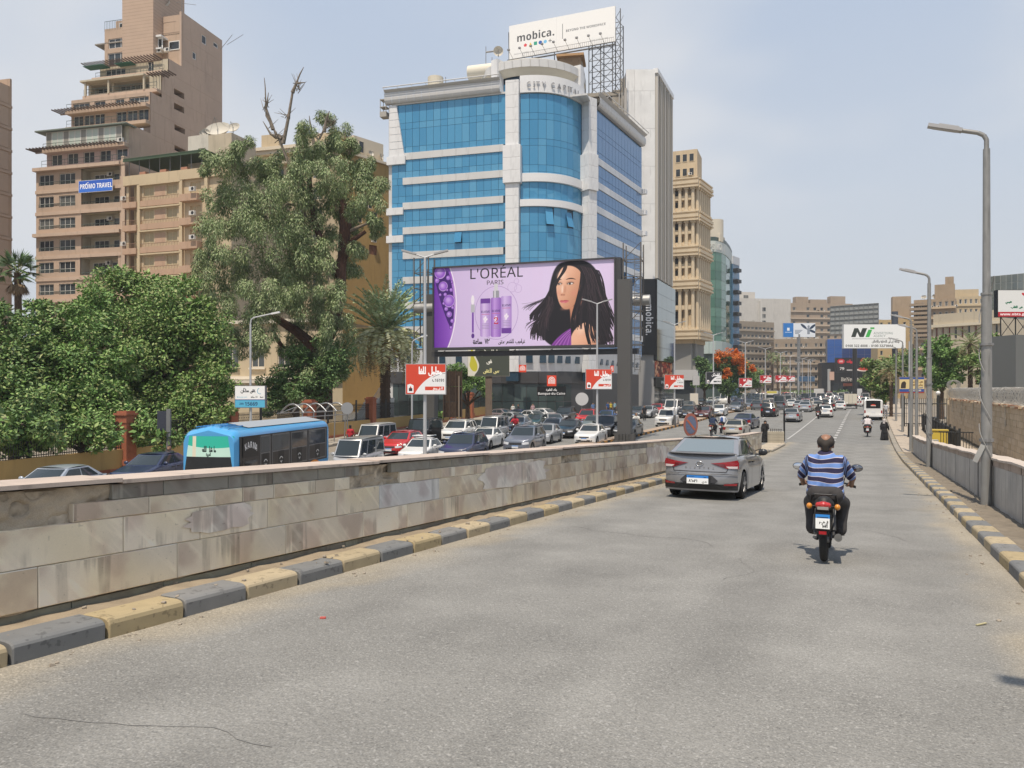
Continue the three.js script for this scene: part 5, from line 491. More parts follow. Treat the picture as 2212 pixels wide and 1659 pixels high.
// generic masonry block: floors, windows as parts
function block(label,uA,dA,uB,dB,vT,o={}){
const T=bld(o.name??'apartment_block',label,uA,dA,uB,dB),g=T.g,W=T.L,yT=T.loc((uA+uB)/2,vT)[1],wm=M(o.c??[0.45,0.38,0.30],0.9,{map:TX.plaster}),fh=o.fh??3.2,cols=o.cols??Math.max(1,Math.round(W/4)),y0=o.y0??4,hs=[];
for(let y=yT-fh;y>y0;y-=fh)for(let k=0;k<cols;k++){if(o.skip&&hash(k,Math.round(y*3),5)<o.skip)continue;const x=W*(k+0.5)/cols,w=(o.ww??0.5)*W/cols/2;hs.push([x-w,x+w,y+0.8,y+(o.wh??2.3)]);}
const m=new MB();wallHoles(m,0,W,0,yT,0,hs,0.3);const dp=o.dp??14;m.quad([W,0,0],[W,0,-dp],[W,yT,-dp],[W,yT,0]);m.quad([0,0,-dp],[0,0,0],[0,yT,0],[0,yT,-dp]);m.quad([0,yT,0],[W,yT,0],[W,yT,-dp],[0,yT,-dp]);m.mesh('wall',wm,g);
for(const h of hs)windowAt(g,...h,-0.18,Math.max(1,Math.round((h[1]-h[0])/1.2)),o.fm??M([0.5,0.47,0.42],0.7),pick(o.gm??WG),0.1);
if(o.ledge)for(let y=yT-fh;y>y0;y-=fh)addBox('floor_ledge',M(o.lc??o.c,0.9),g,-0.1,W+0.1,y+0.05,y+0.6,0,o.ledge);
if(o.par)addBox('parapet',wm,g,0,W,yT,yT+o.par,-0.4,0.0+0.004);for(let i=0;i<(o.dishes??0);i++)dish(g,rr(1,W-1),yT+1.2,rr(-6,-1),rr(0.5,0.9),rr(-1,1),rr(-0.7,-0.3));for(let i=0;i<(o.acs??0);i++){const h=pick(hs);if(h)acUnit(g,h[1]+0.6,h[2],0.25);}for(const[a,b,h,d]of o.huts??[])addBox('roof_house',M(o.hc??o.c??[0.45,0.38,0.30],0.9,{map:TX.plaster}),g,W*a,W*b,yT,yT+h,-d-3,-d);return T;
}
{
const w=block('white blank apartment block with a column of small windows',1597,345,1708,350,650,{c:[0.60,0.58,0.54],cols:5,skip:0,ww:0.001,y0:400,par:1});const g=w.g;for(let k=0;k<6;k++){const p=w.loc(1649,668+k*14.2);windowAt(g,p[0]-1.2,p[0]+1.2,p[1]-0.9,p[1]+0.9,0.05,2);}addBox('stair_rib',M([0.56,0.545,0.51],0.9),g,w.loc(1640,700)[0],w.loc(1644,700)[0],0,w.loc(1642,650)[1],0,1.2);{const a=w.loc(1598,630),b=w.loc(1632,650);addBox('roof_house',M([0.58,0.55,0.5],0.9),g,a[0],b[0],b[1],a[1],-8,-0.5);windowAt(g,a[0]+2,a[0]+4.5,b[1]+0.6,b[1]+2.6,-0.45,2);addBox('roof_house',M([0.60,0.57,0.52],0.9),g,w.loc(1668,640)[0],w.L,w.loc(1670,650)[1],w.loc(1670,645)[1],-8,-0.5);}
}
block('brown apartment block with roof huts and satellite dishes beyond the white one',1708,352,1842,356,660,{c:[0.40,0.315,0.235],cols:9,ww:0.42,skip:0.2,ledge:0.5,lc:[0.46,0.38,0.29],dishes:9,acs:14,huts:[[0.1,0.3,4,1],[0.35,0.62,3,2],[0.66,0.9,4.5,1]],par:1});
block('long low brown office block with strip windows and roof dishes behind the median',1596,318,1672,326,700,{c:[0.32,0.27,0.21],cols:9,ww:0.75,wh:2.0,ledge:0.4,dishes:3,acs:8,par:1,y0:2});
block('weathered brown apartment block with many air conditioners above the palms',1672,316,1790,312,737,{c:[0.34,0.27,0.20],cols:11,ww:0.55,skip:0.15,ledge:0.6,dishes:7,acs:18,par:1,y0:2,lc:[0.4,0.33,0.25]});
block('sandy apartment block behind the grid backed billboard',1840,370,1905,372,690,{c:[0.50,0.40,0.27],cols:5,ww:0.5,ledge:0.4,acs:4});
{const T=block('yellowish building with angular stacked balconies behind the agency billboard',1896,262,1996,258,690,{c:[0.56,0.42,0.22],cols:6,ww:0.35,skip:0.3,huts:[[0.35,0.75,8,2]],hc:[0.42,0.32,0.22]});const g=T.g;for(let k=0;k<6;k++){const y=T.loc(1950,700+k*9)[1];const q=new MB(),W=T.L;q.quad([W*0.7,y,0.05],[W+1.5,y+0.9,2.5],[W+1.5,y+1.0,2.5],[W*0.7,y+2.4,0.05]);q.quad([W+1.5,y+0.9,2.5],[W+0.2,y,-2],[W+0.2,y+2.4,-2],[W+1.5,y+1,2.5]);q.quad([W*0.7,y,0.05],[W+0.2,y,-2],[W+1.5,y+0.9,2.5],[W+1.5,y+0.9,2.5]);q.mesh('angled_balcony',M([0.6,0.46,0.26],0.9),g);}}
{const T=block('tall brown building with stacked balconies and roof huts right of the lamp posts',1974,246,2064,240,646,{c:[0.37,0.28,0.19],cols:7,ww:0.5,skip:0.1,ledge:0.9,lc:[0.5,0.39,0.26],dishes:8,acs:14,huts:[[0.5,0.98,4.6,1],[0.75,0.95,7,2]]});for(let k=0;k<8;k++){const y=T.loc(2000,660+k*9.5)[1];addBox('corner_balcony',M([0.3,0.23,0.16],0.9),T.g,-1.2,T.L*0.42,y-0.1,y+0.7,0,1.6);}}
block('sandy apartment block with white bay windows behind the tall brown one',2058,252,2126,250,640,{c:[0.53,0.43,0.28],cols:6,ww:0.5,ledge:0.3,acs:5,huts:[[0.1,0.9,2.5,2]],fm:MT.white});
{const T=block('long low cream public building with tall windows beyond the trees',2016,152,2160,142,690,{c:[0.56,0.49,0.37],cols:10,ww:0.4,fh:4.4,wh:3.2,par:1.4,y0:3,gm:[M([0.2,0.07,0.045],0.6),WG[0]]});addBox('cornice',M([0.6,0.54,0.42],0.9),T.g,-0.5,T.L+0.5,T.loc(2080,704)[1],T.loc(2080,698)[1],0,0.6);}
{
const T=bld('glass_building','grey green glass office block beyond the blood centre sign',2137,170,2330,158),g=T.g,W=T.L,yT=T.loc(2170,594)[1],gm=[[0.26,0.29,0.27],[0.23,0.26,0.245],[0.30,0.33,0.31]].map((c)=>M(c,0.1,{metalness:0.5}));addBox('core',M([0.32,0.34,0.32],0.7),g,0,W,0,yT,-15,-0.03);const nx=15,ny=8;for(let i=0;i<nx;i++)for(let j=0;j<ny;j++)addBox('glass_pane',gm[(i*7+j*3)%3],g,W*i/nx+0.06,W*(i+1)/nx-0.06,yT-(j+1)*1.7+0.07,yT-j*1.7-0.07,-0.02,0.02);addBox('lower_glass',M([0.14,0.18,0.2],0.1,{metalness:0.4}),g,0.1,W*0.6,4,yT-ny*1.7-0.1,-0.02,0.03);}
// dark shop pavilion at the far junction with picture boards
{
const T=bld('shop','black restaurant front with pale lettering at the far junction',1775,292,1892,288),g=T.g,W=T.L,y=(v)=>T.loc(1830,v)[1];addBox('wall',MT.black,g,0,W,0,y(783),-8,0);addBox('pillar',M([0.35,0.36,0.36],0.6),g,T.loc(1787,800)[0],T.loc(1793,800)[0],0,y(797),0,0.8);const t=canvasTex(512,110,(c)=>{c.fillStyle='#161616';c.fillRect(0,0,512,110);c.fillStyle='#cfcfca';c.font='bold 84px serif';c.fillText('BeNeshty',40,84,420);});const a=T.loc(1812,827),b=T.loc(1868,812);mesh('name_board',panelGeo(b[0]-a[0],b[1]-a[1]),M([1,1,1],0.6,{map:t}),g,[(a[0]+b[0])/2,(a[1]+b[1])/2,0.2]);for(let i=0;i<6;i++)addBox('shop_pane',WG[1],g,T.loc(1800+i*13,830)[0],T.loc(1811+i*13,830)[0],0.6,y(829),0.0,0.1);addBox('portrait_poster',M([0.6,0.4,0.32],0.6),g,T.loc(1791,800)[0],T.loc(1801,800)[0],y(821),y(803),0.82,0.9);addBox('red_awning',M([0.45,0.12,0.06],0.7),g,T.loc(1821,830)[0],T.loc(1846,830)[0],y(834),y(828),0.1,1.6);
const S=bld('construction_screen','dark blue construction screen wrapped round a building above the restaurant',1787,300,1884,296,'screen'),sg=S.g,yy=(v)=>S.loc(1830,v)[1];addBox('scaffold_core',M([0.2,0.2,0.22],0.9),sg,0.2,S.L-0.2,0,yy(733),-6,-0.3);for(let i=0;i<6;i++)for(let j=0;j<3;j++)addBox('blue_sheet',i<2?M([0.03,0.12,0.42],0.6,{map:TX.metal}):M([0.02,0.05,0.2],0.6,{map:TX.metal}),sg,S.L*i/6+0.04,S.L*(i+1)/6-0.04,lerp(yy(783),yy(732),j/3)+0.04,lerp(yy(783),yy(732),(j+1)/3)-0.04,-0.02,0.03+0.02*((i+j)%2));
}
// closing rows of houses farther off so that the street does not end in open ground
for(const[l,uA,dA,uB,dB,v,c]of[['pale distant apartment block left of the tan corner building',560,190,700,186,420,[0.48,0.41,0.31]],['distant brown block seen between the right hand trees',2120,300,2230,296,730,[0.4,0.33,0.25]]])block(l,uA,dA,uB,dB,v,{c,cols:8,ledge:0.3});
// ================= trees and plants =================
const leafM=M([1,1,1],0.62,{vertexColors:true,side:THREE.DoubleSide}),barkM=M([0.16,0.105,0.07],0.95,{map:TX.bark}),barkPale=M([0.36,0.30,0.24],0.9,{map:TX.bark}),barkRed=M([0.15,0.075,0.05],0.95,{map:TX.bark});
class Leaves{
constructor(){this.p=[];this.n=[];this.c=[];}
leaf(x,y,z,dx,dy,dz,len,wid,col,nx,ny,nz){
let sx=dy*nz-dz*ny,sy=dz*nx-dx*nz,sz=dx*ny-dy*nx;const l=Math.hypot(sx,sy,sz)||1;sx*=wid/l;sy*=wid/l;sz*=wid/l;const ax=x+dx*len,ay=y+dy*len,az=z+dz*len,mx=x+dx*len*0.45,my=y+dy*len*0.45,mz=z+dz*len*0.45;
this.p.push(x,y,z,mx+sx,my+sy,mz+sz,ax,ay,az,x,y,z,ax,ay,az,mx-sx,my-sy,mz-sz);for(let i=0;i<6;i++)this.c.push(col[0],col[1],col[2]);
const e=[mx+sx-x,my+sy-y,mz+sz-z],f=[ax-x,ay-y,az-z];let n0=e[1]*f[2]-e[2]*f[1],n1=e[2]*f[0]-e[0]*f[2],n2=e[0]*f[1]-e[1]*f[0];const L=Math.hypot(n0,n1,n2)||1;for(let i=0;i<6;i++)this.n.push(n0/L,n1/L,n2/L);
}
clump(cx,cy,cz,rx,ry,rz,n,len,wid,cols,droop=0){
for(let i=0;i<n;i++){const a=rnd()*6.283,u=rr(-1,1),q=Math.sqrt(1-u*u),r=Math.pow(rnd(),0.3),ox=Math.cos(a)*q,oy=u,oz=Math.sin(a)*q;let dx=ox*0.7+rr(-0.7,0.7),dy=oy*0.5+rr(-0.6,0.5)-droop,dz=oz*0.7+rr(-0.7,0.7);const l=Math.hypot(dx,dy,dz)||1;dx/=l;dy/=l;dz/=l;let nx=ox+rr(-0.8,0.8),ny=oy+0.6+rr(-0.6,0.6),nz=oz+rr(-0.8,0.8);const c=pick(cols),k=rr(0.72,1.28);this.leaf(cx+ox*rx*r,cy+oy*ry*r,cz+oz*rz*r,dx,dy,dz,len*rr(0.7,1.3),wid*rr(0.7,1.2),[c[0]*k,c[1]*k,c[2]*k],nx,ny,nz);}
}
mesh(name,parent,m=leafM){const g=new THREE.BufferGeometry();g.setAttribute('position',new THREE.Float32BufferAttribute(this.p,3));g.setAttribute('normal',new THREE.Float32BufferAttribute(this.n,3));g.setAttribute('color',new THREE.Float32BufferAttribute(this.c,3));return mesh(name,g,m,parent);}
}
const GREEN=[[0.14,0.25,0.06],[0.18,0.295,0.075],[0.10,0.19,0.045],[0.235,0.32,0.10],[0.27,0.305,0.12]],DARKG=[[0.075,0.145,0.04],[0.095,0.175,0.05],[0.12,0.20,0.065]],EUCA=[[0.22,0.29,0.12],[0.28,0.345,0.16],[0.17,0.24,0.09],[0.36,0.40,0.22],[0.12,0.18,0.065]],BRIGHT=[[0.14,0.26,0.06],[0.185,0.30,0.085],[0.10,0.20,0.05]];
const limb=(mb,a,b,r0,r1,bend=0.12,n=5,seg=7)=>{const pts=[];for(let i=0;i<=n;i++){const t=i/n,w=Math.sin(t*Math.PI)*bend*Math.hypot(b[0]-a[0],b[1]-a[1],b[2]-a[2]);pts.push([lerp(a[0],b[0],t)+w*hash(Math.round(a[0]*31),Math.round(b[1]*17),1)-w/2,lerp(a[1],b[1],t)+w*0.3,lerp(a[2],b[2],t)+w*hash(Math.round(a[2]*13),Math.round(b[0]*7),2)-w/2]);}mb.tube(pts,r0,seg,r1);return pts;};
// a bushy tree from pixel-placed clumps: [u, v, radius px] at depths round d
function bushTree(name,label,u,d,clumps,o={}){
const b=depthAt(u,d),t=thing(name,label,o.cat??'tree',[b.x,b.y,b.z],0,o.group),tr=new MB(),L=new Leaves(),top=o.trunk??4;limb(tr,[0,-0.2,0],[0,top,0],o.r??0.3,(o.r??0.3)*0.7,0.06);
for(const[cu,cv,r,dd=0,squash=1]of clumps){const p=pt(cu,cv,d+dd),R=r*(d+dd)/FPX,x=p.x-b.x,y=p.y-b.y,z=p.z-b.z;L.clump(x,y,z,R*0.5,R*0.45*squash,R*0.5,Math.round(60*R*R)+6,0.36,0.13,o.cols??GREEN,0);limb(tr,[0,Math.min(top,Math.max(0.5,y-R)),0],[x,y,z],0.13,0.04,0.2);const nn=0,n=Math.round((o.dens??42)*4.2*R*R*4),sub=Math.max(4,Math.round(R*R*2.6));for(let k=0;k<sub;k++){const a=rnd()*6.283,w=rr(-0.85,1),q=Math.sqrt(1-Math.min(1,w*w)),rad=rr(0.45,0.95),sr=rr(0.28,0.5)*Math.min(R,2.2);L.clump(x+Math.cos(a)*q*R*rad,y+w*R*rad*squash,z+Math.sin(a)*q*R*rad,sr*1.15,sr*0.8,sr*1.15,Math.round(n/sub),o.len??0.215,o.wid??0.06,o.cols??GREEN,o.droop??0.15);}}
tr.mesh('trunk',o.bark??barkM,t);L.mesh('crown',t);return{t,b};
}
bushTree('ficus_tree','dense round green tree overhanging the fence with top foliage above the others',330,49,[[330,690,95,2],[270,640,75,3],[395,680,85],[250,600,42,3],[320,610,45,3],[395,615,40,2],[440,740,62],[455,830,55,-1],[340,800,110],[250,740,80],[400,890,75,-2],[330,900,85,-2],[430,660,36],[470,900,36,-2],[300,950,40,-4],[455,780,50],[380,760,95,1],[300,850,80,1],[440,880,55,-2],[390,940,45,-3],[340,940,50,-3],[480,850,30,-1],[310,935,40,-8],[350,950,34,-9]],{dens:44});
bushTree('ficus_tree','bright green leafy tree over the yellow wall between two pillars',180,44,[[180,780,85],[230,850,65,-1],[130,720,62,3],[195,700,62,2],[210,645,48,3],[100,800,70,1],[180,900,70,-2],[225,930,42,-3],[120,880,70,-1],[262,780,50],[150,940,50,-3],[205,820,75],[160,840,80],[250,900,60,-2],[90,940,45,-3],[130,945,42,-6],[200,935,46,-6],[235,950,34,-6]],{dens:44,cols:[...GREEN,...BRIGHT]});
bushTree('ficus_tree','dark green leafy tree over the yellow wall at the fence corner',30,42,[[40,760,80,1],[20,850,85],[60,900,70,-2],[10,690,56,2],[-40,790,90],[75,680,40,3],[20,940,60,-3],[-50,900,80,-1],[60,830,80],[85,760,60,1],[10,900,75,-1],[30,955,42,-7],[80,950,40,-6],[-20,950,50,-7],[55,920,45,-7],[5,915,50,-8],[105,930,40,-7]],{dens:44,cols:[...GREEN,...DARKG]});
{const{t}=bushTree('ficus_tree','low dark bush rising against the base of the eucalyptus',640,64,[[640,830,60],[590,835,34],[700,820,48],[650,780,40],[720,770,45],[600,870,36]],{dens:50,cols:DARKG,cat:'bush'});t.name=numbered('bush');}
// eucalyptus: leaning trunk, heavy limbs, hanging grey-green sprays, dead bare branches on top
{
const d=66,b=depthAt(690,d),t=thing('eucalyptus_tree','tall shaggy eucalyptus with bare dead branches on top','tree',[b.x,b.y,b.z]),P=(u,v,dd=0)=>{const p=pt(u,v,d+dd);return[p.x-b.x,p.y-b.y,p.z-b.z];},tr=new MB(),dead=new MB(),L=new Leaves();
const A=(pts,r0,r1,m=tr)=>m.tube(pts.map((q)=>P(...q)),r0,9,r1);
A([[690,905],[692,830],[685,770],[672,735]],1.15,0.75);A([[676,745],[640,715],[600,690],[560,660]],0.5,0.22);A([[690,770],[720,700],[735,640],[738,560]],0.6,0.4);A([[738,570],[752,480],[775,440]],0.42,0.25);A([[740,560],[760,520],[790,500]],0.3,0.15);A([[735,600],[700,540],[680,480],[672,440]],0.35,0.2);A([[672,445],[668,380],[655,330]],0.25,0.15);A([[742,555],[745,470],[738,430]],0.5,0.34);A([[612,752],[595,728],[590,700]],0.2,0.12);A([[690,800],[720,770],[730,740]],0.3,0.15);
for(const q of[[[660,470],[640,400],[622,350],[603,300],[575,250],[573,190],[571,168]],[[612,310],[622,260],[632,200],[648,160],[656,145]],[[590,280],[575,235],[580,200]],[[668,380],[680,320],[700,280],[725,262]],[[680,320],[672,280],[668,250]],[[608,300],[585,290],[568,262]],[[640,400],[600,420],[560,425]],[[672,450],[620,440],[590,470]],[[632,200],[640,180],[660,178]],[[700,285],[706,255],[712,240]],[[752,500],[800,480],[830,470]],[[700,540],[650,560],[600,590]]])A(q,0.17,0.025,dead);
for(let i=0;i<60;i++){const q=pick([[575,230],[600,300],[690,300],[715,270],[580,270],[640,190],[620,260]]),a=rr(-2.6,-0.4),l=rr(12,34);A([[q[0]+rr(-8,8),q[1]+rr(-12,12)],[q[0]+Math.cos(a)*l,q[1]+Math.sin(a)*l,rr(-1,1)]],0.035,0.012,dead);}
tr.mesh('trunk',barkRed,t);dead.mesh('dead_branch',barkPale,t);
const cl=[[690,330,40],[720,280,32],[640,350,34],[600,360,30],[660,300,26],[760,380,48],[790,420,36],[730,420,36],[770,470,34],[620,400,52],[560,420,42],[590,460,55],[640,460,45],[500,380,45],[470,440,36],[520,330,26],[480,520,46],[540,500,50],[600,530,56],[660,520,45],[450,500,24],[500,600,52],[560,590,50],[620,600,52],[680,600,48],[720,540,40],[450,570,30],[540,660,42],[480,670,38],[700,660,45],[725,630,30],[640,650,40],[710,720,36],[715,780,30],[560,720,34],[510,740,30],[800,490,22],[755,330,26],[455,350,22],[640,730,30],[690,720,45],[700,780,36],[680,440,40],[560,370,30],[530,440,40],[700,380,36],[590,650,40],[450,620,30],[760,560,30],[650,560,45],[700,480,36],[790,360,22]];
for(const[u,v,r]of cl){const R=r*d/FPX,p=P(u,v,rr(-3.5,3.5)),sub=9;for(let k=0;k<sub;k++){const ox=rr(-1,1)*R*1.0,oy=rr(-1,0.9)*R,oz=rr(-1,1)*R*1.0;L.clump(p[0]+ox,p[1]+oy,p[2]+oz,R*0.42,R*0.5,R*0.42,Math.round(190+R*120),0.3,0.034,EUCA,0.9);if(rnd()<0.1)L.clump(p[0]+ox,p[1]+oy-0.5,p[2]+oz,R*0.22,R*0.4,R*0.22,50,0.4,0.025,[[0.22,0.17,0.11],[0.28,0.21,0.15]],1.2);}}
L.mesh('crown',t);
}
// palms: feather fronds built as a rib with paired leaflets
function frond(L,rib,o,az,el,len,cols,lw=0.03,ll=0.55,sag=1.1,n=26){const pts=[];let x=o[0],y=o[1],z=o[2],e=el;const st=len/n;for(let i=0;i<=n;i++){pts.push([x,y,z,e]);x+=Math.cos(az)*Math.cos(e)*st;z+=Math.sin(az)*Math.cos(e)*st;y+=Math.sin(e)*st;e-=sag/n*(0.5+i/n);}rib.tube(pts.filter((_,i)=>i%4===0||i===n).map((p)=>p.slice(0,3)),0.035,4,0.01);const sx=-Math.sin(az),sz=Math.cos(az);for(let i=3;i<=n;i++){const[px,py,pz,pe]=pts[i],k=ll*Math.sin(Math.PI*(0.12+0.8*i/n)),c=pick(cols),q=rr(0.75,1.25);for(const s of[-1,1]){let dx=sx*s*0.8+Math.cos(az)*Math.cos(pe)*0.6,dy=Math.sin(pe)*0.6+0.22+rr(-0.15,0.15),dz=sz*s*0.8+Math.sin(az)*Math.cos(pe)*0.6;const l=Math.hypot(dx,dy,dz);L.leaf(px,py,pz,dx/l,dy/l-0.1,dz/l,k*rr(0.85,1.15),lw,[c[0]*q,c[1]*q,c[2]*q],rr(-1,1),rr(0,1),rr(-1,1));}}}
function palm(label,u,d,vTop,rpx,o={}){const b=depthAt(u,d),t=thing('palm_tree',label,'palm',[b.x,b.y,b.z],0,o.group),c=pt(u,vTop,d),h=c.y-b.y,R=rpx*d/FPX,L=new Leaves(),rib=new MB(),tr=new MB(),G=o.cols??[[0.13,0.20,0.07],[0.18,0.24,0.10],[0.22,0.26,0.13]];const nseg=Math.max(4,Math.round(h/0.5));for(let i=0;i<nseg;i++)tr.cyl([0,h*i/nseg,0],[0,h*(i+1)/nseg,0],(o.r??0.3)*1.08,(o.r??0.3)*0.9,9,true);tr.mesh('trunk',o.bark??barkM,t);const N=o.n??34;for(let i=0;i<N;i++){const k=i/N;frond(L,rib,[0,h+rr(-0.2,0.2),0],i*2.399+rr(-0.2,0.2),lerp(1.35,o.low??-0.5,Math.pow(k,0.8)),R*rr(0.85,1.1),k>(o.dry??0.86)?[[0.26,0.20,0.10],[0.20,0.15,0.08]]:G,o.lw??0.035,(o.ll??0.15)*R,lerp(o.sag??1.6,0.7,k),o.seg??26);}L.mesh('fronds',t);rib.mesh('frond_rib',M([0.28,0.27,0.12],0.8),t);return{t,h,R};}
{const{t,h,R}=palm('large date palm with hanging fronds and orange fruit beside the billboard',832,73,722,122,{n:1,r:0.5});t.children.filter((q)=>q.name!=='trunk').forEach((q)=>t.remove(q));const L=new Leaves(),rib=new MB(),G1=[[0.32,0.42,0.21],[0.40,0.48,0.27],[0.25,0.34,0.15]],G2=[[0.52,0.53,0.29],[0.60,0.60,0.37],[0.42,0.45,0.23]],G3=[[0.30,0.23,0.13],[0.36,0.29,0.17]];
for(let i=0;i<46;i++)frond(L,rib,[0,h,0],i*2.399,lerp(1.45,0.55,i/46),R*rr(0.9,1.12),G1,0.07,0.75,rr(0.5,0.9),30);for(let i=0;i<52;i++)frond(L,rib,[0,h-0.2,0],i*2.399+0.5,lerp(0.6,-0.15,i/52),R*rr(0.85,1.1),G2,0.085,0.7,rr(1.9,2.5),30);for(let i=0;i<26;i++)frond(L,rib,[0,h-0.5,0],i*2.399,rr(-0.7,-0.3),R*rr(0.7,0.95),G3,0.06,0.5,rr(1.2,1.6),22);L.mesh('fronds',t);rib.mesh('frond_rib',M([0.36,0.33,0.16],0.8),t);for(const[a,r,y]of[[0.9,1.5,-1],[1.8,1.2,-1.6],[2.4,1.7,-0.9],[1.2,1.0,-0.4],[0.2,1.6,-1.2]]){const q=new MB();for(let i=0;i<150;i++){const x=rr(-1,1),yy=rr(-1,1),z=rr(-1,1);q.box(Math.cos(a)*r+x*0.35,h+y+yy*0.5,Math.sin(a)*r+z*0.35,0.06,0.07,0.06,rnd());}q.mesh('date_cluster',M([0.5,0.24,0.035],0.6),t);}}
{
const d=60,b=depthAt(38,d),t=thing('fan_palm','fan palm with a dry brown skirt left of the stepped tower','palm',[b.x,b.y,b.z]),c=pt(42,590,d),h=c.y-b.y,L=new Leaves(),rib=new MB(),tr=new MB();tr.tube([[0,0,0],[0.2,h*0.5,0],[0,h,0]],0.3,9,0.25);tr.mesh('trunk',barkM,t);for(let i=0;i<34;i++){const a=i*2.399,dead=i>22,el=dead?rr(-1.45,-1.0):lerp(1.3,-0.25,i/22),len=dead?0.9:1.0,x=Math.cos(a)*Math.cos(el)*len,y=Math.sin(el)*len,z=Math.sin(a)*Math.cos(el)*len;rib.cyl([0,h,0],[x,h+y,z],0.03,0.02,4);const cols=dead?[[0.24,0.16,0.09],[0.30,0.21,0.13]]:[[0.08,0.15,0.05],[0.12,0.19,0.07],[0.06,0.12,0.04]];for(let k=0;k<22;k++){const f=(k/21-0.5)*2.6,sx=-Math.sin(a),sz=Math.cos(a);let dx=x/len*Math.cos(f)+sx*Math.sin(f),dy=y/len*Math.cos(f)-0.25-0.2*Math.abs(f),dz=z/len*Math.cos(f)+sz*Math.sin(f);const l=Math.hypot(dx,dy,dz);const cc=pick(cols),q=rr(0.8,1.2);L.leaf(x,h+y,z,dx/l,dy/l,dz/l,rr(0.8,1.15),0.06,cc.map((w)=>w*q),Math.cos(a)*0.5,1,Math.sin(a)*0.5);}}L.mesh('fronds',t);rib.mesh('frond_stalk',M([0.2,0.2,0.08],0.8),t);}
// flame tree with orange blossom, green neighbours
{const{t,b}=bushTree('flame_tree','flame tree covered in orange blossom by the oncoming lanes',1575,150,[[1560,790,28],[1590,800,30],[1575,830,30],[1550,820,24],[1610,820,22]],{dens:22,len:0.42,wid:0.15,trunk:3,cols:DARKG});const L=new Leaves();for(const[u,v,r]of[[1555,765,12],[1575,762,14],[1592,772,14],[1605,782,11],[1580,785,13],[1560,785,11],[1600,800,10],[1572,803,9],[1565,815,6],[1590,762,8],[1548,775,7],[1620,792,9],[1626,798,6]]){const p=pt(u,v,147+rr(-2,2)),R=r*148/FPX;for(let k=0;k<7;k++)L.clump(p.x-b.x+rr(-1,1)*R*0.7,p.y-b.y+rr(-0.6,0.6)*R,p.z-b.z+rr(-1,1)*R*0.7,R*0.4,R*0.3,R*0.4,50,0.3,0.11,[[0.62,0.16,0.015],[0.72,0.22,0.025],[0.5,0.11,0.01]],0);}L.mesh('blossom',t);}
bushTree('street_tree','dark green street tree between the columned building and the flame tree',1522,152,[[1520,800,20],[1530,822,20],[1512,785,15],[1515,830,18]],{dens:20,len:0.42,wid:0.15,trunk:2.5,cols:DARKG});
bushTree('street_tree','round green tree beyond the flame tree',1640,190,[[1632,815,16],[1622,828,14],[1645,828,12]],{dens:16,len:0.45,wid:0.16,trunk:2});
// green growth round the bank corner and behind the green sign
bushTree('street_tree','bright green tree behind the green district sign',1010,84,[[985,800,26],[1000,830,30],[1020,810,22],[1045,830,18],[1050,850,14],[975,850,24]],{dens:36,len:0.22,wid:0.07,trunk:2,cols:BRIGHT});
bushTree('bush','small green bush on the fence beside the wooden board back',935,76,[[935,888,14],[948,895,10]],{dens:60,trunk:0.5,cols:BRIGHT,cat:'bush'});
// trees of the right-hand park
for(const[l,u,d,cl,o]of[
['leafy tree with grey twigs over the pavement beside the yellow notice board',1905,96,[[1890,800,30],[1915,790,30],[1905,830,28],[1875,830,18],[1935,815,22],[1920,850,18],[1900,858,14]],{cols:[...GREEN,[0.16,0.17,0.08]],dens:26}],
['bright green tree beyond the iron fence behind the second lamp post',2035,88,[[2030,760,34],[2055,790,32],[2010,790,26],[2040,820,30],[2070,760,22],[2020,740,22]],{cols:BRIGHT,dens:30}],
['green tree behind the razor wire between the two palms',2120,84,[[2110,780,26],[2140,760,26],[2150,740,18],[2125,810,22]],{cols:GREEN,dens:30}],
['pale green shrub against the dark box beyond the brick wall',2165,66,[[2165,815,26],[2140,822,18],[2190,812,20]],{cols:[[0.15,0.21,0.08],[0.10,0.17,0.05]],dens:36,trunk:1.5}],
['dense green tree beyond the white minibus',1950,118,[[1945,775,22],[1965,790,24],[1930,795,18],[1955,815,20],[1975,765,16]],{cols:DARKG,dens:24}],
['rounded green tree far down the right pavement',1895,150,[[1888,818,18],[1900,805,16],[1880,832,14]],{cols:GREEN,dens:18,len:0.3,wid:0.1}],
])bushTree('park_tree',l,u,d,cl,{trunk:3,len:0.34,wid:0.11,...o});
palm('feathery palm with a dry brown skirt beyond the brick wall',2096,86,742,66,{n:30,low:-1.1,r:0.25,dry:0.72,ll:0.16});
palm('wide palm with long fronds beside the blood centre sign',2188,72,768,60,{n:26,low:-0.4,r:0.25,ll:0.2});
palm('short palm with drooping fronds among the shrubs by the box',2128,70,800,34,{n:20,low:-0.6,r:0.2,ll:0.22});
palm('small palm with dry grey fronds over the notice board',1925,90,800,46,{n:26,low:-0.8,r:0.2,dry:0.45,ll:0.18});
for(const[l,u,d,v,r]of[['tall palm standing in front of the brown office block',1668,260,770,20],['palm with a full crown between the far lamp posts',1680,255,775,20],['short palm beside the far red signs',1694,250,800,16],['palm near the flame tree at the far kerb',1626,235,800,18]])palm(l,u,d,v,r,{n:22,low:-0.9,seg:12,lw:0.1,ll:0.2,r:0.35});
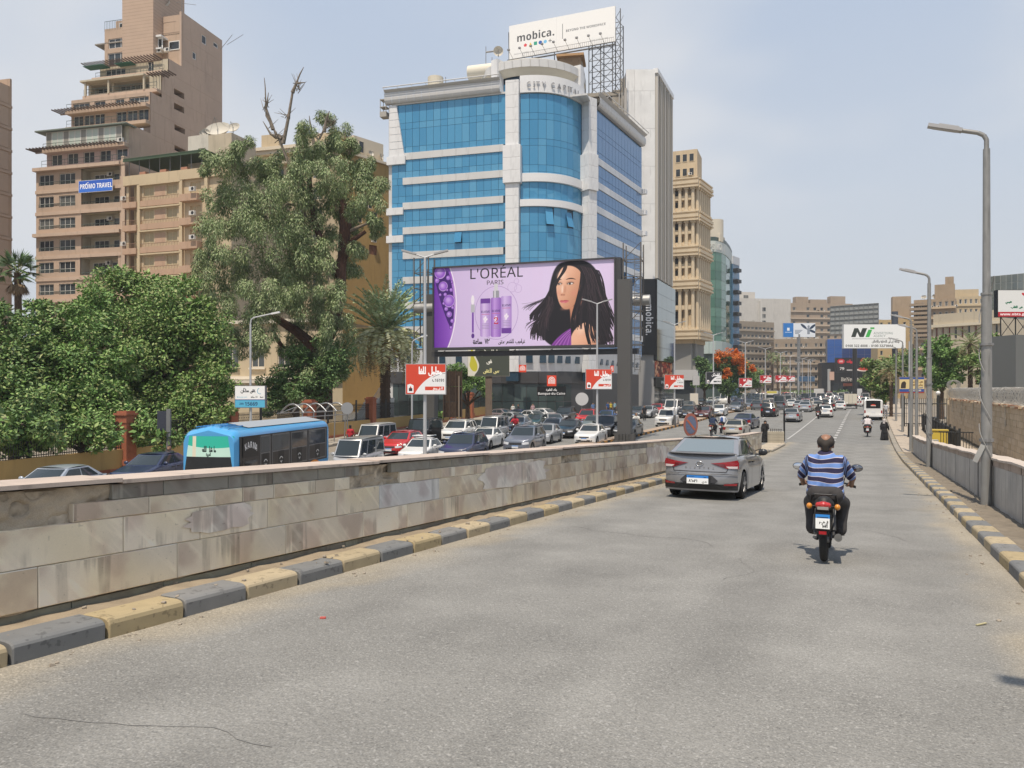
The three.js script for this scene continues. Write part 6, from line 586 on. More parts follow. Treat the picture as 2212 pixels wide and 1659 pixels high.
// clipped hedges on the far median
for(const[l,u0,u1,d]of[['clipped green hedge on the far median before the blue boards',1745,1775,232],['clipped green hedge on the far median below the red signs',1690,1740,240],['clipped round hedge in front of the restaurant',1805,1830,270]]){const a=depthAt(u0,d),b=depthAt(u1,d),t=thing('hedge',l,'hedge',[a.x,a.y,a.z],Math.atan2(-(b.z-a.z),b.x-a.x)),W=Math.hypot(b.x-a.x,b.z-a.z),L=new Leaves();for(let x=0;x<W;x+=0.8)L.clump(x,1.9,0,0.8,0.9,0.9,60,0.35,0.14,BRIGHT,0);L.mesh('foliage',t);const q=new MB();for(let x=0.5;x<W;x+=2)q.cyl([x,0,0],[x,1.6,0],0.06,0.06,5);q.mesh('stem',barkM,t);}
// ================= fence, lamps, signs, billboards, street furniture =================
const ironM=M([0.022,0.024,0.024],0.6);
// ---------- yellow wall with red pillars and iron railings ----------
{
const X1=-20.9,D1=39.5,DX=0.276,DD=0.961,at=(l)=>{const X=X1+DX*l,d=D1+DD*l,x=X*CY-d*SY,z=-(X*SY+d*CY);return V3(x,gY(x,z),z);},Lu=(u)=>{const k=(u-CU)/FPX;return(k*D1-X1)/(DX-k*DD);};
const ym=M([0.50,0.335,0.13],0.9,{map:TX.plaster}),rm=M([0.37,0.125,0.065],0.85,{map:TX.paintworn});
const A=at(-15),B=at(Lu(1066)),ry=Math.atan2(-(B.z-A.z),B.x-A.x),f=thing('park_fence','yellow wall with red pillars and black iron railings along the service street','fence',[A.x,0,A.z],ry),L=A.distanceTo(B),S=(u)=>Lu(u)+15,yb=(x)=>{const p=at(x-15);return p.y;};
const pil=[2,S(272),S(497),S(669),S(801),S(972),S(1016),S(1067)];
for(let i=0;i<pil.length;i++){const x=pil[i],y=yb(x),h=i===5?1.9:3.05,w=0.36;const p=new MB();p.box(x,y+h/2,0,w*2,h,w*2);p.box(x,y+0.35,0,w*2+0.16,0.7,w*2+0.16);p.box(x,y+h+0.06,0,w*2+0.14,0.12,w*2+0.14);p.box(x,y+h+0.17,0,w*2-0.1,0.12,w*2-0.1);p.box(x,y+h-0.35,0,w*2+0.07,0.1,w*2+0.07);p.mesh('pillar',rm,f);}
for(let i=0;i+1<pil.length;i++){const a=pil[i]+0.37,b=pil[i+1]-0.37,n=Math.max(1,Math.ceil((b-a)/3)),w=new MB(),pl=new MB(),ir=new MB();for(let k=0;k<n;k++){const x0=lerp(a,b,k/n),x1=lerp(a,b,(k+1)/n),y=yb((x0+x1)/2);w.b2(x0,x1-0.002,y-0.3,y+1.28+(k%2)*0.004,-0.14,0.14,x0);pl.b2(x0,x1-0.002,y-0.3,y+0.3,0.142,0.24,x0);ir.b2(x0,x1,y+1.36,y+1.40,-0.025,0.025,0);ir.b2(x0,x1,y+2.55,y+2.59,-0.025,0.025,0);ir.b2(x0,x1,y+2.2,y+2.23,-0.02,0.02,0);for(let q=x0;q<x1;q+=0.13){ir.box(q,y+2.0,0,0.022,1.45,0.022);if(Math.round(q/0.13)%2)ir.box(q+0.065,y+2.38,0,0.09,0.016,0.016,0,0,0.8);}if(k%2){ir.box(x0,y+2.1,0,0.3,1.9,0.02);}}w.mesh('yellow_wall',ym,f);pl.mesh('plinth',rm,f);ir.mesh('iron_railing',ironM,f);}
// pavement on the street side
const m=new MB();for(let x=0;x<L;x+=3){const y=yb(x+1.5);m.b2(x,x+2.99,y-0.3,y+0.12,0.25,3.0,x);}const pv=m.mesh('pavement',M([0.44,0.40,0.34],0.9,{map:TX.concrete}),scene);pv.userData.kind='structure';pv.position.set(A.x,0,A.z);pv.rotation.y=ry;
// curved steel ribs of a roofless bus shelter
const c=at(Lu(640)-0),sh=thing('bus_shelter_frame','row of curved steel shelter ribs without a roof before the fence','shelter',[c.x,c.y+0.12,c.z],ry),fr=frameOf(sh);const stM=M([0.36,0.37,0.38],0.4,{metalness:0.7});const tube=(pts,r=0.05)=>{const q=new MB();q.tube(pts,r,7);return q.mesh('rib',stM,sh);};const xs=[-2.6,-1.1,0.5,2.0,3.6];for(const x of xs.slice(0,5)){const pts=[];for(let k=0;k<=8;k++){const a=Math.PI*(0.5+0.5*(1-k/8))-Math.PI/2;pts.push([x+0.3*(k/8),2.0+0.95*Math.sin(Math.PI*(0.12+0.76*k/8)),2.2-2.0*k/8]);}tube(pts,0.06);const q=new MB();q.cyl([x,0,2.0],[x,2.3,2.1],0.05,0.05,6);q.mesh('post',stM,sh);}const q=new MB();for(const[y,z]of[[2.35,2.15],[2.9,1.2],[2.3,0.25],[2.05,2.2]])q.cyl([xs[0]-0.3,y,z],[xs[4]+0.3,y,z],0.035,0.035,5);q.cyl([xs[0],2.3,0.3],[xs[1],2.9,1.2],0.03,0.03,5);q.mesh('cross_bar',stM,sh);
// stairs with rails of the house behind the fence
const s=at(Lu(745)+6),st=thing('garden_stair','white metal stair with railings behind the iron fence','stair',[s.x-3,s.y,s.z-3],ry);for(let i=0;i<12;i++)addBox('step',M([0.6,0.6,0.58],0.7),st,-3+i*0.32,-2.68+i*0.32,0,0.3+i*0.24,-0.7,0.7);railing(st,[[-3,0.4,0.72],[0.8,3.1,0.72]],1.0,MT.white,0.25);addBox('landing',M([0.6,0.6,0.58],0.7),st,0.85,4,0,3.1,-0.8,0.8);
}
// ---------- street lamps ----------
const poleM=M([0.34,0.34,0.33],0.5,{metalness:0.35,map:TX.metal}),poleLight=M([0.52,0.53,0.54],0.45,{metalness:0.35}),lampM=M([0.42,0.42,0.42],0.5,{metalness:0.4});
function singleLamp(label,s,t,h,detail,group,yy){
const y=yy??(s<52?rampY(s):streetY(s,t)),o=thing('street_lamp',label,'street lamp',[t,y,-s],0,group),p=new MB();p.cyl([0,-0.1,0],[0.0,h*0.6,0],0.112,0.098,14);p.mesh('lower_pole',poleM,o);const p2=new MB();p2.cyl([0,h*0.6,0],[0,h,0],0.078,0.068,12);p2.cyl([0,h*0.6-0.02,0],[0,h*0.6+0.03,0],0.112,0.112,12);p2.mesh('upper_pole',poleM,o);
const a=new MB();a.tube([[0,h-0.05,0],[0,h+0.2,0],[-0.05,h+0.3,0.0],[-0.16,h+0.37,0.0],[-0.5,h+0.47,0.0]],0.048,8);a.mesh('arm',poleM,o);const l=new MB();l.box(0,0,0,0.85,0.09,0.24);l.box(0.08,0.05,0,0.5,0.07,0.16);l.box(0,-0.05,0,0.6,0.02,0.18);const lm=l.mesh('lamp_head',lampM,o,[-0.78,h+0.56,0]);lm.rotation.set(0,0,-0.3);lm.scale.setScalar(0.8);
if(detail){const c=new MB();for(let k=0;k<4;k++){const pts=[];for(let i=0;i<=14;i++){const q=i/14*3.4+k;pts.push([Math.cos(q)*0.135,0.9+k*1.05+i*0.07,Math.sin(q)*0.135]);}c.tube(pts,0.01,4);}c.mesh('wrapped_cable',M([0.3,0.3,0.29],0.7),o);const b=new MB();b.cyl([0,1.5,0],[0,1.56,0],0.14,0.14,12);b.cyl([0,3.55,0],[0,3.6,0],0.135,0.135,12);b.mesh('pole_clamp',MT.steel,o);const d=addBox('tilted_plate',M([0.42,0.42,0.40],0.6,{metalness:0.3}),o,-0.2,-0.1,1.05,1.45,0.11,0.125);d.rotation.z=-0.4;if(detail>1)o.remove(d);}return o;
}
singleLamp('grey lamp post with wrapped cable and a loose plate beside the panel barrier',19.2,2.3,7.75,1);
singleLamp('grey lamp post standing in the middle of the panel barrier',36.2,2.3,7.75,2);
singleLamp('grey lamp post at the far end of the panel barrier',51.9,2.35,7.75,0);
singleLamp('grey lamp post beside the near end of the panel barrier',2.75,2.3,7.75,0);
for(const[l,s,t]of[['grey lamp post behind the yellow notice board',57,2.9],['grey lamp post on the pavement past the notice board',74,2.7],['grey lamp post on the pavement under the park trees',91,2.7]])singleLamp(l,s,t,7.6,0);
function doubleLamp(label,p,h,v=1){const o=thing('median_lamp',label,'street lamp',[p.x,gY(p.x,p.z)+(v?0.19:0),p.z],YAW),q=new MB();q.cyl([0,0,0],[0,h,0],0.1,0.06,10);q.mesh('pole',poleLight,o);const b=new MB();b.cyl([0,0,0],[0,1.0,0],0.13,0.12,10);b.mesh('pole_base',M([0.09,0.09,0.09],0.7),o);for(const s of[-1,1]){const a=new MB();a.cyl([0,h,0],[s*0.45,h+0.16,0],0.04,0.035,6);a.mesh('arm',poleLight,o);const l=mesh('lamp_head',boxGeo(0.72,0.08,0.26),lampM,o,[s*0.78,h+0.26,0]);l.rotation.z=s*0.26;}return o;}
const alfaTex=(bg,name)=>canvasTex(384,256,(c,w,h)=>{c.fillStyle='#ececec';c.fillRect(0,0,w,h);c.fillStyle=bg;c.beginPath();c.moveTo(0,0);c.lineTo(w,0);c.lineTo(w,66);c.bezierCurveTo(250,80,150,150,84,h);c.lineTo(0,h);c.fill();c.strokeStyle='#6d7076';c.lineWidth=4;c.beginPath();c.moveTo(w,78);c.bezierCurveTo(330,82,290,98,262,112);c.stroke();ARABIC(c,name,w-36,80,78,'#fff',11,330);c.fillStyle='#444';c.font='bold 38px sans-serif';c.fillText('16191',280,152,96);c.beginPath();c.arc(268,138,9,0.6,4);c.lineWidth=6;c.strokeStyle='#444';c.stroke();c.fillStyle=bg;c.fillRect(186,192,186,32);ARABIC(c,'١٤ ش مصدق',360,216,26,'#fff',4,150);c.fillStyle='#f4f4f4';c.beginPath();c.moveTo(14,176);c.lineTo(44,168);c.lineTo(74,182);c.lineTo(74,246);c.lineTo(14,246);c.fill();c.fillStyle='#2b2b30';c.fillRect(28,206,34,26);c.fillStyle='#d2402c';c.beginPath();c.moveTo(45,186);c.lineTo(56,206);c.lineTo(34,206);c.fill();});
const alfaRed=M([1,1,1],0.6,{map:alfaTex('#d3472f','معامل الفا')}),alfaDark=M([1,1,1],0.6,{map:alfaTex('#2c2e33','الفاسكان')}),alfaRed2=M([1,1,1],0.6,{map:alfaTex('#b8242c','معامل الفا')});
function signBox(label,u0,u1,v0,v1,d,m,pole=true,th=0.28,o2={}){const a=pt(u0,v1,d),b=pt(u1,v0,d),c=a.clone().add(b).multiplyScalar(0.5),w=Math.hypot(b.x-a.x,b.z-a.z),h=b.y-a.y,gy=gY(c.x,c.z),o=thing(o2.name??'sign_box',label,'sign',[c.x,gy,c.z],YAW+(o2.ry??0),o2.group),y=c.y-gy;const bx=new MB();bx.box(0,y,-th/2,w+0.06,h+0.06,th);bx.mesh('sign_case',o2.case??M([0.42,0.42,0.42],0.6),o);mesh('sign_face',panelGeo(w,h),m,o,[0,y,0.006]);if(pole){const q=new MB();q.cyl([0,0,-th/2],[0,y-h/2,-th/2],0.07,0.07,8);q.mesh('post',poleLight,o);}return o;}
const medLamp=(label,u,vTop,sign)=>{let d=(10.4-YC)*FPX/(840-vTop);const p=depthAt(u,d);doubleLamp(label,p,10.2-(p.y),1);if(sign){const[u0,u1,v0,v1,lab,m]=sign;signBox(lab,u0,u1,v0,v1,d-0.22,m,false);}};
medLamp('double headed lamp post rising behind the parapet beside the date palm',918,556,[877,962,787,851,'large red and white laboratory sign box beside the date palm',alfaRed]);
medLamp('double headed lamp post in front of the pictured woman',1290,656,[1266,1321,798,840,'red and white laboratory sign box in front of the bank',alfaRed]);
medLamp('double headed lamp post behind the white pickup',1457,701,[1436,1477,810,840,'red and white laboratory sign box above the white pickup',alfaRed]);
medLamp('double headed lamp post carrying the black sign',1541,724,[1526,1558,804,829,'black and white sign box before the dark street tree',alfaDark]);
medLamp('double headed lamp post beside the flame tree',1610,741,[1597,1624,817,836,'red and white sign box on the lamp post beside the flame tree',alfaRed2]);
medLamp('double headed lamp post beyond the walking woman on the median',1653,754,[1642,1666,811,827,'red and white sign box on the second lamp post after the flame tree',alfaRed2]);
medLamp('double headed lamp post before the brown office block',1686,763,[1675,1698,811,825,'red and white sign box overlapping its farther twin',alfaRed2]);
medLamp('double headed lamp post next to the blue boards',1707,770,[1698,1717,812,824,'red and white sign box half behind its nearer twin',alfaRed2]);
for(const[u,v]of[[1725,784],[1733,775],[1746,778],[1751,780]]){const d=(10.4-YC)*FPX/(840-v),p=depthAt(u,d);doubleLamp('small double headed lamp post in the far cluster by the blue boards',p,10.2-p.y,1).userData.group='far cluster of lamp posts';}
signBox('pair of dark blue direction boards on the far median',1724,1760,813,824,205,M([0.05,0.11,0.2],0.6),true,0.2);
// old thin lamp posts by the fence
for(const[l,u,d,vt,arm]of[['thin white lamp post with a short arm above the pale blue hospital sign',541,46,700,1.3],['thin white lamp post with a bent arm beside the date palm',890,58,745,0.7]]){const p=depthAt(u,d),h=YC+(840-vt)*d/FPX-p.y,o=thing('street_lamp',l,'street lamp',[p.x,p.y,p.z],YAW),q=new MB();q.cyl([0,0,0],[0,h,0],0.075,0.06,8);q.mesh('pole',poleLight,o);const a=new MB();a.tube([[0,h,0],[0.04,h+0.25,0],[0.2,h+0.38,0],[arm,h+0.62,0]],0.045,6);a.mesh('arm',poleLight,o);mesh('lamp_head',boxGeo(0.5,0.1,0.2),MT.white,o,[arm+0.2,h+0.66,0]).rotation.z=0.2;}
{
const t=canvasTex(384,256,(c,w,h)=>{c.fillStyle='#f2f2f0';c.fillRect(0,0,w,h);ARABIC(c,'دقى سكان',262,70,60,'#2a2c33',8,230);c.strokeStyle='#7fb4cc';c.lineWidth=8;c.beginPath();c.arc(322,60,34,1.2,4.4);c.stroke();ARABIC(c,'خدمة',366,140,30,'#333',4);c.fillStyle='#333';c.font='bold 26px sans-serif';c.fillText('24',262,140);ARABIC(c,'ساعة',250,140,30,'#333',4);c.fillStyle='#4aa3c8';c.font='22px sans-serif';c.fillText('@res-sys.com',20,140);c.fillStyle='#3c4a8a';c.fillRect(0,160,w,14);c.fillStyle='#5bb4d6';c.fillRect(0,170,w,86);c.fillStyle='#14305a';c.font='bold 62px sans-serif';c.fillText('15669',122,236,190);c.font='bold 34px sans-serif';c.fillText('24h',54,224);});
signBox('white and pale blue sign box with the number 15669 by the fence',508,572,834,880,45.7,M([1,1,1],0.6,{map:t}),true,0.3,{case:M([0.16,0.16,0.17],0.6)});}
// ---------- the large cosmetics billboard ----------
{
const A=pt(938,748,66),B=pt(1327,744,61),ry=Math.atan2(-(B.z-A.z),B.x-A.x),o=thing('large_billboard','large lilac cosmetics billboard with a dark haired woman on two posts','billboard',[A.x,gY(A.x,A.z),A.z],ry),L=Math.hypot(B.x-A.x,B.z-A.z),gy=o.position.y,f=frameOf(o),y0=f.loc(1327,744)[1],y1=f.loc(1327,559)[1],h=y1-y0;o.userData.label='large lilac cosmetics billboard with a dark haired woman on two posts';
const t=canvasTex(1680,720,(c,w,hh)=>{
const bgd=c.createLinearGradient(0,0,w,0);bgd.addColorStop(0,'#cdb9e4');bgd.addColorStop(0.5,'#dccbee');bgd.addColorStop(1,'#e0cdf0');c.fillStyle=bgd;c.fillRect(0,0,w,hh);
// violet drop with bubbles at the left
c.save();c.beginPath();c.moveTo(0,0);c.lineTo(150,0);c.bezierCurveTo(240,220,235,500,130,hh);c.lineTo(0,hh);c.clip();const g2=c.createLinearGradient(0,0,220,0);g2.addColorStop(0,'#6a2fa4');g2.addColorStop(0.7,'#8e54c4');g2.addColorStop(1,'#c9a4e4');c.fillStyle=g2;c.fillRect(0,0,260,hh);c.fillStyle='#3f1470';c.beginPath();c.moveTo(0,60);c.bezierCurveTo(40,260,120,480,175,560);c.bezierCurveTo(215,400,200,200,140,30);c.fill();for(const[x,y,r]of[[60,40,58],[90,165,46],[150,300,58],[28,110,24],[140,90,22],[170,200,18],[110,240,18],[150,420,28],[180,480,20],[120,370,20],[168,540,16],[60,240,14],[185,360,16],[95,320,14],[130,200,12],[178,130,12]]){const q=c.createRadialGradient(x-r*0.2,y-r*0.2,r*0.2,x,y,r);q.addColorStop(0,'#c8a2ea');q.addColorStop(0.75,'#8a50c6');q.addColorStop(1,'#e2ccf4');c.fillStyle=q;c.beginPath();c.arc(x,y,r,0,7);c.fill();c.strokeStyle='#3c1168';c.lineWidth=3;c.stroke();}c.restore();c.strokeStyle='#f3e8fb';c.lineWidth=9;c.beginPath();c.moveTo(158,0);c.bezierCurveTo(248,220,243,500,138,hh);c.stroke();
// name
c.fillStyle='#15131a';c.save();c.translate(345,112);c.scale(1.22,1);c.font='124px sans-serif';c.fillText("L'OR\u00c9AL",0,0,425);c.font='52px sans-serif';c.fillText('PARIS',138,58,155);c.restore();
// circle, bottles, dropper
c.strokeStyle='#a98cc6';c.lineWidth=4;c.beginPath();c.ellipse(610,420,205,235,0,0,7);c.stroke();c.strokeStyle='#c2abd8';for(const[x,y,r]of[[760,200,42],[815,215,34],[800,150,22]]){c.beginPath();c.arc(x,y,r,0,7);c.stroke();}
const bottle=(x,y,bw,bh,c0,c1,cap)=>{const q=c.createLinearGradient(x,0,x+bw,0);q.addColorStop(0,c1);q.addColorStop(0.35,c0);q.addColorStop(1,c1);c.fillStyle=q;c.beginPath();c.roundRect(x,y,bw,bh,14);c.fill();c.fillStyle='#6d3c9c';if(cap==='t')c.fillRect(x+4,y,bw-8,44);if(cap==='b')c.fillRect(x+4,y+bh-48,bw-8,48);c.fillStyle='#41326a';c.font='bold 27px sans-serif';c.fillText('ELVIVE',x+8,y+(cap==='b'?92:128),bw-16);c.fillStyle='#c26a9c';c.fillRect(x+12,y+(cap==='b'?104:138),bw-24,5);c.fillStyle='#9c8ab4';for(let i=0;i<4;i++)c.fillRect(x+14,y+bh*0.66+i*14,bw-28,4);c.fillStyle='#f1e8f8';for(const[ax,ay]of[[0.5,0.5],[0.38,0.54],[0.6,0.55],[0.48,0.6]]){c.beginPath();c.ellipse(x+bw*ax,y+bh*ay,13,9,ax*4,0,7);c.fill();}};
bottle(455,290,100,340,'#d9c2ee','#a884cc','t');bottle(655,275,100,330,'#d6bfee','#ab88cf','b');bottle(558,285,96,350,'#c39be2','#8c5cba','');c.fillStyle='#d0d0d6';c.fillRect(590,165,34,60);c.fillStyle='#9a9aa4';c.fillRect(578,225,58,62);c.fillStyle='#e8e8ee';c.fillRect(592,225,10,62);c.fillStyle='#c02440';c.font='bold 84px serif';c.fillText('2',584,520);c.fillStyle='#efeaf4';c.beginPath();c.ellipse(382,300,16,44,0,0,7);c.fill();c.fillStyle='#b9b9c2';c.fillRect(364,340,38,70);c.fillStyle='#7c4bac';c.fillRect(374,410,18,180);c.fillStyle='#5b2b8a';c.beginPath();c.ellipse(383,620,15,22,0,0,7);c.fill();
ARABIC(c,'ترطيب للشعر حتى',878,690,46,'#2a2433',5,330);ARABIC(c,'٧٢',545,690,56,'#2a2433',7);ARABIC(c,'ساعة',470,690,56,'#2a2433',8,130);
// a dark haired woman in three-quarter view: hair in many strands, softly modelled face, bare shoulder, violet dress
const bez=(col,p,blur=0,al=1)=>{c.save();c.globalAlpha=al;if(blur)c.filter=`blur(${blur}px)`;c.fillStyle=col;c.beginPath();c.moveTo(p[0],p[1]);for(let i=2;i+5<p.length;i+=6)c.bezierCurveTo(p[i],p[i+1],p[i+2],p[i+3],p[i+4],p[i+5]);c.fill();c.restore();},ell=(col,x,y,a,b2,r,blur,al=1)=>{c.save();c.globalAlpha=al;if(blur)c.filter=`blur(${blur}px)`;c.fillStyle=col;c.beginPath();c.ellipse(x,y,a,b2,r,0,7);c.fill();c.restore();};
const strand=(x0,y0,x1,y1,n,spread,cols,lw)=>{for(let i=0;i<n;i++){const o=(rnd()-0.5)*spread,o2=(rnd()-0.5)*spread*1.5,k=18+rnd()*40;c.strokeStyle=pick(cols);c.lineWidth=lw*(0.4+rnd());c.lineCap='round';c.beginPath();c.moveTo(x0+o,y0+o*0.3);c.bezierCurveTo(lerp(x0,x1,0.3)+o+k,lerp(y0,y1,0.3),lerp(x0,x1,0.65)+o2-k,lerp(y0,y1,0.65),x1+o2,y1+(rnd()-0.5)*70);c.stroke();}};
const HC=['#17131a','#1d1820','#120f15','#241c24','#2c2229'];
bez('#15121a',[1230,6,1130,20,1120,170,1095,270,1070,360,1000,420,1010,520,990,600,1060,690,1130,720,1300,730,1500,730,1600,720,1670,600,1660,430,1600,300,1560,160,1530,40,1420,6,1350,-6,1290,-4,1230,6],3);strand(1120,260,960,470,60,50,HC,6);strand(1110,330,1000,640,70,90,HC,7);strand(1100,300,890,380,14,60,HC,2.5);strand(1090,420,930,560,20,70,HC,3);
bez('#c98a6c',[1285,400,1300,470,1290,540,1320,640,1380,640,1440,600,1480,560,1430,500,1420,420,1425,330],4);const fg=c.createLinearGradient(1150,40,1430,200);fg.addColorStop(0,'#f0c4ac');fg.addColorStop(0.45,'#e9b598');fg.addColorStop(1,'#c58a6b');bez(fg,[1205,70,1168,130,1160,200,1172,268,1180,330,1200,392,1240,408,1262,416,1290,410,1320,384,1370,340,1410,280,1418,210,1420,120,1370,50,1290,38,1250,34,1222,46,1205,70],2);
ell('#b9785c',1392,270,26,110,0.25,16,0.7);ell('#f8d8c4',1215,120,40,34,0,14,0.7);ell('#dd8f7c',1330,272,38,24,-0.4,14,0.55);ell('#dd8f7c',1186,268,16,22,0,10,0.5);ell('#c88c70',1262,402,60,12,-0.1,8,0.7);ell('#fbe4d4',1222,236,7,34,0.05,5,0.8);ell('#bf8066',1246,240,9,36,0.1,6,0.6);ell('#b06f58',1226,285,22,6,0.05,4,0.8);ell('#8a4b40',1216,286,5,3,0,1);ell('#8a4b40',1238,287,5,3,0,1);
for(const[x,y,r]of[[1194,192,19],[1292,192,26]]){ell('#8a5c4c',x,y-6,r*1.35,14,0,5,0.55);ell('#f4ece6',x,y,r,r*0.36,0,0.6);ell('#3a2318',x-2,y-1,r*0.4,r*0.4,0,0.5);ell('#0c0808',x-2,y-1,r*0.2,r*0.2,0,0);ell('#ffffff',x+2,y-4,2.2,2.2,0,0);c.strokeStyle='#1a1012';c.lineWidth=4.5;c.beginPath();c.moveTo(x-r-2,y+3);c.quadraticCurveTo(x,y-r*0.75,x+r+6,y-3);c.stroke();c.lineWidth=1.6;c.beginPath();c.moveTo(x-r,y+3);c.quadraticCurveTo(x,y+r*0.5,x+r,y);c.stroke();}
bez('#2a1c1a',[1170,164,1184,146,1204,146,1218,158,1204,154,1184,156,1170,164],1.5);bez('#2a1c1a',[1252,158,1280,138,1316,138,1344,160,1312,150,1282,150,1252,158],1.5);bez('#b8525c',[1196,340,1208,330,1220,330,1228,335,1240,328,1264,330,1284,338,1262,342,1220,344,1196,340],1);bez('#cf6f76',[1196,340,1220,344,1262,342,1284,338,1264,362,1220,366,1196,340],1);ell('#e9a6a4',1232,352,14,3,0,2,0.8);
bez('#15121a',[1262,18,1340,20,1420,90,1424,200,1436,320,1390,420,1330,520,1300,560,1280,600,1260,640,1400,640,1560,600,1600,400,1590,200,1520,20,1400,4,1340,0,1300,4,1262,18],3);strand(1250,22,1140,250,26,26,HC,5);const sk=c.createLinearGradient(1300,520,1560,720);sk.addColorStop(0,'#f3c3a8');sk.addColorStop(0.6,'#e9b092');sk.addColorStop(1,'#c98d70');bez(sk,[1285,720,1290,640,1330,560,1420,528,1500,540,1550,620,1548,720],2);ell('#fbdcc8',1390,590,40,24,-0.5,16,0.6);bez('#8d45a6',[1120,720,1170,650,1230,610,1296,574,1304,620,1300,670,1302,720],2);for(let i=0;i<9;i++){c.strokeStyle=i%2?'#b676c8':'#6f3488';c.lineWidth=3+rnd()*4;c.beginPath();c.moveTo(1140+i*18,720);c.quadraticCurveTo(1210+i*11,640,1290,582+i*9);c.stroke();}strand(1440,60,1560,700,90,150,HC,7);strand(1420,120,1350,560,50,70,HC,6);strand(1500,80,1640,560,50,110,HC,6);strand(1440,60,1540,420,16,120,['#4a3a40','#3c3036'],3);strand(1120,300,1050,560,12,60,['#43343a'],3);
});
const dk=M([0.05,0.05,0.055],0.6),rust=M([0.09,0.08,0.075],0.7,{map:TX.metal});addBox('billboard_case',dk,o,-0.11,L+0.5,y0-0.19,y1+0.11,-0.9,-0.03);for(const[a,b,c,d]of[[-0.12,L+0.12,y0-0.2,y0],[-0.12,L+0.12,y1,y1+0.12],[-0.12,0,y0,y1],[L,L+0.12,y0,y1]])addBox('frame_bar',dk,o,a,b,c,d,-0.028,0.14);mesh('billboard_face',panelGeo(L,h),M([1,1,1],0.55,{map:t}),o,[L/2,(y0+y1)/2,0.0]).userData.label='lilac print with purple bubbles, hair products and a smiling woman';
// right post stands on the median, left post behind
const base=f.wl(ground(1350,948,0.19)),col=M([0.095,0.093,0.09],0.55,{metalness:0.2});const q=new MB();q.box(base.x,(y1-2)/2,base.z,1.0,y1-2,0.9);q.mesh('main_post',col,o);const fl=new MB();for(let k=0;k<4;k++)for(const s of[-0.38,-0.13,0.13,0.38])fl.box(base.x+(k<2?s:(k===2?0.62:-0.62)),0.3,base.z+(k<2?(k?0.56:-0.56):s),k<2?0.04:0.24,0.6,k<2?0.24:0.04);fl.box(base.x,0.03,base.z,1.7,0.06,1.6);fl.mesh('base_flange',col,o);const lp=f.wl(depthAt(932,68));const q2=new MB();q2.box(lp.x,y1/2-1,lp.z,0.9,y1-2,0.8);q2.mesh('main_post',col,o);const hz=new MB();hz.cyl([lp.x-1.4,(y0+y1)/2+0.2,-1.5],[L+2.6,(y0+y1)/2+0.2,-1.5],0.42,0.42,14);hz.mesh('support_drum',M([0.45,0.45,0.44],0.5,{metalness:0.4,map:TX.metal}),o);const bm=new MB();bm.b2(-0.4,base.x+0.6,y0-0.75,y0-0.32,-0.8,-0.3,0);for(let k=0;k<5;k++)bm.cyl([L*k/5+0.5,y0-0.5,-0.5],[L*k/5+1.4,y0-0.34,0.9],0.05,0.05,5);bm.mesh('support_beam',dk,o);
for(const[x0,z0]of[[L+0.6,-0.6],[lp.x-1.6,lp.z+0.2]]){const l=new MB(),xa=x0,xb=x0+1.4,za=z0,zb=z0-1.3;for(const[x,z]of[[xa,za],[xb,za],[xa,zb],[xb,zb]])l.box(x,y0+h*0.62,z,0.09,h*1.15,0.09);for(let k=0;k<6;k++){const y=y0+k*1.35;l.box((xa+xb)/2,y,za,1.4,0.06,0.06);l.box((xa+xb)/2,y,zb,1.4,0.06,0.06);l.box(xa,y,(za+zb)/2,0.06,0.06,1.3);l.box(xb,y,(za+zb)/2,0.06,0.06,1.3);if(k%2)l.cyl([xa,y,za],[xb,y+1.35,za],0.03,0.03,4);}for(let k=0;k<22;k++)l.box(xb-0.25,y0-2+k*0.42,za+0.12,0.4,0.035,0.035);for(const s of[0,0.42])l.box(xb-0.46+s,y0+2.4,za+0.12,0.04,9.2,0.04);l.mesh('ladder_frame',M([0.12,0.11,0.10],0.7),o);}
}
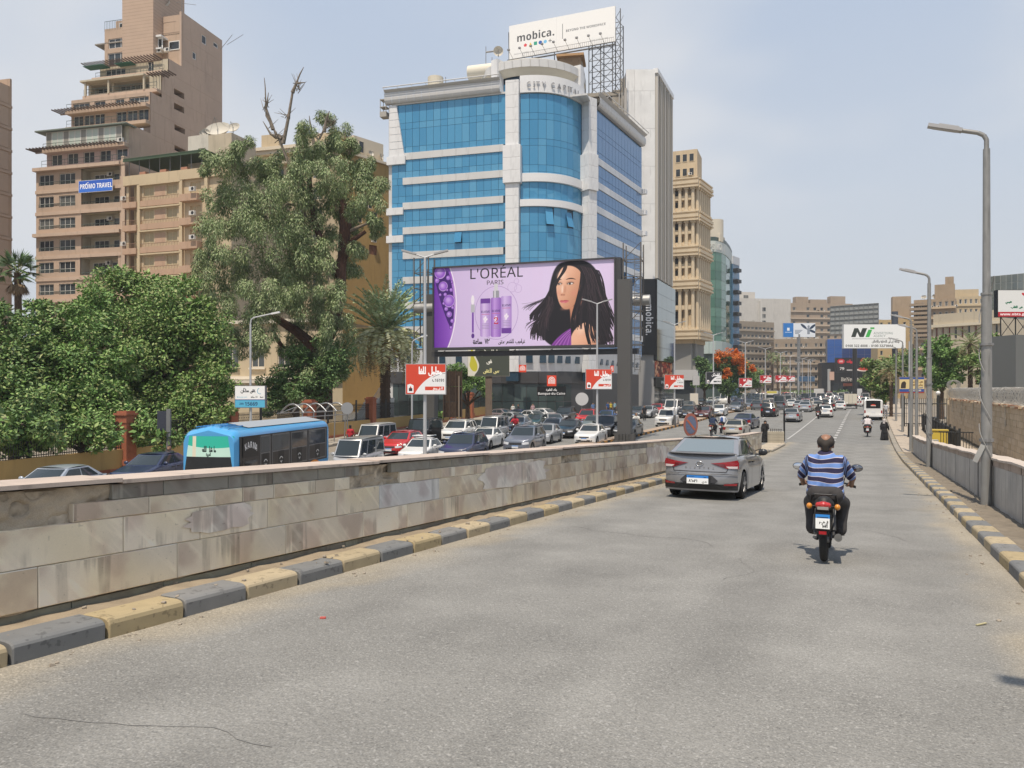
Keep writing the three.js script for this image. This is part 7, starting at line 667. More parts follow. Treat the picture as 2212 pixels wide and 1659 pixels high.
// ---------- smaller boards near the billboard ----------
{
const t=canvasTex(384,256,(c,w,h)=>{c.fillStyle='#4a5048';c.fillRect(0,0,w,h);c.fillStyle='#e9e6d8';c.beginPath();c.moveTo(0,0);c.lineTo(70,0);c.bezierCurveTo(40,80,130,120,96,190);c.bezierCurveTo(90,220,60,240,60,256);c.lineTo(0,256);c.fill();c.fillStyle='#cfc840';c.beginPath();c.moveTo(50,0);c.bezierCurveTo(20,70,110,120,84,200);c.bezierCurveTo(60,240,10,190,14,140);c.bezierCurveTo(30,90,20,40,30,0);c.fill();ARABIC(c,'اهلا بيكم',275,46,58,'#f2f0e6',8,210);ARABIC(c,'فى',220,130,56,'#f2f0e6',8);ARABIC(c,'حى الدقى',290,222,50,'#e8e09a',7,190);});
const o=signBox('dark green district sign with a yellow wave on a rusty post',1011,1100,754,812,80,M([1,1,1],0.7,{map:t}),false,0.5,{case:M([0.5,0.45,0.36],0.8,{map:TX.paintworn})});const q=new MB();q.b2(-0.35,0.35,0,5.2,-0.6,-0.1,0);q.mesh('post',M([0.20,0.15,0.115],0.9,{map:TX.metal}),o);
const p=depthAt(978,75),b=thing('street_board','weathered brown timber back of a street board on poles','board',[p.x,p.y,p.z],YAW+0.5);for(let i=0;i<3;i++)for(let j=0;j<3;j++)addBox('timber_panel',M([[0.115,0.068,0.042],[0.13,0.08,0.05],[0.09,0.055,0.036]][(i+j)%3],0.9,{map:TX.bark}),b,-0.95+i*0.64,-0.34+i*0.64,1.2+j*1.5,2.66+j*1.5,-0.05,0.0+0.01*((i+j)%2));for(const x of[-1,-0.33,0.31,0.95])addBox('batten',M([0.09,0.06,0.045],0.9),b,x-0.04,x+0.04,0.9,5.8,0.015,0.09);const q2=new MB();q2.cyl([0.6,0,0.14],[0.6,5.2,0.14],0.09,0.09,8);q2.mesh('pole',M([0.25,0.2,0.16],0.8),b);
const disc=(label,u,v,r,d,mf,vb)=>{const c=pt(u,v,d),gy=gY(c.x,c.z),R=r*d/FPX,o=thing('round_sign',label,'sign',[c.x,gy,c.z],YAW),q=new MB();q.cyl([0,c.y-gy,-0.02],[0,c.y-gy,0.02],R,R,28);q.mesh('sign_disc',mf,o);const s=new MB();s.cyl([0,0,-0.06],[0,c.y-gy+R*0.6,-0.06],0.035,0.035,6);s.mesh('post',MT.steel,o);return o;};
disc('grey back of a round sign in front of the iron fence',750,882,13,52,M([0.33,0.34,0.35],0.5,{metalness:0.4}));disc('white back of a round sign before the bank',1257,862,14,84,M([0.6,0.61,0.61],0.6));
// faded no-parking sign on the end of the parapet
const c=pt(1498,918,33.2),R=15.5*33.2/FPX,ns=thing('no_parking_sign','faded red and blue no parking sign rising behind the parapet','sign',[c.x-0.12,0,c.z],YAW+0.35);const qq=new MB();qq.cyl([0,c.y,-0.02],[0,c.y,0.02],R*1.14,R*1.14,36);qq.mesh('sign_plate',M([0.34,0.12,0.085],0.7,{map:TX.paintworn}),ns).scale.set(1,1,1);const s1=new MB();s1.cyl([0,c.y,0.02],[0,c.y,0.026],R*0.86,R*0.86,36);s1.mesh('blue_field',M([0.13,0.16,0.25],0.7,{map:TX.paintworn}),ns);const bar=mesh('red_bar',boxGeo(R*1.9,R*0.28,0.008),M([0.45,0.13,0.07],0.7,{map:TX.paintworn}),ns,[0,c.y,0.03]);bar.rotation.z=-0.85;const s2=new MB();s2.cyl([0,0.3,-0.05],[0,c.y,-0.05],0.03,0.03,6);s2.mesh('post',MT.steel,ns);ns.scale.set(1,1,1);for(const m of ns.children)if(m.name!=='post'&&m.name!=='red_bar'){m.scale.y=1.45;m.position.y=-c.y*0.45;}
{const p=ground(150,1040);const p2=depthAt(352,40),o=thing('dark_sign_back','small dark board on a grey post beside the yellow wall','sign',[p2.x,p2.y,p2.z],YAW);addBox('board',M([0.035,0.04,0.06],0.7),o,-0.3,0.22,2.3,3.3,-0.04,0);const q=new MB();q.box(0.3,1.7,0,0.2,3.4,0.14);q.mesh('post',M([0.16,0.165,0.17],0.7),o);}
}
// ---------- nose of the ramp: paving, planter, post ----------
{
const o=sheet('nose_paving',49.5,62.5,(s)=>-6.55,(s)=>lerp(-5.35,-5.9,smooth(57,62.5,s)),(s)=>rampY(s),M([0.52,0.45,0.35],0.9,{map:TX.concrete}),0.5,0.3,0.13);const pos=ground(1690,962);const pl=thing('planter','square concrete planter box with plant stubs at the nose of the ramp','planter',[-6.05,0.12,-58.5],0.12);const cm=M([0.46,0.42,0.34],0.9,{map:TX.concrete});for(let k=0;k<4;k++)addBox('concrete_board',cm,pl,-0.56,0.56,k*0.2+0.004,k*0.2+0.196,-0.5-(k%2)*0.01,0.5+(k%2)*0.01);const st=new MB();for(let i=0;i<6;i++){const x=-0.35+i*0.14;st.cyl([x,0.8,0],[x+0.02,0.98,0.05],0.03,0.02,5);st.box(x,0.97,0.03,0.09,0.05,0.06);}st.mesh('plant_stub',M([0.06,0.05,0.035],0.9),pl);
const ps=thing('bare_post','thin dark post with a short crossbar beside the planter','post',[-5.7,0.1,-61],YAW),q=new MB();q.box(0,1.15,0,0.11,2.3,0.08);q.mesh('upright',MT.black,ps);addBox('crossbar',MT.black,ps,-0.3,0.3,2.0,2.05,-0.02,0.02);
}
kerbRun('kerb','low bare stone kerb round the nose of the ramp',(s)=>lerp(-5.3,-5.85,smooth(57,62.5,s)),49.6,62.5,(s)=>rampY(s)-0.03,-1,[kerbStone]);
// painted lane lines
{const lm=M([0.52,0.515,0.50],0.8,{map:TX.paintworn}),line=(s0,s1,t,w,t2=t)=>sheetLine(s0,s1,t,t2,w);const mk=new MB();const sheetLine=(s0,s1,t,t2,w)=>{const n=Math.max(1,Math.round((s1-s0)/3));for(let i=0;i<n;i++){const a=lerp(s0,s1,i/n),b=lerp(s0,s1,(i+1)/n),ta=lerp(t,t2,i/n),tb=lerp(t,t2,(i+1)/n),ya=Math.max(rampY(a),streetY(a,ta))+0.008,yb=Math.max(rampY(b),streetY(b,tb))+0.008;mk.quad([ta-w/2,ya,-a],[ta+w/2,ya,-a],[tb+w/2,yb,-b],[tb-w/2,yb,-b],w,b-a,0,a);}};for(let s=57;s<150;s+=3.1)sheetLine(s,s+1.5,-2.4,-2.4,0.26);sheetLine(64,110,-5.75,-5.6,0.12);for(let s=66;s<150;s+=7)sheetLine(s,s+3,-11.2,-11.2,0.15);structure('lane_marking',mk.build(),lm);}
{
const q=mesh('litter',new MB().box(0,0.008,0,0.05,0.012,0.03,0.5).build(),M([0.5,0.1,0.08],0.6),scene,[-4.35,rampY(5.45),-5.45]);tag(q,'crumpled red wrapper on the asphalt near the kerb','litter');const q2=mesh('litter',new MB().box(0,0.012,0,0.14,0.008,0.02,0.9).build(),M([0.42,0.38,0.22],0.8),scene,[0.93,rampY(8.1),-8.1]);tag(q2,'dry yellow palm leaf scrap on the asphalt','litter');}
// ================= right-hand side: pavement, brick wall, fences, notice boards =================
sheet('pavement',51,260,RK_T+0.34,6.2,(s)=>Math.max(rampY(s),streetY(s,3)),M([0.50,0.43,0.35],0.9,{map:TX.concrete}),1.5,1,0.155);
kerbRun('kerb','plain stone kerb of the right pavement beyond the barrier',()=>RK_T,51.2,128,(s)=>Math.max(rampY(s),streetY(s,2)),1,[kerbStone]);
sheet('park_path',-5,80,2.5,6.6,(s)=>0.12+rampY(s)*0.35,M([0.45,0.39,0.31],0.95,{map:TX.dirt}),2,1);
{
const o=thing('brick_wall','tall sandy block wall crowned with coils of razor wire','wall',[6.6,0,0]),mats=[[0.70,0.57,0.41],[0.66,0.53,0.375],[0.74,0.61,0.45],[0.63,0.50,0.34]].map((c)=>M(c,0.9,{map:TX.concrete})),h=0.31,S0=22,S1=79.5;const core=new MB();core.b2(0.06,0.5,-0.2,3.08,-S1,-S0,0);core.mesh('mortar_core',M([0.40,0.33,0.24],0.95,{map:TX.rubble}),o);const far=new MB();let cnt=0;
for(let j=0;j<9;j++)for(let s=S0+(j%2)*0.4,i=0;s<S1-0.1;s+=0.82,i++){const y=0.25+j*h,e=Math.min(S1,s+0.81),pr=0.004+0.02*hash(i,j,7)*(hash(i,j,9)>0.8?2:1);const near=s>36&&s<70&&j>1&&cnt<298;if(near){cnt++;addBox('block',mats[Math.floor(hash(i,j,3)*4)],o,0.06-pr,0.2,y+0.006,y+h-0.006,-e,-s-0.008);}else far.b2(0.06-pr,0.2,y+0.006,y+h-0.006,-e,-s-0.008);}
far.mesh('blocks',mats[0],o).userData.kind='stuff';const rg=M([0.50,0.26,0.16],0.9,{map:TX.concrete});for(let s=S0,i=0;s<S1;s+=0.62,i++){const t=mesh('coping_stone',boxGeo(0.62,0.1,0.5),i%3?mats[i%4]:rg,o,[0.24+rr(-0.05,0.05),3.1+rr(-0.02,0.04),-s]);t.rotation.set(rr(-0.08,0.08),rr(-0.3,0.3),rr(-0.12,0.12));}for(let s=27;s<S1;s+=7)addBox('drip_stain_pier',M([0.62,0.56,0.46],0.9,{map:TX.concrete}),o,0.0,0.03,2.0,3.05,-s-0.25,-s);
addBox('end_pier',M([0.62,0.52,0.38],0.9,{map:TX.plaster}),o,-0.1,0.62,0,3.9,-S1-0.7,-S1);
const wire=M([0.42,0.41,0.38],0.5,{metalness:0.5}),coil=(label,S0,S1,x,y,R)=>{const t=thing('razor_wire',label,'razor wire',[6.6+x,0,0]),n=Math.round((S1-S0)/0.19),seg=16,mb=new MB();let prev=null;for(let i=0;i<=n*seg;i++){const a=i/seg*6.283,s=S0+(S1-S0)*i/(n*seg)+0.1*Math.sin(a*0.37),r=R*(0.88+0.2*hash(Math.floor(i/seg),4));const p=[Math.cos(a)*r,y+Math.sin(a)*r,-s];if(prev){mb.cyl(prev,p,0.011,0.011,3,false);if(i%3===0)mb.box(p[0],p[1],p[2],0.05,0.012,0.03,a);}prev=p;}mb.mesh('coil',wire,t);};coil('long coils of razor wire along the block wall',24,79,0.28,3.62,0.44);coil('raised loop of razor wire over the end pier of the wall',76.5,80,0.28,4.35,0.42);
}
{
const o=thing('iron_fence','black iron fence of close bars between pavement and park path','fence',[4.4,0.2,0]),H=1.55,mk=(s0,s1,x)=>{const m=new MB();for(let s=s0;s<=s1;s+=0.13)m.box(x,H/2,-s,0.03,H,0.06);m.b2(x-0.03,x+0.03,H-0.06,H,-s1,-s0,0);m.b2(x-0.03,x+0.03,0.12,0.17,-s1,-s0,0);m.mesh('bar_panel',ironM,o);const p=new MB();p.box(x,H*0.55,-s0,0.11,H*1.1,0.11);p.mesh('fence_post',ironM,o);};for(let s=47;s<78;s+=2.6)mk(s,s+2.55,0);const front=new MB();for(let x=-0.6;x<0.9;x+=0.13)front.box(x-0.3,H/2,-46.6,0.03,H,0.03);front.b2(-1.0,0.6,H-0.06,H,-46.63,-46.57,0);front.mesh('bar_panel',ironM,o);
const o2=thing('iron_fence','tall ornamental black fence with lanterns at the park gate','fence',[6.0,0.3,-82]),m=new MB();for(let x=0;x<16;x+=0.16)m.box(x-3,1.4,-x*0.25,0.045,2.8,0.045);m.b2(-3,-2.8,0,3,-0.1,0.1,0);m.mesh('bar_panel',ironM,o2);const rail=new MB();for(const y of[0.4,2.3])rail.cyl([-3,y,0],[13,y,-4],0.05,0.05,5);rail.mesh('rail',ironM,o2);for(let i=0;i<5;i++){const q=new MB();q.box(i*3-3,1.55,-i*0.75,0.22,3.1,0.22);q.mesh('fence_post',ironM,o2);const l=new MB();l.geo(new THREE.SphereGeometry(0.2,10,8),new THREE.Matrix4().makeTranslation(i*3-3,3.3,-i*0.75));l.mesh('globe_lantern',MT.white,o2);}
for(let i=0;i<2;i++){}
const c=thing('cabinet','yellow utility cabinet behind the pale crowd barrier','cabinet',[3.75,0.2,-51.5],0);addBox('body',M([0.55,0.40,0.08],0.6),c,-0.55,0.45,0,1.35,-0.4,0.4);addBox('door',M([0.62,0.45,0.06],0.6),c,-0.5,0.4,0.1,1.25,0.4,0.42);addBox('lid',M([0.5,0.36,0.05],0.6),c,-0.6,0.5,1.352,1.42,-0.45,0.45);const b=thing('crowd_barrier','pale blue steel crowd barrier on the pavement','barrier',[3.1,0.2,-50.4]),bm=new MB();for(let x=-0.5;x<=0.5;x+=0.125)bm.cyl([x,0.1,0],[x,0.85,0],0.015,0.015,5);bm.cyl([-0.55,0.85,0],[0.55,0.85,0],0.03,0.03,6);bm.cyl([-0.55,0.1,0],[0.55,0.1,0],0.03,0.03,6);bm.cyl([-0.55,0,0],[-0.55,0.85,0],0.03,0.03,6);bm.cyl([0.55,0,0],[0.55,0.85,0],0.03,0.03,6);bm.mesh('frame',M([0.4,0.47,0.55],0.5),b);
}
{
const t=canvasTex(384,256,(c,w,h)=>{c.fillStyle='#d9c48e';c.fillRect(0,0,w,h);c.fillStyle='#2f4f96';c.fillRect(0,0,w,34);c.fillRect(0,190,w,46);c.fillStyle='#a03a24';c.fillRect(0,236,w,20);c.fillStyle='#3a3128';c.beginPath();c.moveTo(20,180);c.bezierCurveTo(20,90,40,70,80,64);c.lineTo(104,90);c.lineTo(96,180);c.fill();ARABIC(c,'نقيب المحامين',366,84,44,'#6a4418',6,230);ARABIC(c,'مجلس النقابة',366,132,40,'#6a4418',6,220);ARABIC(c,'انتخاب',366,176,36,'#3d4f86',5,200);c.fillStyle='#f2e6c0';c.font='bold 36px sans-serif';c.fillText('01033 6660',150,226,220);});
signBox('yellow and blue campaign notice board on a post over the pavement',1943,1996,815,849,60,M([1,1,1],0.6,{map:t}),false,0.25,{case:M([0.3,0.24,0.18],0.7)});const p=depthAt(1965,60.3),q=new MB();const o=thing('board_post','tall pale steel post with black base carrying the notice board','post',[p.x,p.y+0.15,p.z]);q.cyl([0,0,0],[0,7.5,0],0.1,0.08,10);q.mesh('pole',poleLight,o);const b=new MB();b.cyl([0,0,0],[0,1.1,0],0.15,0.14,10);b.mesh('pole_base',MT.black,o);
// blood centre sign: red bordered board on a truss, the drop mascot left out
const t2=canvasTex(320,320,(c,w,h)=>{c.fillStyle='#dcdedd';c.fillRect(0,0,w,h);c.fillStyle='#b3202c';c.fillRect(0,262,w,58);c.fillStyle='#fff';c.font='bold 40px sans-serif';c.fillText('www.nbts.gov.eg',16,304,290);c.fillStyle='#c02a38';c.beginPath();c.moveTo(214,70);c.bezierCurveTo(180,40,196,20,214,36);c.bezierCurveTo(232,20,250,42,214,70);c.fill();ARABIC(c,'قومي',110,150,34,'#1d6b4c',6);ARABIC(c,'فى القلب',200,214,34,'#1d6b4c',6,120);ARABIC(c,'ينبض',290,150,34,'#1d6b4c',6);});
const n=signBox('white and red blood centre board raised on a steel truss',2156,2240,627,684,62,M([1,1,1],0.6,{map:t2}),false,0.5,{case:MT.black,name:'truss_sign'});const y=pt(2190,684,62).y-n.position.y,tr=new MB();for(const x of[-1.2,0,1.2])tr.cyl([x,y-1.6,-0.25],[x,y,-0.25],0.05,0.05,5);for(const[a,b2]of[[-1.2,0],[0,1.2]]){tr.cyl([a,y-1.6,-0.25],[b2,y,-0.25],0.03,0.03,4);tr.cyl([b2,y-1.6,-0.25],[a,y,-0.25],0.03,0.03,4);}tr.b2(-1.7,1.8,y-1.75,y-1.6,-0.6,0.2,0);tr.cyl([0.9,0,-0.25],[0.9,y-1.7,-0.25],0.16,0.16,8);tr.mesh('truss',MT.black,n);
const g=depthAt(2225,60),bx=thing('dark_kiosk','dark grey blank kiosk wall beyond the block wall','kiosk',[g.x,0,g.z],YAW+0.2);addBox('wall',M([0.14,0.148,0.145],0.7),bx,-1.3,3,0,8.2,-3,0);addBox('plaque',M([0.35,0.35,0.35],0.6),bx,-0.3,1,3.9,4.2,0,0.05);
}
// ---------- boards far down the street ----------
{
const ni=canvasTex(768,300,(c,w,h)=>{c.fillStyle='#e9ecec';c.fillRect(0,0,w,h);c.fillStyle='#2d3530';c.beginPath();c.moveTo(90,160);c.lineTo(130,46);c.lineTo(176,46);c.lineTo(206,110);c.lineTo(232,46);c.lineTo(290,46);c.lineTo(246,160);c.lineTo(196,160);c.lineTo(166,96);c.lineTo(144,160);c.fill();c.fillStyle='#3cae4c';c.beginPath();c.moveTo(268,160);c.lineTo(306,66);c.lineTo(352,66);c.lineTo(316,160);c.fill();c.fillRect(330,36,50,22);c.fillStyle='#7a8a86';c.font='italic 40px sans-serif';c.fillText('ADVERTISING',366,124,300);c.fillText('AGENCY',366,160,190);c.fillStyle='#444';c.fillRect(100,180,580,4);ARABIC(c,'وكالة إن.آى للدعاية والإعلان',690,226,40,'#333',5,590);c.fillStyle='#333';c.font='bold 42px sans-serif';c.fillText('0100 322 4008 \u2013 0100 322 0444',20,286,730);});
const o=signBox('white billboard with a slanted green and black mark and phone numbers',1823,1956,701,752,150,M([1,1,1],0.6,{map:ni}),false,0.8,{name:'billboard',case:M([0.62,0.64,0.64],0.6)});const y=pt(1900,752,150).y,q=new MB();q.cyl([4.6,-1,-1.4],[4.6,y,-1.4],0.5,0.5,12);q.cyl([4.6,y,-1.4],[4.6,y+6.4,-1.4],0.6,0.6,12);q.mesh('main_post',M([0.05,0.06,0.08],0.6),o);
const gr=pt(1794,722,200),a=pt(1794,722,204),b=pt(1898,722,196),g=thing('billboard','blank grey back of a billboard with a square grid of ribs','billboard',[a.x,gY(a.x,a.z),a.z],Math.atan2(-(b.z-a.z),b.x-a.x)),L=Math.hypot(b.x-a.x,b.z-a.z),y0=a.y-g.position.y,H=61*200/FPX;addBox('sheet',M([0.36,0.38,0.38],0.6,{map:TX.metal}),g,0,L,y0,y0+H,-0.1,0);for(let i=0;i<=10;i++)addBox('upright_rib',M([0.22,0.23,0.23],0.6),g,L*i/10-0.06,L*i/10+0.06,y0,y0+H,0,0.25);for(let j=0;j<=6;j++)addBox('cross_rib',M([0.25,0.26,0.26],0.6),g,0,L,y0+H*j/6-0.06,y0+H*j/6+0.06,0,0.2);const pp=new MB();pp.cyl([L*0.5,-0.5,-0.5],[L*0.5,y0+H*0.5,-0.5],0.6,0.5,10);pp.mesh('main_post',MT.dark,g);
const bw=canvasTex(384,170,(c,w,h)=>{c.fillStyle='#dfe5ec';c.fillRect(0,0,w,h);c.fillStyle='#2577c4';c.fillRect(0,0,122,h);c.fillStyle='#eef4f8';c.fillRect(46,56,30,36);c.fillStyle='#c8d8ea';c.fillRect(20,108,84,7);c.fillStyle='#1f3350';for(const[x,y,r]of[[246,40,0.7],[352,44,-0.7],[350,100,0.4]]){c.beginPath();c.ellipse(x,y,46,15,r,0,7);c.fill();}c.fillStyle='#8a93a0';c.beginPath();c.ellipse(304,44,14,18,0,0,7);c.fill();c.fillRect(288,60,32,76);c.fillRect(276,70,60,12);c.fillStyle='#3a4f70';for(let i=0;i<4;i++)c.fillRect(140,84+i*14,90-i*14,6);});const o3=signBox('blue and white billboard with dark petal shapes before the brown block',1692,1761,698,728,240,M([1,1,1],0.6,{map:bw}),false,0.6,{name:'billboard'});const q3=new MB(),y3=pt(1720,728,240).y;q3.cyl([0,0,-0.4],[0,y3,-0.4],0.5,0.5,10);q3.mesh('main_post',MT.steel,o3);
const sh=canvasTex(384,180,(c,w,h)=>{c.fillStyle='#242426';c.fillRect(0,0,w,h);c.fillStyle='#c8202e';c.beginPath();c.ellipse(52,44,38,32,0,0,7);c.fill();c.fillStyle='#fff';c.fillRect(34,36,36,6);c.fillRect(34,48,36,6);ARABIC(c,'مشويات',210,56,44,'#d8283a',9,100);c.fillStyle='#eee';c.font='bold 46px sans-serif';c.fillText('79',36,152);c.fillRect(110,148,110,10);for(let i=0;i<26;i++){c.strokeStyle=pick(['#e0744a','#f0a070','#c8452c','#f6c8a8']);c.lineWidth=8;c.beginPath();c.arc(270+rnd()*110,20+rnd()*60,8+rnd()*22,rnd()*6,rnd()*6+3);c.stroke();}c.fillStyle='#f0e4da';c.beginPath();c.ellipse(290,150,76,20,0,0,7);c.fill();c.fillStyle='#c8432c';c.beginPath();c.ellipse(290,138,60,20,0,0,7);c.fill();});signBox('dark food billboard with a plate of prawns and the number 79',1806,1886,773,804,284,M([1,1,1],0.6,{map:sh}),true,1,{name:'billboard',case:MT.black});
for(const[l,u0,u1,v0,v1,d,c]of[['small white and red pharmacy sign beside the pickup',1491,1508,850,874,112,[0.66,0.6,0.5]],['small grey sign above the shop canopy',1497,1511,812,832,150,[0.5,0.5,0.5]]])signBox(l,u0,u1,v0,v1,d,M(c,0.6),true,0.2);
}
// ================= vehicles =================
// A car is a lofted lower body with wheel arches, curved end faces, a greenhouse with separate panes, lamps, plates and wheels. Front is +z.
const TYPES={
sedan:{L:4.45,W:1.76,H:1.45,hood:0.76,cowl:0.98,cowlZ:0.85,rf:0.1,rr:-1.05,beltR:1.02,deckZ:-1.72,tail:0.98,wr:0.31,zf:1.36,zr:-1.3,win:[[0.08,0.5],[0.53,0.9]]},
old:{L:4.25,W:1.67,H:1.4,hood:0.74,cowl:0.93,cowlZ:0.75,rf:0.15,rr:-0.95,beltR:0.95,deckZ:-1.45,tail:0.9,wr:0.29,zf:1.28,zr:-1.2,win:[[0.09,0.5],[0.53,0.91]]},
hatch:{L:4.1,W:1.74,H:1.48,hood:0.8,cowl:1.0,cowlZ:0.8,rf:0.1,rr:-1.45,beltR:1.04,deckZ:-1.92,tail:1.0,wr:0.31,zf:1.28,zr:-1.25,win:[[0.08,0.47],[0.5,0.86]]},
suv:{L:4.5,W:1.84,H:1.7,hood:0.95,cowl:1.12,cowlZ:0.85,rf:0.2,rr:-1.75,beltR:1.14,deckZ:-2.1,tail:1.1,wr:0.36,zf:1.36,zr:-1.3,win:[[0.07,0.4],[0.43,0.7],[0.73,0.93]],rails:1},
boxy:{L:4.6,W:1.8,H:1.95,hood:1.08,cowl:1.2,cowlZ:0.75,rf:0.5,rr:-2.0,beltR:1.22,deckZ:-2.18,tail:1.2,wr:0.38,zf:1.45,zr:-1.4,win:[[0.05,0.36],[0.39,0.68],[0.71,0.95]]},
van:{L:3.9,W:1.52,H:1.88,hood:0.92,cowl:1.02,cowlZ:1.62,rf:1.12,rr:-1.8,beltR:1.04,deckZ:-1.92,tail:1.04,wr:0.28,zf:1.15,zr:-1.1,win:[[0.05,0.26],[0.3,0.6],[0.64,0.95]]},
micro:{L:4.9,W:1.72,H:2.2,hood:1.05,cowl:1.2,cowlZ:2.02,rf:1.35,rr:-2.3,beltR:1.2,deckZ:-2.42,tail:1.18,wr:0.33,zf:1.5,zr:-1.4,win:[[0.05,0.25],[0.29,0.6],[0.64,0.95]]},
pickup:{L:5.0,W:1.78,H:1.72,hood:0.98,cowl:1.12,cowlZ:0.75,rf:0.3,rr:-0.55,beltR:1.1,deckZ:-0.7,tail:1.08,wr:0.36,zf:1.5,zr:-1.55,win:[[0.1,0.9]]},
};
const carGeo={};
function patchGrid(f,nu,nv,off=0){return gridGeo(nu,nv,(a,b)=>{const p=f(a,b);if(!off)return p;const e=0.01,q=f(a+e,b),r=f(a,b+e),u=[q[0]-p[0],q[1]-p[1],q[2]-p[2]],v=[r[0]-p[0],r[1]-p[1],r[2]-p[2]];let n=[u[1]*v[2]-u[2]*v[1],u[2]*v[0]-u[0]*v[2],u[0]*v[1]-u[1]*v[0]];const l=Math.hypot(...n)||1;return[p[0]+n[0]/l*off,p[1]+n[1]/l*off,p[2]+n[2]/l*off];});}
function mergeG(list){const m=new MB();for(const g of list)m.geo(g);return m.build();}
function makeCarGeo(k){
const T=TYPES[k],hl=T.L/2,E=0.26,clear=0.2,ra=T.wr+0.05;
const top=(z)=>{const K=[[hl,T.hood-0.06],[hl-0.3,T.hood],[T.cowlZ,T.cowl],[T.deckZ,T.beltR],[-hl+0.1,T.tail],[-hl,T.tail-0.05]];for(let i=0;i+1<K.length;i++)if(z<=K[i][0]&&z>=K[i+1][0]){const t=(K[i][0]-z)/(K[i][0]-K[i+1][0]||1);return lerp(K[i][1],K[i+1][1],t);}return K.at(-1)[1];};
const wid=(z)=>T.W/2*(1-0.07*Math.pow(smooth(hl-1.3,hl-0.1,Math.abs(z)),1.3)),bot=(z)=>{let y=clear;for(const w of[T.zf,T.zr]){const d=Math.abs(z-w);if(d<ra)y=Math.max(y,T.wr+Math.sqrt(ra*ra-d*d));}return y;};
const sec=(z,f)=>{const w=wid(z),y0=bot(z),y1=top(z)-0.02;if(f<=1){const s=f<0.12?lerp(0.965,0.995,f/0.12):f<0.62?lerp(0.995,1,(f-0.12)/0.5):lerp(1,0.93,Math.pow((f-0.62)/0.38,1.6));return[w*s,lerp(y0,y1,f),z];}const g=f-1;return[w*0.93*(1-g),y1+0.025*Math.sin(Math.min(1,g*1.3)*Math.PI/2),z];};
const fs=[0,0.08,0.2,0.4,0.6,0.75,0.88,1,1.12,1.4,1.7,2],zs=[];for(let z=hl-E;z>-hl+E;z-=0.085)zs.push(z);zs.push(-hl+E);
const loft=[];for(const s of[1,-1])loft.push(gridGeo(zs.length-1,fs.length-1,(a,b,i,j)=>{const p=sec(zs[s>0?zs.length-1-i:i],fs[j]);return[p[0]*s,p[1],s>0?p[2]:p[2]];}));
const end=(dir)=>(a,f)=>{const z0=dir*(hl-E),w=wid(z0),y0=0.2,y1=top(dir*(hl-0.02)),A=Math.abs(a),y=lerp(y0,y1,Math.min(1,f)),nose=(dir>0?[[0,-0.06],[0.3,0],[0.62,-0.015],[1,-0.1]]:k==='sedan'||k==='old'?[[0,-0.08],[0.25,0],[0.5,-0.02],[0.56,-0.06],[0.95,-0.07],[1,-0.02]]:[[0,-0.08],[0.25,0],[0.5,-0.02],[0.6,-0.06],[1,-0.1]]);let zz=0;for(let i=0;i+1<nose.length;i++)if(f>=nose[i][0])zz=lerp(nose[i][1],nose[i+1][1],clamp((f-nose[i][0])/(nose[i+1][0]-nose[i][0])));const z=dir*(hl+zz-(E+zz)*Math.pow(A,3.4));if(f<=1)return[a*dir*w*lerp(1,0.97,Math.pow(f,3))*-1*-1,y,z];return[a*dir*w*0.95,top(z0)-0.0+0.02*(1-A),z0];};
const endG=(dir)=>{const e=end(dir);return gridGeo(20,12,(a,b,i,j)=>{const A=a*2-1;return j===12?e(A,1.2):e(A,j/11);});};
const wb=T.W/2-0.08,wt=T.W/2-(k==='van'||k==='micro'||k==='boxy'?0.14:0.24),yc=T.cowl-0.02,yr=T.beltR-0.02,yt=T.H-0.05;const bl=(c,bul)=>(a,b)=>{const p=[0,1,2].map((i)=>lerp(lerp(c[0][i],c[1][i],a),lerp(c[3][i],c[2][i],a),b)),s=4*a*(1-a);return[p[0]+(bul[0]??0)*s*(0.6+0.4*b),p[1]+(bul[1]??0)*s,p[2]+(bul[2]??0)*s];};
const F=bl([[-wb,yc,T.cowlZ],[wb,yc,T.cowlZ],[wt,yt,T.rf],[-wt,yt,T.rf]],[0,0.0,0.12]),R=bl([[wb,yr,T.deckZ],[-wb,yr,T.deckZ],[-wt,yt-0.01,T.rr],[wt,yt-0.01,T.rr]],[0,0,-0.09]),S=(s)=>bl(s>0?[[wb,yc,T.cowlZ],[wb,yr,T.deckZ],[wt,yt,T.rr],[wt,yt,T.rf]]:[[-wb,yr,T.deckZ],[-wb,yc,T.cowlZ],[-wt,yt,T.rf],[-wt,yt,T.rr]],[s*0.035,0,0]),roof=(a,b)=>{const x=lerp(-wt,wt,a),z=lerp(T.rf,T.rr,b),cr=(1-Math.pow(2*a-1,2))*0.05+(1-Math.pow(2*b-1,2))*0.035;return[x,yt+cr-0.0,z+0.12*(1-b)*4*a*(1-a)-0.09*b*4*a*(1-a)];};
const sub=(f,u0,u1,v0,v1)=>(a,b)=>f(lerp(u0,u1,a),lerp(v0,v1,b));
const body=[...loft,endG(1),endG(-1),patchGrid(F,8,3),patchGrid(R,8,3),patchGrid(S(1),8,3),patchGrid(S(-1),8,3),patchGrid(roof,8,8)];
const G={T};const ep=(dir,q,off)=>{const e=end(dir);return patchGrid((a,b)=>{const A=lerp(lerp(q[0][0],q[1][0],a),lerp(q[3][0],q[2][0],a),b),f=lerp(lerp(q[0][1],q[1][1],a),lerp(q[3][1],q[2][1],a),b);return e(A,f);},6,3,off);};
if(k==='pickup'){const w=T.W/2-0.1,m=new MB();m.b2(-w,w,T.tail+0.005,T.tail+0.03,-hl+0.15,-0.8,0);G.bed=m.build();}
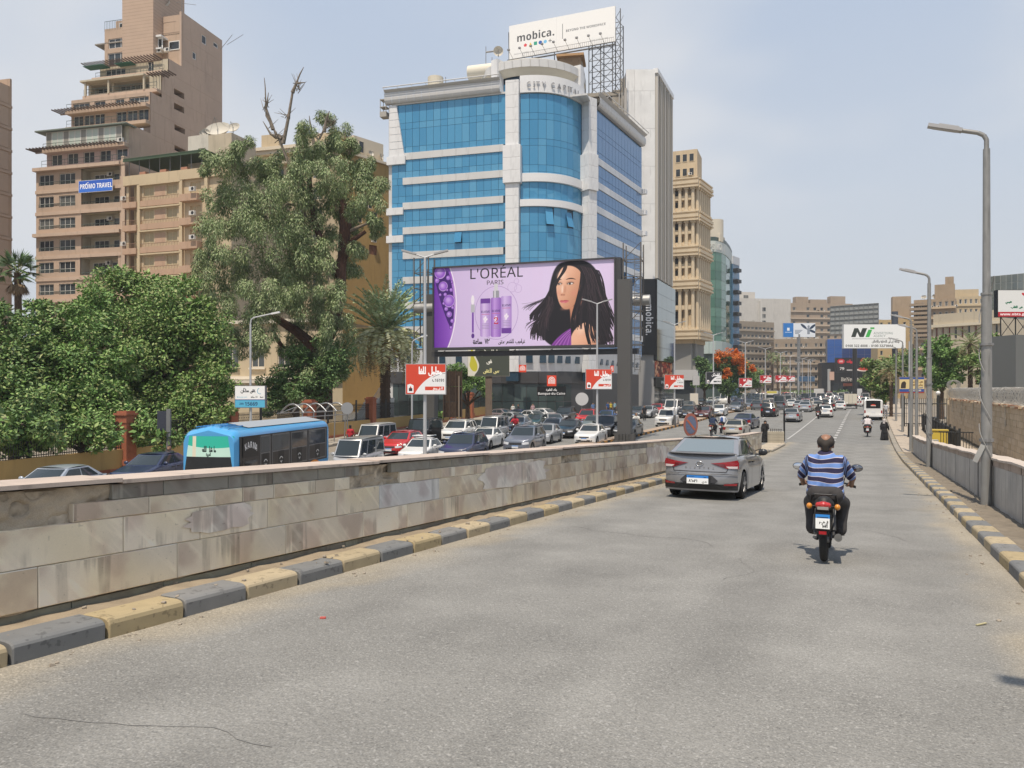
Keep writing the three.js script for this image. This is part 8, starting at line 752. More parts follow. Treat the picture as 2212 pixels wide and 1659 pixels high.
G.body=mergeG(body);G.windshield=patchGrid(sub(F,0.05,0.95,0.05,0.93),8,3,0.008);G.rear=patchGrid(sub(R,0.07,0.93,0.12,0.92),8,3,0.008);
G.sides=[];for(const s of[1,-1])for(const[a,b]of T.win){const[x,y]=s>0?[a,b]:[1-b,1-a];G.sides.push(patchGrid(sub(S(s),x,y,0.07,0.88),4,3,0.008));}
const lo=k==='van'||k==='micro';const h0=lo?0.5:0.6,h1=lo?0.68:0.88;G.head=[-1,1].map((s)=>ep(1,s<0?[[-0.98,h0+0.06],[-0.56,h0],[-0.5,h1-0.08],[-0.96,h1]]:[[0.56,h0],[0.98,h0+0.06],[0.96,h1],[0.5,h1-0.08]],0.012));G.grille=ep(1,[[-0.45,h0],[0.45,h0],[0.48,h1-0.08],[-0.48,h1-0.08]],0.006);G.intake=ep(1,[[-0.7,0.06],[0.7,0.06],[0.74,0.32],[-0.74,0.32]],0.006);
const tall=k==='suv'||k==='boxy'||lo||k==='hatch'||k==='pickup';G.tail=[-1,1].map((s)=>ep(-1,(s<0?[[-0.99,0.58],[-0.72,0.56],[-0.66,0.86],[-0.97,0.92]]:[[0.72,0.56],[0.99,0.58],[0.97,0.92],[0.66,0.86]]),0.012));G.valance=ep(-1,[[-0.86,0.02],[0.86,0.02],[0.84,0.22],[-0.84,0.22]],0.006);
const pl=(dir,f)=>{const e=end(dir)(0,f);return e;};G.plateF=pl(1,0.42);G.plateR=pl(-1,tall?0.5:0.66);
const u=new MB();u.b2(-T.W/2+0.14,T.W/2-0.14,0.17,0.6,-hl+0.3,hl-0.3,0);G.under=u.build();const mi=new MB();for(const s of[-1,1]){mi.geo(new THREE.SphereGeometry(0.12,8,6),new THREE.Matrix4().compose(V3(s*(T.W/2+0.1),T.cowl+0.06,T.cowlZ-0.32),new THREE.Quaternion(),V3(1,0.75,0.55)));mi.box(s*(T.W/2-0.02),T.cowl+0.0,T.cowlZ-0.3,0.16,0.04,0.06);}G.mirror=mi.build();
const dl=new MB();for(const s of[-1,1])for(const z of[T.cowlZ-0.25,(T.cowlZ+T.deckZ)/2,T.zr+0.42]){for(let j=0;j<6;j++){const a=sec(z,0.12+j*0.14),b=sec(z,0.26+j*0.14);if(bot(z)>0.22)continue;dl.quad([s*(a[0]+0.003),a[1],z-0.008*s],[s*(a[0]+0.003),a[1],z+0.008*s],[s*(b[0]+0.003),b[1],z+0.008*s],[s*(b[0]+0.003),b[1],z-0.008*s]);}}for(const s of[-1,1])for(const z of[(T.cowlZ+T.deckZ)/2+0.18,T.zr+0.62]){const a=sec(z,0.8);dl.box(s*(a[0]+0.015),a[1],z,0.03,0.035,0.2);}G.seams=dl.build();
if(T.rails){const r=new MB();for(const s of[-1,1])r.tube([[s*wt,yt+0.03,T.rf-0.1],[s*wt,yt+0.09,T.rf-0.35],[s*wt,yt+0.09,T.rr+0.3],[s*wt,yt+0.03,T.rr+0.1]],0.022,5);G.rails=r.build();}
return G;
}
const tyreG=(()=>{const g=new THREE.LatheGeometry([[0.62,-0.1],[0.8,-0.105],[0.95,-0.09],[1,-0.05],[1,0.05],[0.95,0.09],[0.8,0.105],[0.62,0.1]].map((p)=>new THREE.Vector2(p[0],p[1])),22);g.rotateZ(Math.PI/2);return g;})(),rimG=(()=>{const m=new MB();m.cyl([-0.05,0,0],[0.05,0,0],0.6,0.6,18);for(let i=0;i<5;i++){const a=i/5*6.283;for(const s of[-1,1])m.box(s*0.075,Math.cos(a)*0.32,Math.sin(a)*0.32,0.06,0.56,0.16,0,a,0);}for(const s of[-1,1])m.cyl([s*0.04,0,0],[s*0.1,0,0],0.14,0.1,10);m.cyl([0.05,0,0],[0.09,0,0],0.62,0.58,18,false);m.cyl([-0.05,0,0],[-0.09,0,0],0.62,0.58,18,false);return m.build();})();
const GLS=M([0.03,0.04,0.045],0.04),LENS=M([0.55,0.57,0.6],0.12),TAIL=M([0.30,0.012,0.012],0.15),RIM=M([0.40,0.40,0.41],0.35,{metalness:0.7}),PLATE=M([0.68,0.69,0.7],0.5),SEAM=M([0.012,0.012,0.013],0.6),GRILL=M([0.018,0.018,0.02],0.4),FARGLS=M([0.06,0.075,0.085],0.05);
const paint=(c)=>M(c,0.32,{clearcoat:0.8,clearcoatRoughness:0.06,metalness:Math.max(...c)<0.5&&Math.min(...c)>0.05?0.25:0.0});
const PC={white:[0.72,0.72,0.70],silver:[0.40,0.41,0.42],grey:[0.14,0.15,0.165],dgrey:[0.07,0.075,0.08],black:[0.014,0.014,0.016],navy:[0.018,0.028,0.075],red:[0.50,0.018,0.018],maroon:[0.09,0.018,0.02],blue:[0.03,0.09,0.26],gold:[0.46,0.43,0.37],green:[0.03,0.05,0.04],bluegrey:[0.15,0.17,0.21],lblue:[0.36,0.40,0.45]};
function wheelsOf(o,T,w){for(const[x,z]of[[1,T.zf],[-1,T.zf],[1,T.zr],[-1,T.zr]]){const t=mesh('wheel',tyreG,MT.rubber,o,[x*(T.W/2-0.12),T.wr,z]);t.scale.set(x,T.wr,T.wr);const r=mesh('rim',rimG,RIM,t);}}
function car(kind,label,pos,ry,color,o={}){
const G=(carGeo[kind]??=makeCarGeo(kind)),T=G.T,c=thing(o.name??{suv:'suv',boxy:'suv',van:'van',micro:'microbus',pickup:'pickup_truck'}[kind]??'car',label,{van:'van',micro:'microbus',pickup:'pickup'}[kind]??'car',pos,ry,o.group),pm=paint(PC[color]??color);c.rotation.order='YXZ';if(o.pitch)c.rotation.x=o.pitch;
mesh('body',G.body,pm,c);mesh('underbody',G.under,SEAM,c);mesh('windshield',G.windshield,GLS,c);mesh('rear_window',G.rear,GLS,c);for(const s of G.sides)mesh('side_window',s,GLS,c);wheelsOf(c,T);
if(o.far){for(const g of G.tail)mesh('tail_light',g,TAIL,c);for(const g of G.head)mesh('headlight',g,LENS,c);return c;}
for(const g of G.head)mesh('headlight',g,LENS,c);mesh('grille',G.grille,o.grille??GRILL,c);mesh('air_intake',G.intake,GRILL,c);for(const g of G.tail)mesh('tail_light',g,TAIL,c);mesh('rear_valance',G.valance,GRILL,c);mesh('mirror',G.mirror,kind==='boxy'?pm:pm,c);mesh('door_seam',G.seams,SEAM,c);if(G.rails)mesh('roof_rail',G.rails,MT.steel,c);if(G.bed)mesh('load_bed',G.bed,SEAM,c);
for(const[p,s]of[[G.plateF,1],[G.plateR,-1]]){const pl=mesh('number_plate',boxGeo(0.42,0.17,0.02),PLATE,c,[0,p[1],p[2]+s*0.016]);mesh('plate_band',boxGeo(0.41,0.05,0.022),M([0.08,0.26,0.62],0.5),pl,[0,0.055,0]);}
if(o.rack){const m=new MB();for(const z of[T.rf-0.15,(T.rf+T.rr)/2,T.rr+0.15])m.box(0,T.H+0.12,z,T.W-0.6,0.03,0.04);for(const s of[-1,1])m.box(s*(T.W/2-0.3),T.H+0.13,(T.rf+T.rr)/2,0.04,0.05,T.rf-T.rr);m.mesh('roof_rack',MT.white,c);}
if(o.door){const d=mesh('open_door',boxGeo(0.05,1.0,0.95),pm,c,[T.W/2+0.42,0.95,T.cowlZ-0.12]);d.rotation.y=1.2;mesh('door_window',boxGeo(0.055,0.5,0.8),GLS,d,[0,0.65,0]);}
return c;
}
// headings: 'on' = oncoming (towards the camera along the street), 'fw' = forward; extra angle in radians
const headOn=(extra=0)=>0+extra,headFw=(extra=0)=>Math.PI+extra;
const byRoof=(u,v,h)=>ground(u,v,h),byBase=(u,v)=>ground(u,v,0);
const CLIST=[
['sedan','lblue',118,1008,'r',0.30,'pale silver blue sedan in front of the yellow wall'],['sedan','navy',330,979,'r',0.30,'dark navy sedan beside the red pillar ahead of the bus'],
['van','silver',776,944,'r',0.22,'silver grey minivan right behind the blue bus'],['van',[0.6,0.6,0.58],814,914,'r',0.2,'off white minivan next to the yellow wall behind the silver one'],['hatch','red',868,931,'r',0.16,'bright red hatchback behind the silver minivan'],['old','white',912,946,'r',0.2,'white sedan with a roof rack behind the lamp post',{rack:1}],['boxy','black',912,904,'r',0.16,'black boxy off-roader with its door open',{door:1}],['suv','white',990,907,'r',0.16,'white sport utility car behind the black off-roader'],['suv','navy',1003,935,'r',0.16,'dark blue people carrier close behind the parapet'],['old','white',1050,923,'r',0.14,'white sedan half hidden by the dark blue people carrier'],['van','silver',1068,898,'r',0.16,'silver minivan with a raised roof beside the yellow wall end'],['suv','bluegrey',1135,920,'r',0.12,'blue grey sport utility car behind the parapet'],['old','silver',1180,915,'r',0.1,'silver sedan seen past the blue grey sport utility car'],['sedan','black',1230,906,'r',0.1,'black sedan with a chrome grille behind the white one'],['old','white',1277,957,'b',0.08,'white old sedan beside the median and lamp post'],['sedan','dgrey',1358,905,'r',0.05,'dark grey sedan behind the billboard post'],['suv','black',1311,898,'r',0.05,'black sport utility car between the white sedan and the post'],['sedan','black',1026,908,'r',0.16,'small dark car behind the white sport utility car'],['sedan','silver',1120,899,'r',0.15,'silver violet sedan beside two men in red'],['sedan','green',1156,894,'r',0.14,'dark green sedan in the middle of the queue'],['sedan','white',1196,903,'r',0.12,'white sedan in front of the dark green one'],['suv','black',1221,879,'r',0.1,'black sport utility car in front of the bank door'],['suv','red',1270,884,'r',0.1,'dark red sport utility car before the bank',{}],['sedan','blue',1311,886,'r',0.1,'blue sedan by the bank corner'],['sedan','silver',1113,890,'r',1.2,'silver sedan turning across in front of the bank'],['sedan','white',1180,882,'r',1.3,'white sedan waiting at the bank pavement'],['sedan',[0.6,0.6,0.6],1155,886,'r',1.1,'pale sedan between the turning silver car and the bank'],['sedan',[0.25,0.2,0.2],1089,883,'r',1.3,'grey brown sedan at the end of the fence'],['sedan','navy',1130,884,'r',1.3,'navy sedan parked before the bank windows'],['hatch',[0.2,0.22,0.2],1283,897,'r',0.1,'grey green hatchback behind the white old sedan'],['sedan','silver',1196,893,'r',0.6,'silver sedan with a raised tail among the queue'],
['sedan','dgrey',1378,877,'r',0.0,'dark grey sedan parked along the shops'],['sedan','silver',1400,876,'r',0.0,'silver sedan parked along the shops behind the dark grey one'],['hatch','red',1420,872,'r',0.0,'red hatchback parked by the shop stairs'],['micro','white',1456,862,'r',0.02,'white high roof microbus beside the pickup'],['pickup','white',1441,920,'b',0.06,'white pickup truck beside the median lamp post'],['sedan','black',1487,901,'b',0.02,'black saloon behind the white pickup'],['sedan','maroon',1522,903,'b',0.0,'dark maroon sedan beside the no parking sign'],['sedan','white',1553,898,'b',0.0,'white sedan behind the maroon one'],['sedan','grey',1590,889,'b',0.0,'grey sedan behind the woman on the median'],['sedan','dgrey',1621,882,'b',0.0,'dark grey sedan beside the flame tree lamp post'],['hatch','red',1643,872,'b',0.0,'small red car behind the dark grey sedan'],['sedan','black',1512,860,'r',0.0,'black sedan by the shop canopy'],['sedan','white',1538,858,'r',0.0,'white sedan queuing before the dark tree'],['sedan','silver',1553,856,'r',0.0,'silver sedan under the dark street tree'],['sedan','navy',1596,860,'r',0.0,'navy sedan passing the flame tree'],['hatch','grey',1488,866,'r',0.0,'grey hatchback behind the microbus'],['suv','navy',1623,855,'r',0.0,'dark blue sport utility car past the flame tree'],
// forward lanes
['suv','black',1663,899,'b',3.14,'black sport utility car seen from behind in the forward lanes'],['hatch','silver',1713,910,'b',3.12,'silver wagon seen from behind beside the dark post'],['sedan','silver',1740,889,'b',3.14,'silver sedan seen from behind ahead of the silver wagon'],['sedan','white',1711,881,'b',3.14,'white sedan seen from behind ahead of the black sport utility car'],['sedan','white',1783,900,'b',3.16,'white coupe like sedan beside the dark motorcycle'],['suv','black',1791,887,'b',3.14,'black sport utility car with lit tail lamps ahead of the white coupe'],['old','white',1815,885,'b',3.14,'old white sedan beside the box truck'],['suv','white',1869,878,'b',3.14,'white sport utility car ahead of the white minibus'],['micro','white',1845,860,'b',3.14,'white high roof microbus far ahead in the forward lanes'],['suv','black',1904,875,'b',3.14,'dark car under the trees at the right kerb'],['suv','red',1855,874,'b',3.14,'dark red sport utility car beside the box truck'],['sedan','navy',1613,925,'b',3.05,'dark blue sedan seen from behind with a wide rear lamp'],['old','gold',1592,941,'b',3.1,'champagne old sedan seen from behind past the parapet end'],
];
for(const[k,c,u,v,m,ex,label,o={}]of CLIST){const h=TYPES[k].H,p=m==='r'?byRoof(u,v,h):byBase(u,v);let z=0;p.y=gY(p.x,p.z);car(k,label,p,ex,c,o);}
{
const lanesOn=[-29.5,-26.6,-23.6,-20.8],lanesFw=[-15.2,-12.3,-9.4,-6.5,-3.6,-0.7],cols=['white','white','silver','silver','grey','black','red','navy','gold','dgrey'];
for(const[lanes,s0,s1,hd,word,grp]of[[lanesOn,160,290,0,'oncoming','far oncoming traffic'],[lanesFw,120,300,Math.PI,'forward','far forward traffic']])lanes.forEach((t,li)=>{for(let s=s0+rr(0,6);s<s1;s+=rr(5.6,8.5)){if(t<-28&&s<200)continue;if(lanes===lanesFw&&t>-4&&s<150)continue;const c=pick(cols),k=pick(['sedan','sedan','old','hatch','suv','micro']),wd={navy:'dark blue',dgrey:'dark grey',gold:'champagne'}[c]??c;car(k,`small ${wd} ${{ suv: 'sport utility car', old: 'old sedan', micro: 'microbus' }[k] ?? k} in the far ${word} queue`,[t+rr(-0.4,0.4),streetY(s,t),-s],hd+rr(-0.04,0.04),c,{far:1,group:`far ${wd} ${k} ${word}`});}});
}
// box truck, open truck, yellow topped bus
function truck(label,p,ry,o){const g=thing(o.name??'box_truck',label,'truck',p,ry),W=o.W??1.9,L=o.L??4.6,H=o.H??2.5,bm=paint(o.c);addBox('chassis',SEAM,g,-W/2+0.2,W/2-0.2,0.4,0.7,-L/2,L/2);addBox('cab',paint(o.cab??o.c),g,-W/2+0.05,W/2-0.05,0.45,1.9,L/2-1.3,L/2);addBox('windshield',GLS,g,-W/2+0.15,W/2-0.15,1.15,1.8,L/2-0.02,L/2+0.02);addBox('cargo_box',bm,g,-W/2,W/2,0.72,H,-L/2,L/2-1.38);if(o.doors){for(const s of[-1,1]){addBox('rear_door',M([0.62,0.58,0.48],0.6),g,s>0?0.02:-W/2+0.08,s>0?W/2-0.08:-0.02,0.85,H-0.1,-L/2-0.03,-L/2);addBox('door_bar',MT.steel,g,s*0.25-0.02,s*0.25+0.02,0.85,H-0.1,-L/2-0.06,-L/2-0.03);}}if(o.band)addBox('front_board',M(o.band,0.6),g,-W/2+0.05,W/2-0.05,H-0.55,H-0.05,L/2,L/2+0.05);addBox('bumper',SEAM,g,-W/2,W/2,0.45,0.62,-L/2-0.08,-L/2-0.002);for(const s of[-1,1])addBox('tail_light',TAIL,g,s*(W/2-0.2)-0.1,s*(W/2-0.2)+0.1,0.64,0.78,-L/2-0.05,-L/2-0.002);wheelsOf(g,{W:W,wr:0.36,zf:L/2-0.75,zr:-L/2+0.9});return g;}
{const q=(u,v)=>{const p=byBase(u,v);p.y=gY(p.x,p.z);return p;};truck('cream box truck with double rear doors in the forward lanes',q(1838,882),3.14,{c:[0.6,0.56,0.46],doors:1,H:2.35,L:4.4});truck('white truck with a tall empty frame far ahead',depthAt(1770,190),3.14,{c:[0.6,0.6,0.58],H:3.2,L:6,W:2.2,name:'truck'});truck('grey bodied truck behind the flame tree in the oncoming lanes',depthAt(1632,205),0,{c:[0.3,0.3,0.3],H:3.0,L:6,W:2.2,name:'truck'});truck('white bus with a yellow front board in the oncoming lanes',depthAt(1671,175),0,{c:[0.6,0.6,0.58],cab:[0.6,0.6,0.58],H:2.7,L:7,W:2.2,name:'bus',band:[0.6,0.52,0.1]});truck('white coach far ahead in the forward lanes',depthAt(1853,230),3.14,{c:[0.6,0.6,0.6],H:3.2,L:9,W:2.4,name:'bus'});}
// ---------- buses built from a rounded hull ----------
function hull(L,W,y0,y1,rTop,crown,n=7){const prof=[[-W/2+0.03,y0],[-W/2,y0+0.3]];for(let i=0;i<=n;i++){const a=Math.PI-i/n*Math.PI/2;prof.push([-W/2+rTop+rTop*Math.cos(a),y1-rTop+rTop*Math.sin(a)]);}const half=[...prof,[0,y1+crown]],full=[...half,...half.slice(0,-1).reverse().map(([x,y])=>[-x,y])],st=[[-L/2,0.93,-0.12],[-L/2+0.08,0.98,-0.04],[-L/2+0.25,1,0],[L/2-0.4,1,0],[L/2-0.15,0.975,-0.06],[L/2,0.92,-0.16]];const g=gridGeo(st.length-1,full.length-1,(a,b,i,j)=>{const[z,s,dy]=st[i],[x,y]=full[j];return[x*s,y>y1-0.5?y+dy:y,z];});const m=new MB();m.geo(g);for(const[k,sg]of[[0,-1],[5,1]]){const[z,s,dy]=st[k],P=full.map(([x,y])=>[x*s,y>y1-0.5?y+dy:y,z]);for(let i=1;i+1<P.length;i++)sg>0?m.tri(P[0],P[i+1],P[i]):m.tri(P[0],P[i],P[i+1]);}return m.build();}
{
const L=8.4,W=2.1,H=2.52;const fc=pt(505,949,27),rc=pt(715,921,35.6),dx=fc.x-rc.x,dz=fc.z-rc.z,ry=Math.atan2(dx,dz),l=Math.hypot(dx,dz),cx=(fc.x+rc.x)/2-Math.cos(ry)*W/2,cz=(fc.z+rc.z)/2+Math.sin(ry)*W/2,b=thing('bus','blue and black city bus with a green windscreen band behind the parapet','bus',[cx,gY(cx,cz),cz],ry),bl=paint([0.07,0.34,0.66]),bk=M([0.016,0.017,0.02],0.3),x=W/2;
mesh('body',hull(L,W,0.35,H,0.28,0.14),bl,b);const rf=gridGeo(10,8,(a,c)=>{const t=a*2-1;return[t*(x-0.22),H+0.145*(1-Math.abs(t)*0.95)+0.012,lerp(L/2-1.3,-L/2+0.3,1-c)];});mesh('roof_panel',rf,M([0.38,0.42,0.46],0.6,{side:THREE.DoubleSide,map:TX.metal}),b);for(let i=0;i<5;i++){const m=new MB();m.box(0,H+0.075-Math.abs(i-2)*0.0,0,0.03,0.03,1.1);mesh('roof_rib',m.build(),bl,b,[(i-2)*0.3,0.06-Math.abs(i-2)*0.03,L/2-0.75]);}
addBox('side_band',bk,b,x-0.02,x+0.012,1.1,2.3,-L/2+0.35,L/2-0.25);addBox('side_band',bk,b,-x-0.012,-x+0.02,1.1,2.3,-L/2+0.35,L/2-0.25);
const logo=canvasTex(128,128,(c)=>{c.fillStyle='#1d1b1a';c.fillRect(0,0,128,128);c.strokeStyle='#d8d8d4';c.lineWidth=8;c.beginPath();c.arc(64,96,44,Math.PI*1.2,Math.PI*1.8);c.stroke();c.lineWidth=5;c.beginPath();c.moveTo(40,84);c.quadraticCurveTo(64,112,88,84);c.moveTo(58,84);c.lineTo(64,104);c.lineTo(70,84);c.stroke();});const lg=M([1,1,1],0.5,{map:logo}),fr=M([0.2,0.2,0.2],0.5,{metalness:0.5}),gl=M([0.05,0.055,0.06],0.05);
const zs=[[L/2-2.55,L/2-1.75],[L/2-4.2,L/2-2.7],[L/2-5.9,L/2-4.35],[L/2-7.9,L/2-6.05]];for(const s of[1,-1])for(const[a,c]of zs){const w=addBox('window_frame',fr,b,s*(x+0.012),s*(x+0.02),1.16,2.26,a,c);addBox('window_pane',gl,b,s*(x+0.02),s*(x+0.026),1.72,2.22,a+0.06,c-0.06);if(s>0){addBox('seat_head',M([0.02,0.02,0.02],0.8),b,x-0.3,x-0.1,1.6,2.0,a+0.3,a+0.5);}const lo=addBox('lower_pane',M([0.028,0.025,0.023],0.4),b,s*(x+0.02),s*(x+0.024),1.2,1.68,a+0.06,c-0.06);if(s>0){const e=mesh('emblem',panelGeo(0.5,0.5),lg,b,[x+0.028,1.44,(a+c)/2]);e.rotation.y=Math.PI/2;}}
const kt=canvasTex(256,128,(c)=>{c.fillStyle='#17171a';c.fillRect(0,0,256,128);c.fillStyle='#e6e6e6';c.font='bold 56px sans-serif';'KARMA'.split('').forEach((q,i)=>{c.save();c.translate(36+i*40,92-Math.sin((i+0.5)/5*Math.PI)*22);c.rotate((i-2)*0.16);c.fillText(q,0,0);c.restore();});});const kp=mesh('name_pane',panelGeo(1.15,0.62),M([1,1,1],0.4,{map:kt}),b,[x+0.03,1.96,L/2-1.0]);kp.rotation.y=Math.PI/2;addBox('driver_door',bk,b,x+0.012,x+0.02,0.55,1.58,L/2-1.6,L/2-0.45);addBox('driver_window',gl,b,x+0.02,x+0.028,1.0,1.54,L/2-1.5,L/2-0.6);const mr=addBox('mirror',MT.black,b,x+0.1,x+0.3,1.15,1.5,L/2-0.5,L/2-0.4);for(const[c,y0,y1]of[[[0.75,0.25,0.03],0.9,1.0],[[0.55,0.03,0.05],0.8,0.9],[[0.35,0.5,0.05],0.72,0.79]]){const sw=new MB(),pts=[];for(let i=0;i<=12;i++){const t=i/12;pts.push([x+0.022,lerp(y0,y1,0.5)+0.22*Math.sin(t*5)*(0.3+t),lerp(-L/2+2.6,-L/2+0.3,t)]);}for(let i=0;i<12;i++)sw.quad([x+0.022,pts[i+1][1]-0.05,pts[i+1][2]],[x+0.022,pts[i][1]-0.05,pts[i][2]],[x+0.022,pts[i][1]+0.05,pts[i][2]],[x+0.022,pts[i+1][1]+0.05,pts[i+1][2]]);sw.mesh('swirl_stripe',M(c,0.5),b);}
const ws=canvasTex(512,256,(c,w,h)=>{c.fillStyle='#23262a';c.fillRect(0,0,w,h);c.fillStyle='#bfe0d2';c.fillRect(0,0,w,130);c.fillStyle='#2fb39c';c.beginPath();c.moveTo(0,0);c.lineTo(w,0);c.lineTo(w,66);c.quadraticCurveTo(260,90,0,52);c.fill();ARABIC(c,'ما شاء الله',340,96,44,'#20302c',7,190);ARABIC(c,'العزيزة',290,122,26,'#20302c',4,120);c.fillStyle='#d8d2bc';c.fillRect(96,0,38,130);});const wg=gridGeo(8,4,(a,c)=>[lerp(-x+0.1,x-0.1,a),lerp(1.12,2.33,c),L/2+0.1-0.06*c-0.1*Math.pow(a*2-1,4),a,c]);mesh('windshield',wg,M([1,1,1],0.12,{map:ws}),b);addBox('windshield_frame',MT.white,b,-x+0.08,x-0.08,1.05,1.115,L/2-0.06,L/2+0.08);addBox('front_panel',bk,b,-x+0.1,x-0.1,0.4,1.04,L/2-0.1,L/2+0.05);for(const s of[-1,1]){addBox('headlight',LENS,b,s*0.55,s*0.9,0.6,0.8,L/2+0.05,L/2+0.08);const wp=new MB();wp.cyl([s*0.2,1.02,L/2+0.11],[s*0.2+0.6,1.08,L/2+0.1],0.012,0.012,4);wp.mesh('wiper',MT.black,b);}wheelsOf(b,{W:W,wr:0.42,zf:L/2-1.2,zr:-L/2+1.8});b.scale.y=1.19;
}
{
const p=byBase(1885,905);p.y=gY(p.x,p.z);const L=5.4,W=1.95,H=2.25,b=thing('minibus','white minibus seen from behind with a dark rear window','minibus',p,Math.PI+0.02),x=W/2;mesh('body',hull(L,W,0.35,H,0.22,0.06),paint(PC.white),b);const rt=canvasTex(192,128,(c)=>{c.fillStyle='#17181b';c.fillRect(0,0,192,128);c.fillStyle='#d8503c';c.beginPath();c.ellipse(96,84,34,22,0,Math.PI,0);c.fill();c.fillStyle='#e8e0d8';c.fillRect(62,84,68,9);});const r=mesh('rear_window',panelGeo(1.45,0.85),M([1,1,1],0.12,{map:rt}),b,[0,1.72,-L/2-0.02]);r.rotation.y=Math.PI;addBox('bumper',MT.white,b,-x+0.04,x-0.04,0.36,0.62,-L/2-0.14,-L/2-0.005);addBox('rear_step',SEAM,b,-x+0.15,x-0.15,0.26,0.35,-L/2-0.1,-L/2+0.1);for(const s of[-1,1]){addBox('tail_light',TAIL,b,s*(x-0.2),s*(x-0.07),0.75,1.05,-L/2-0.03,-L/2);addBox('side_window',GLS,b,s*(x-0.005),s*(x+0.012),1.35,1.95,-L/2+0.5,L/2-0.6);}addBox('number_plate',PLATE,b,-0.22,0.22,0.78,0.95,-L/2-0.03,-L/2-0.004);wheelsOf(b,{W:W-0.05,wr:0.33,zf:L/2-1.0,zr:-L/2+1.2});}
// ---------- the grey sedan just ahead: same builder, finer shell and details ----------
{
TYPES.saloon={L:4.57,W:1.8,H:1.46,hood:0.78,cowl:0.99,cowlZ:0.95,rf:0.15,rr:-1.0,beltR:1.06,deckZ:-1.82,tail:1.06,wr:0.325,zf:1.36,zr:-1.34,win:[[0.09,0.46],[0.49,0.86]]};
const G=(carGeo.saloon=makeCarGeo('saloon')),T=G.T,hl=T.L/2,p=V3(-3.5,0,-20.3);const c=thing('car','metallic grey sedan driving ahead on the ramp','car',[p.x,rampY(20.3)+0.005,p.z],Math.PI-0.03);c.rotation.order='YXZ';c.rotation.x=0.044;
const pm=M([0.27,0.275,0.29],0.3,{metalness:0.35,clearcoat:1,clearcoatRoughness:0.04}),blk=M([0.02,0.02,0.022],0.45),glass=M([0.10,0.13,0.15],0.03,{transmission:0.55,thickness:0});
mesh('body',G.body,pm,c);mesh('underbody',G.under,SEAM,c);mesh('windshield',G.windshield,GLS,c);mesh('rear_window',G.rear,M([0.16,0.20,0.225],0.03),c);for(const s of G.sides)mesh('side_window',s,GLS,c);for(const g of G.head)mesh('headlight',g,LENS,c);mesh('mirror',G.mirror,M([0.03,0.032,0.035],0.25),c);mesh('door_seam',G.seams,SEAM,c);wheelsOf(c,T);
// rear face details laid on the curved tail
const zr=(x,y)=>{const A=Math.abs(x)/(T.W/2*0.945),f=clamp((y-0.2)/(T.tail-0.05-0.2)),nose=[[0,-0.08],[0.25,0],[0.5,-0.02],[0.6,-0.06],[1,-0.1]];let zz=0;for(let i=0;i<4;i++)if(f>=nose[i][0])zz=lerp(nose[i][1],nose[i+1][1],clamp((f-nose[i][0])/(nose[i+1][0]-nose[i][0])));return-(hl+zz-(0.26+zz)*Math.pow(Math.min(1.04,A),3.4));};
const decal=(name,poly,m,off=0.012,par=c)=>{const sh=new THREE.Shape(poly.map((q)=>new THREE.Vector2(...q))),idx=[];const g0=new THREE.ShapeGeometry(sh);let pos=[...g0.attributes.position.array],ix=[...g0.index.array];for(let it=0;it<3;it++){const np=[],ni=[];for(let i=0;i<ix.length;i+=3){const v=[0,1,2].map((k)=>[pos[ix[i+k]*3],pos[ix[i+k]*3+1]]),mdl=[0,1,2].map((k)=>[(v[k][0]+v[(k+1)%3][0])/2,(v[k][1]+v[(k+1)%3][1])/2]);for(const t of[[v[0],mdl[0],mdl[2]],[mdl[0],v[1],mdl[1]],[mdl[2],mdl[1],v[2]],mdl])for(const q of t){ni.push(np.length/3);np.push(q[0],q[1],0);}}pos=np;ix=ni;}const mb=new MB();for(let i=0;i<ix.length;i+=3){const P=[0,1,2].map((k)=>{const x=pos[ix[i+k]*3],y=pos[ix[i+k]*3+1];return[x,y,zr(x,y)-off];});mb.tri(P[0],P[2],P[1]);}return mesh(name,mb.build(),m,par);};
const red=M([0.28,0.008,0.014],0.1,{clearcoat:1}),dred=M([0.12,0.006,0.01],0.12,{clearcoat:1}),clr=M([0.62,0.55,0.55],0.15,{clearcoat:1});
for(const s of[-1,1]){const P=(a)=>(s<0?a:a.map(([x,y])=>[-x,y]).reverse());decal('tail_light',P([[-0.87,0.86],[-0.86,0.73],[-0.62,0.735],[-0.40,0.80],[-0.26,0.845],[-0.6,0.885],[-0.84,0.93]]),red,0.016);decal('tail_light_lens',P([[-0.845,0.79],[-0.84,0.735],[-0.66,0.74],[-0.6,0.785]]),clr,0.022);decal('tail_light_shadow',P([[-0.60,0.755],[-0.42,0.80],[-0.28,0.845],[-0.58,0.835]]),dred,0.02);decal('reflector',P([[-0.84,0.40],[-0.83,0.345],[-0.56,0.345],[-0.58,0.385]]),red,0.03);}
decal('bumper_cladding',[[-0.86,0.42],[-0.85,0.24],[0.85,0.24],[0.86,0.42],[0.6,0.37],[-0.6,0.37]],blk,0.014);decal('plate_recess',[[-0.44,0.45],[-0.34,0.36],[0.34,0.36],[0.44,0.45],[0.3,0.57],[-0.3,0.57]],M([0.035,0.035,0.04],0.5),0.018);decal('trunk_seam',[[-0.62,0.66],[-0.60,0.645],[0.60,0.645],[0.62,0.66]],SEAM,0.01);for(const s of[-1,1])decal('trunk_seam',s<0?[[-0.655,0.735],[-0.61,0.645],[-0.595,0.645],[-0.64,0.735]]:[[0.595,0.645],[0.61,0.645],[0.655,0.735],[0.64,0.735]],SEAM,0.01);decal('bumper_shelf',[[-0.86,0.64],[-0.84,0.60],[0.84,0.60],[0.86,0.64],[0.58,0.615],[-0.58,0.615]],pm,0.03);
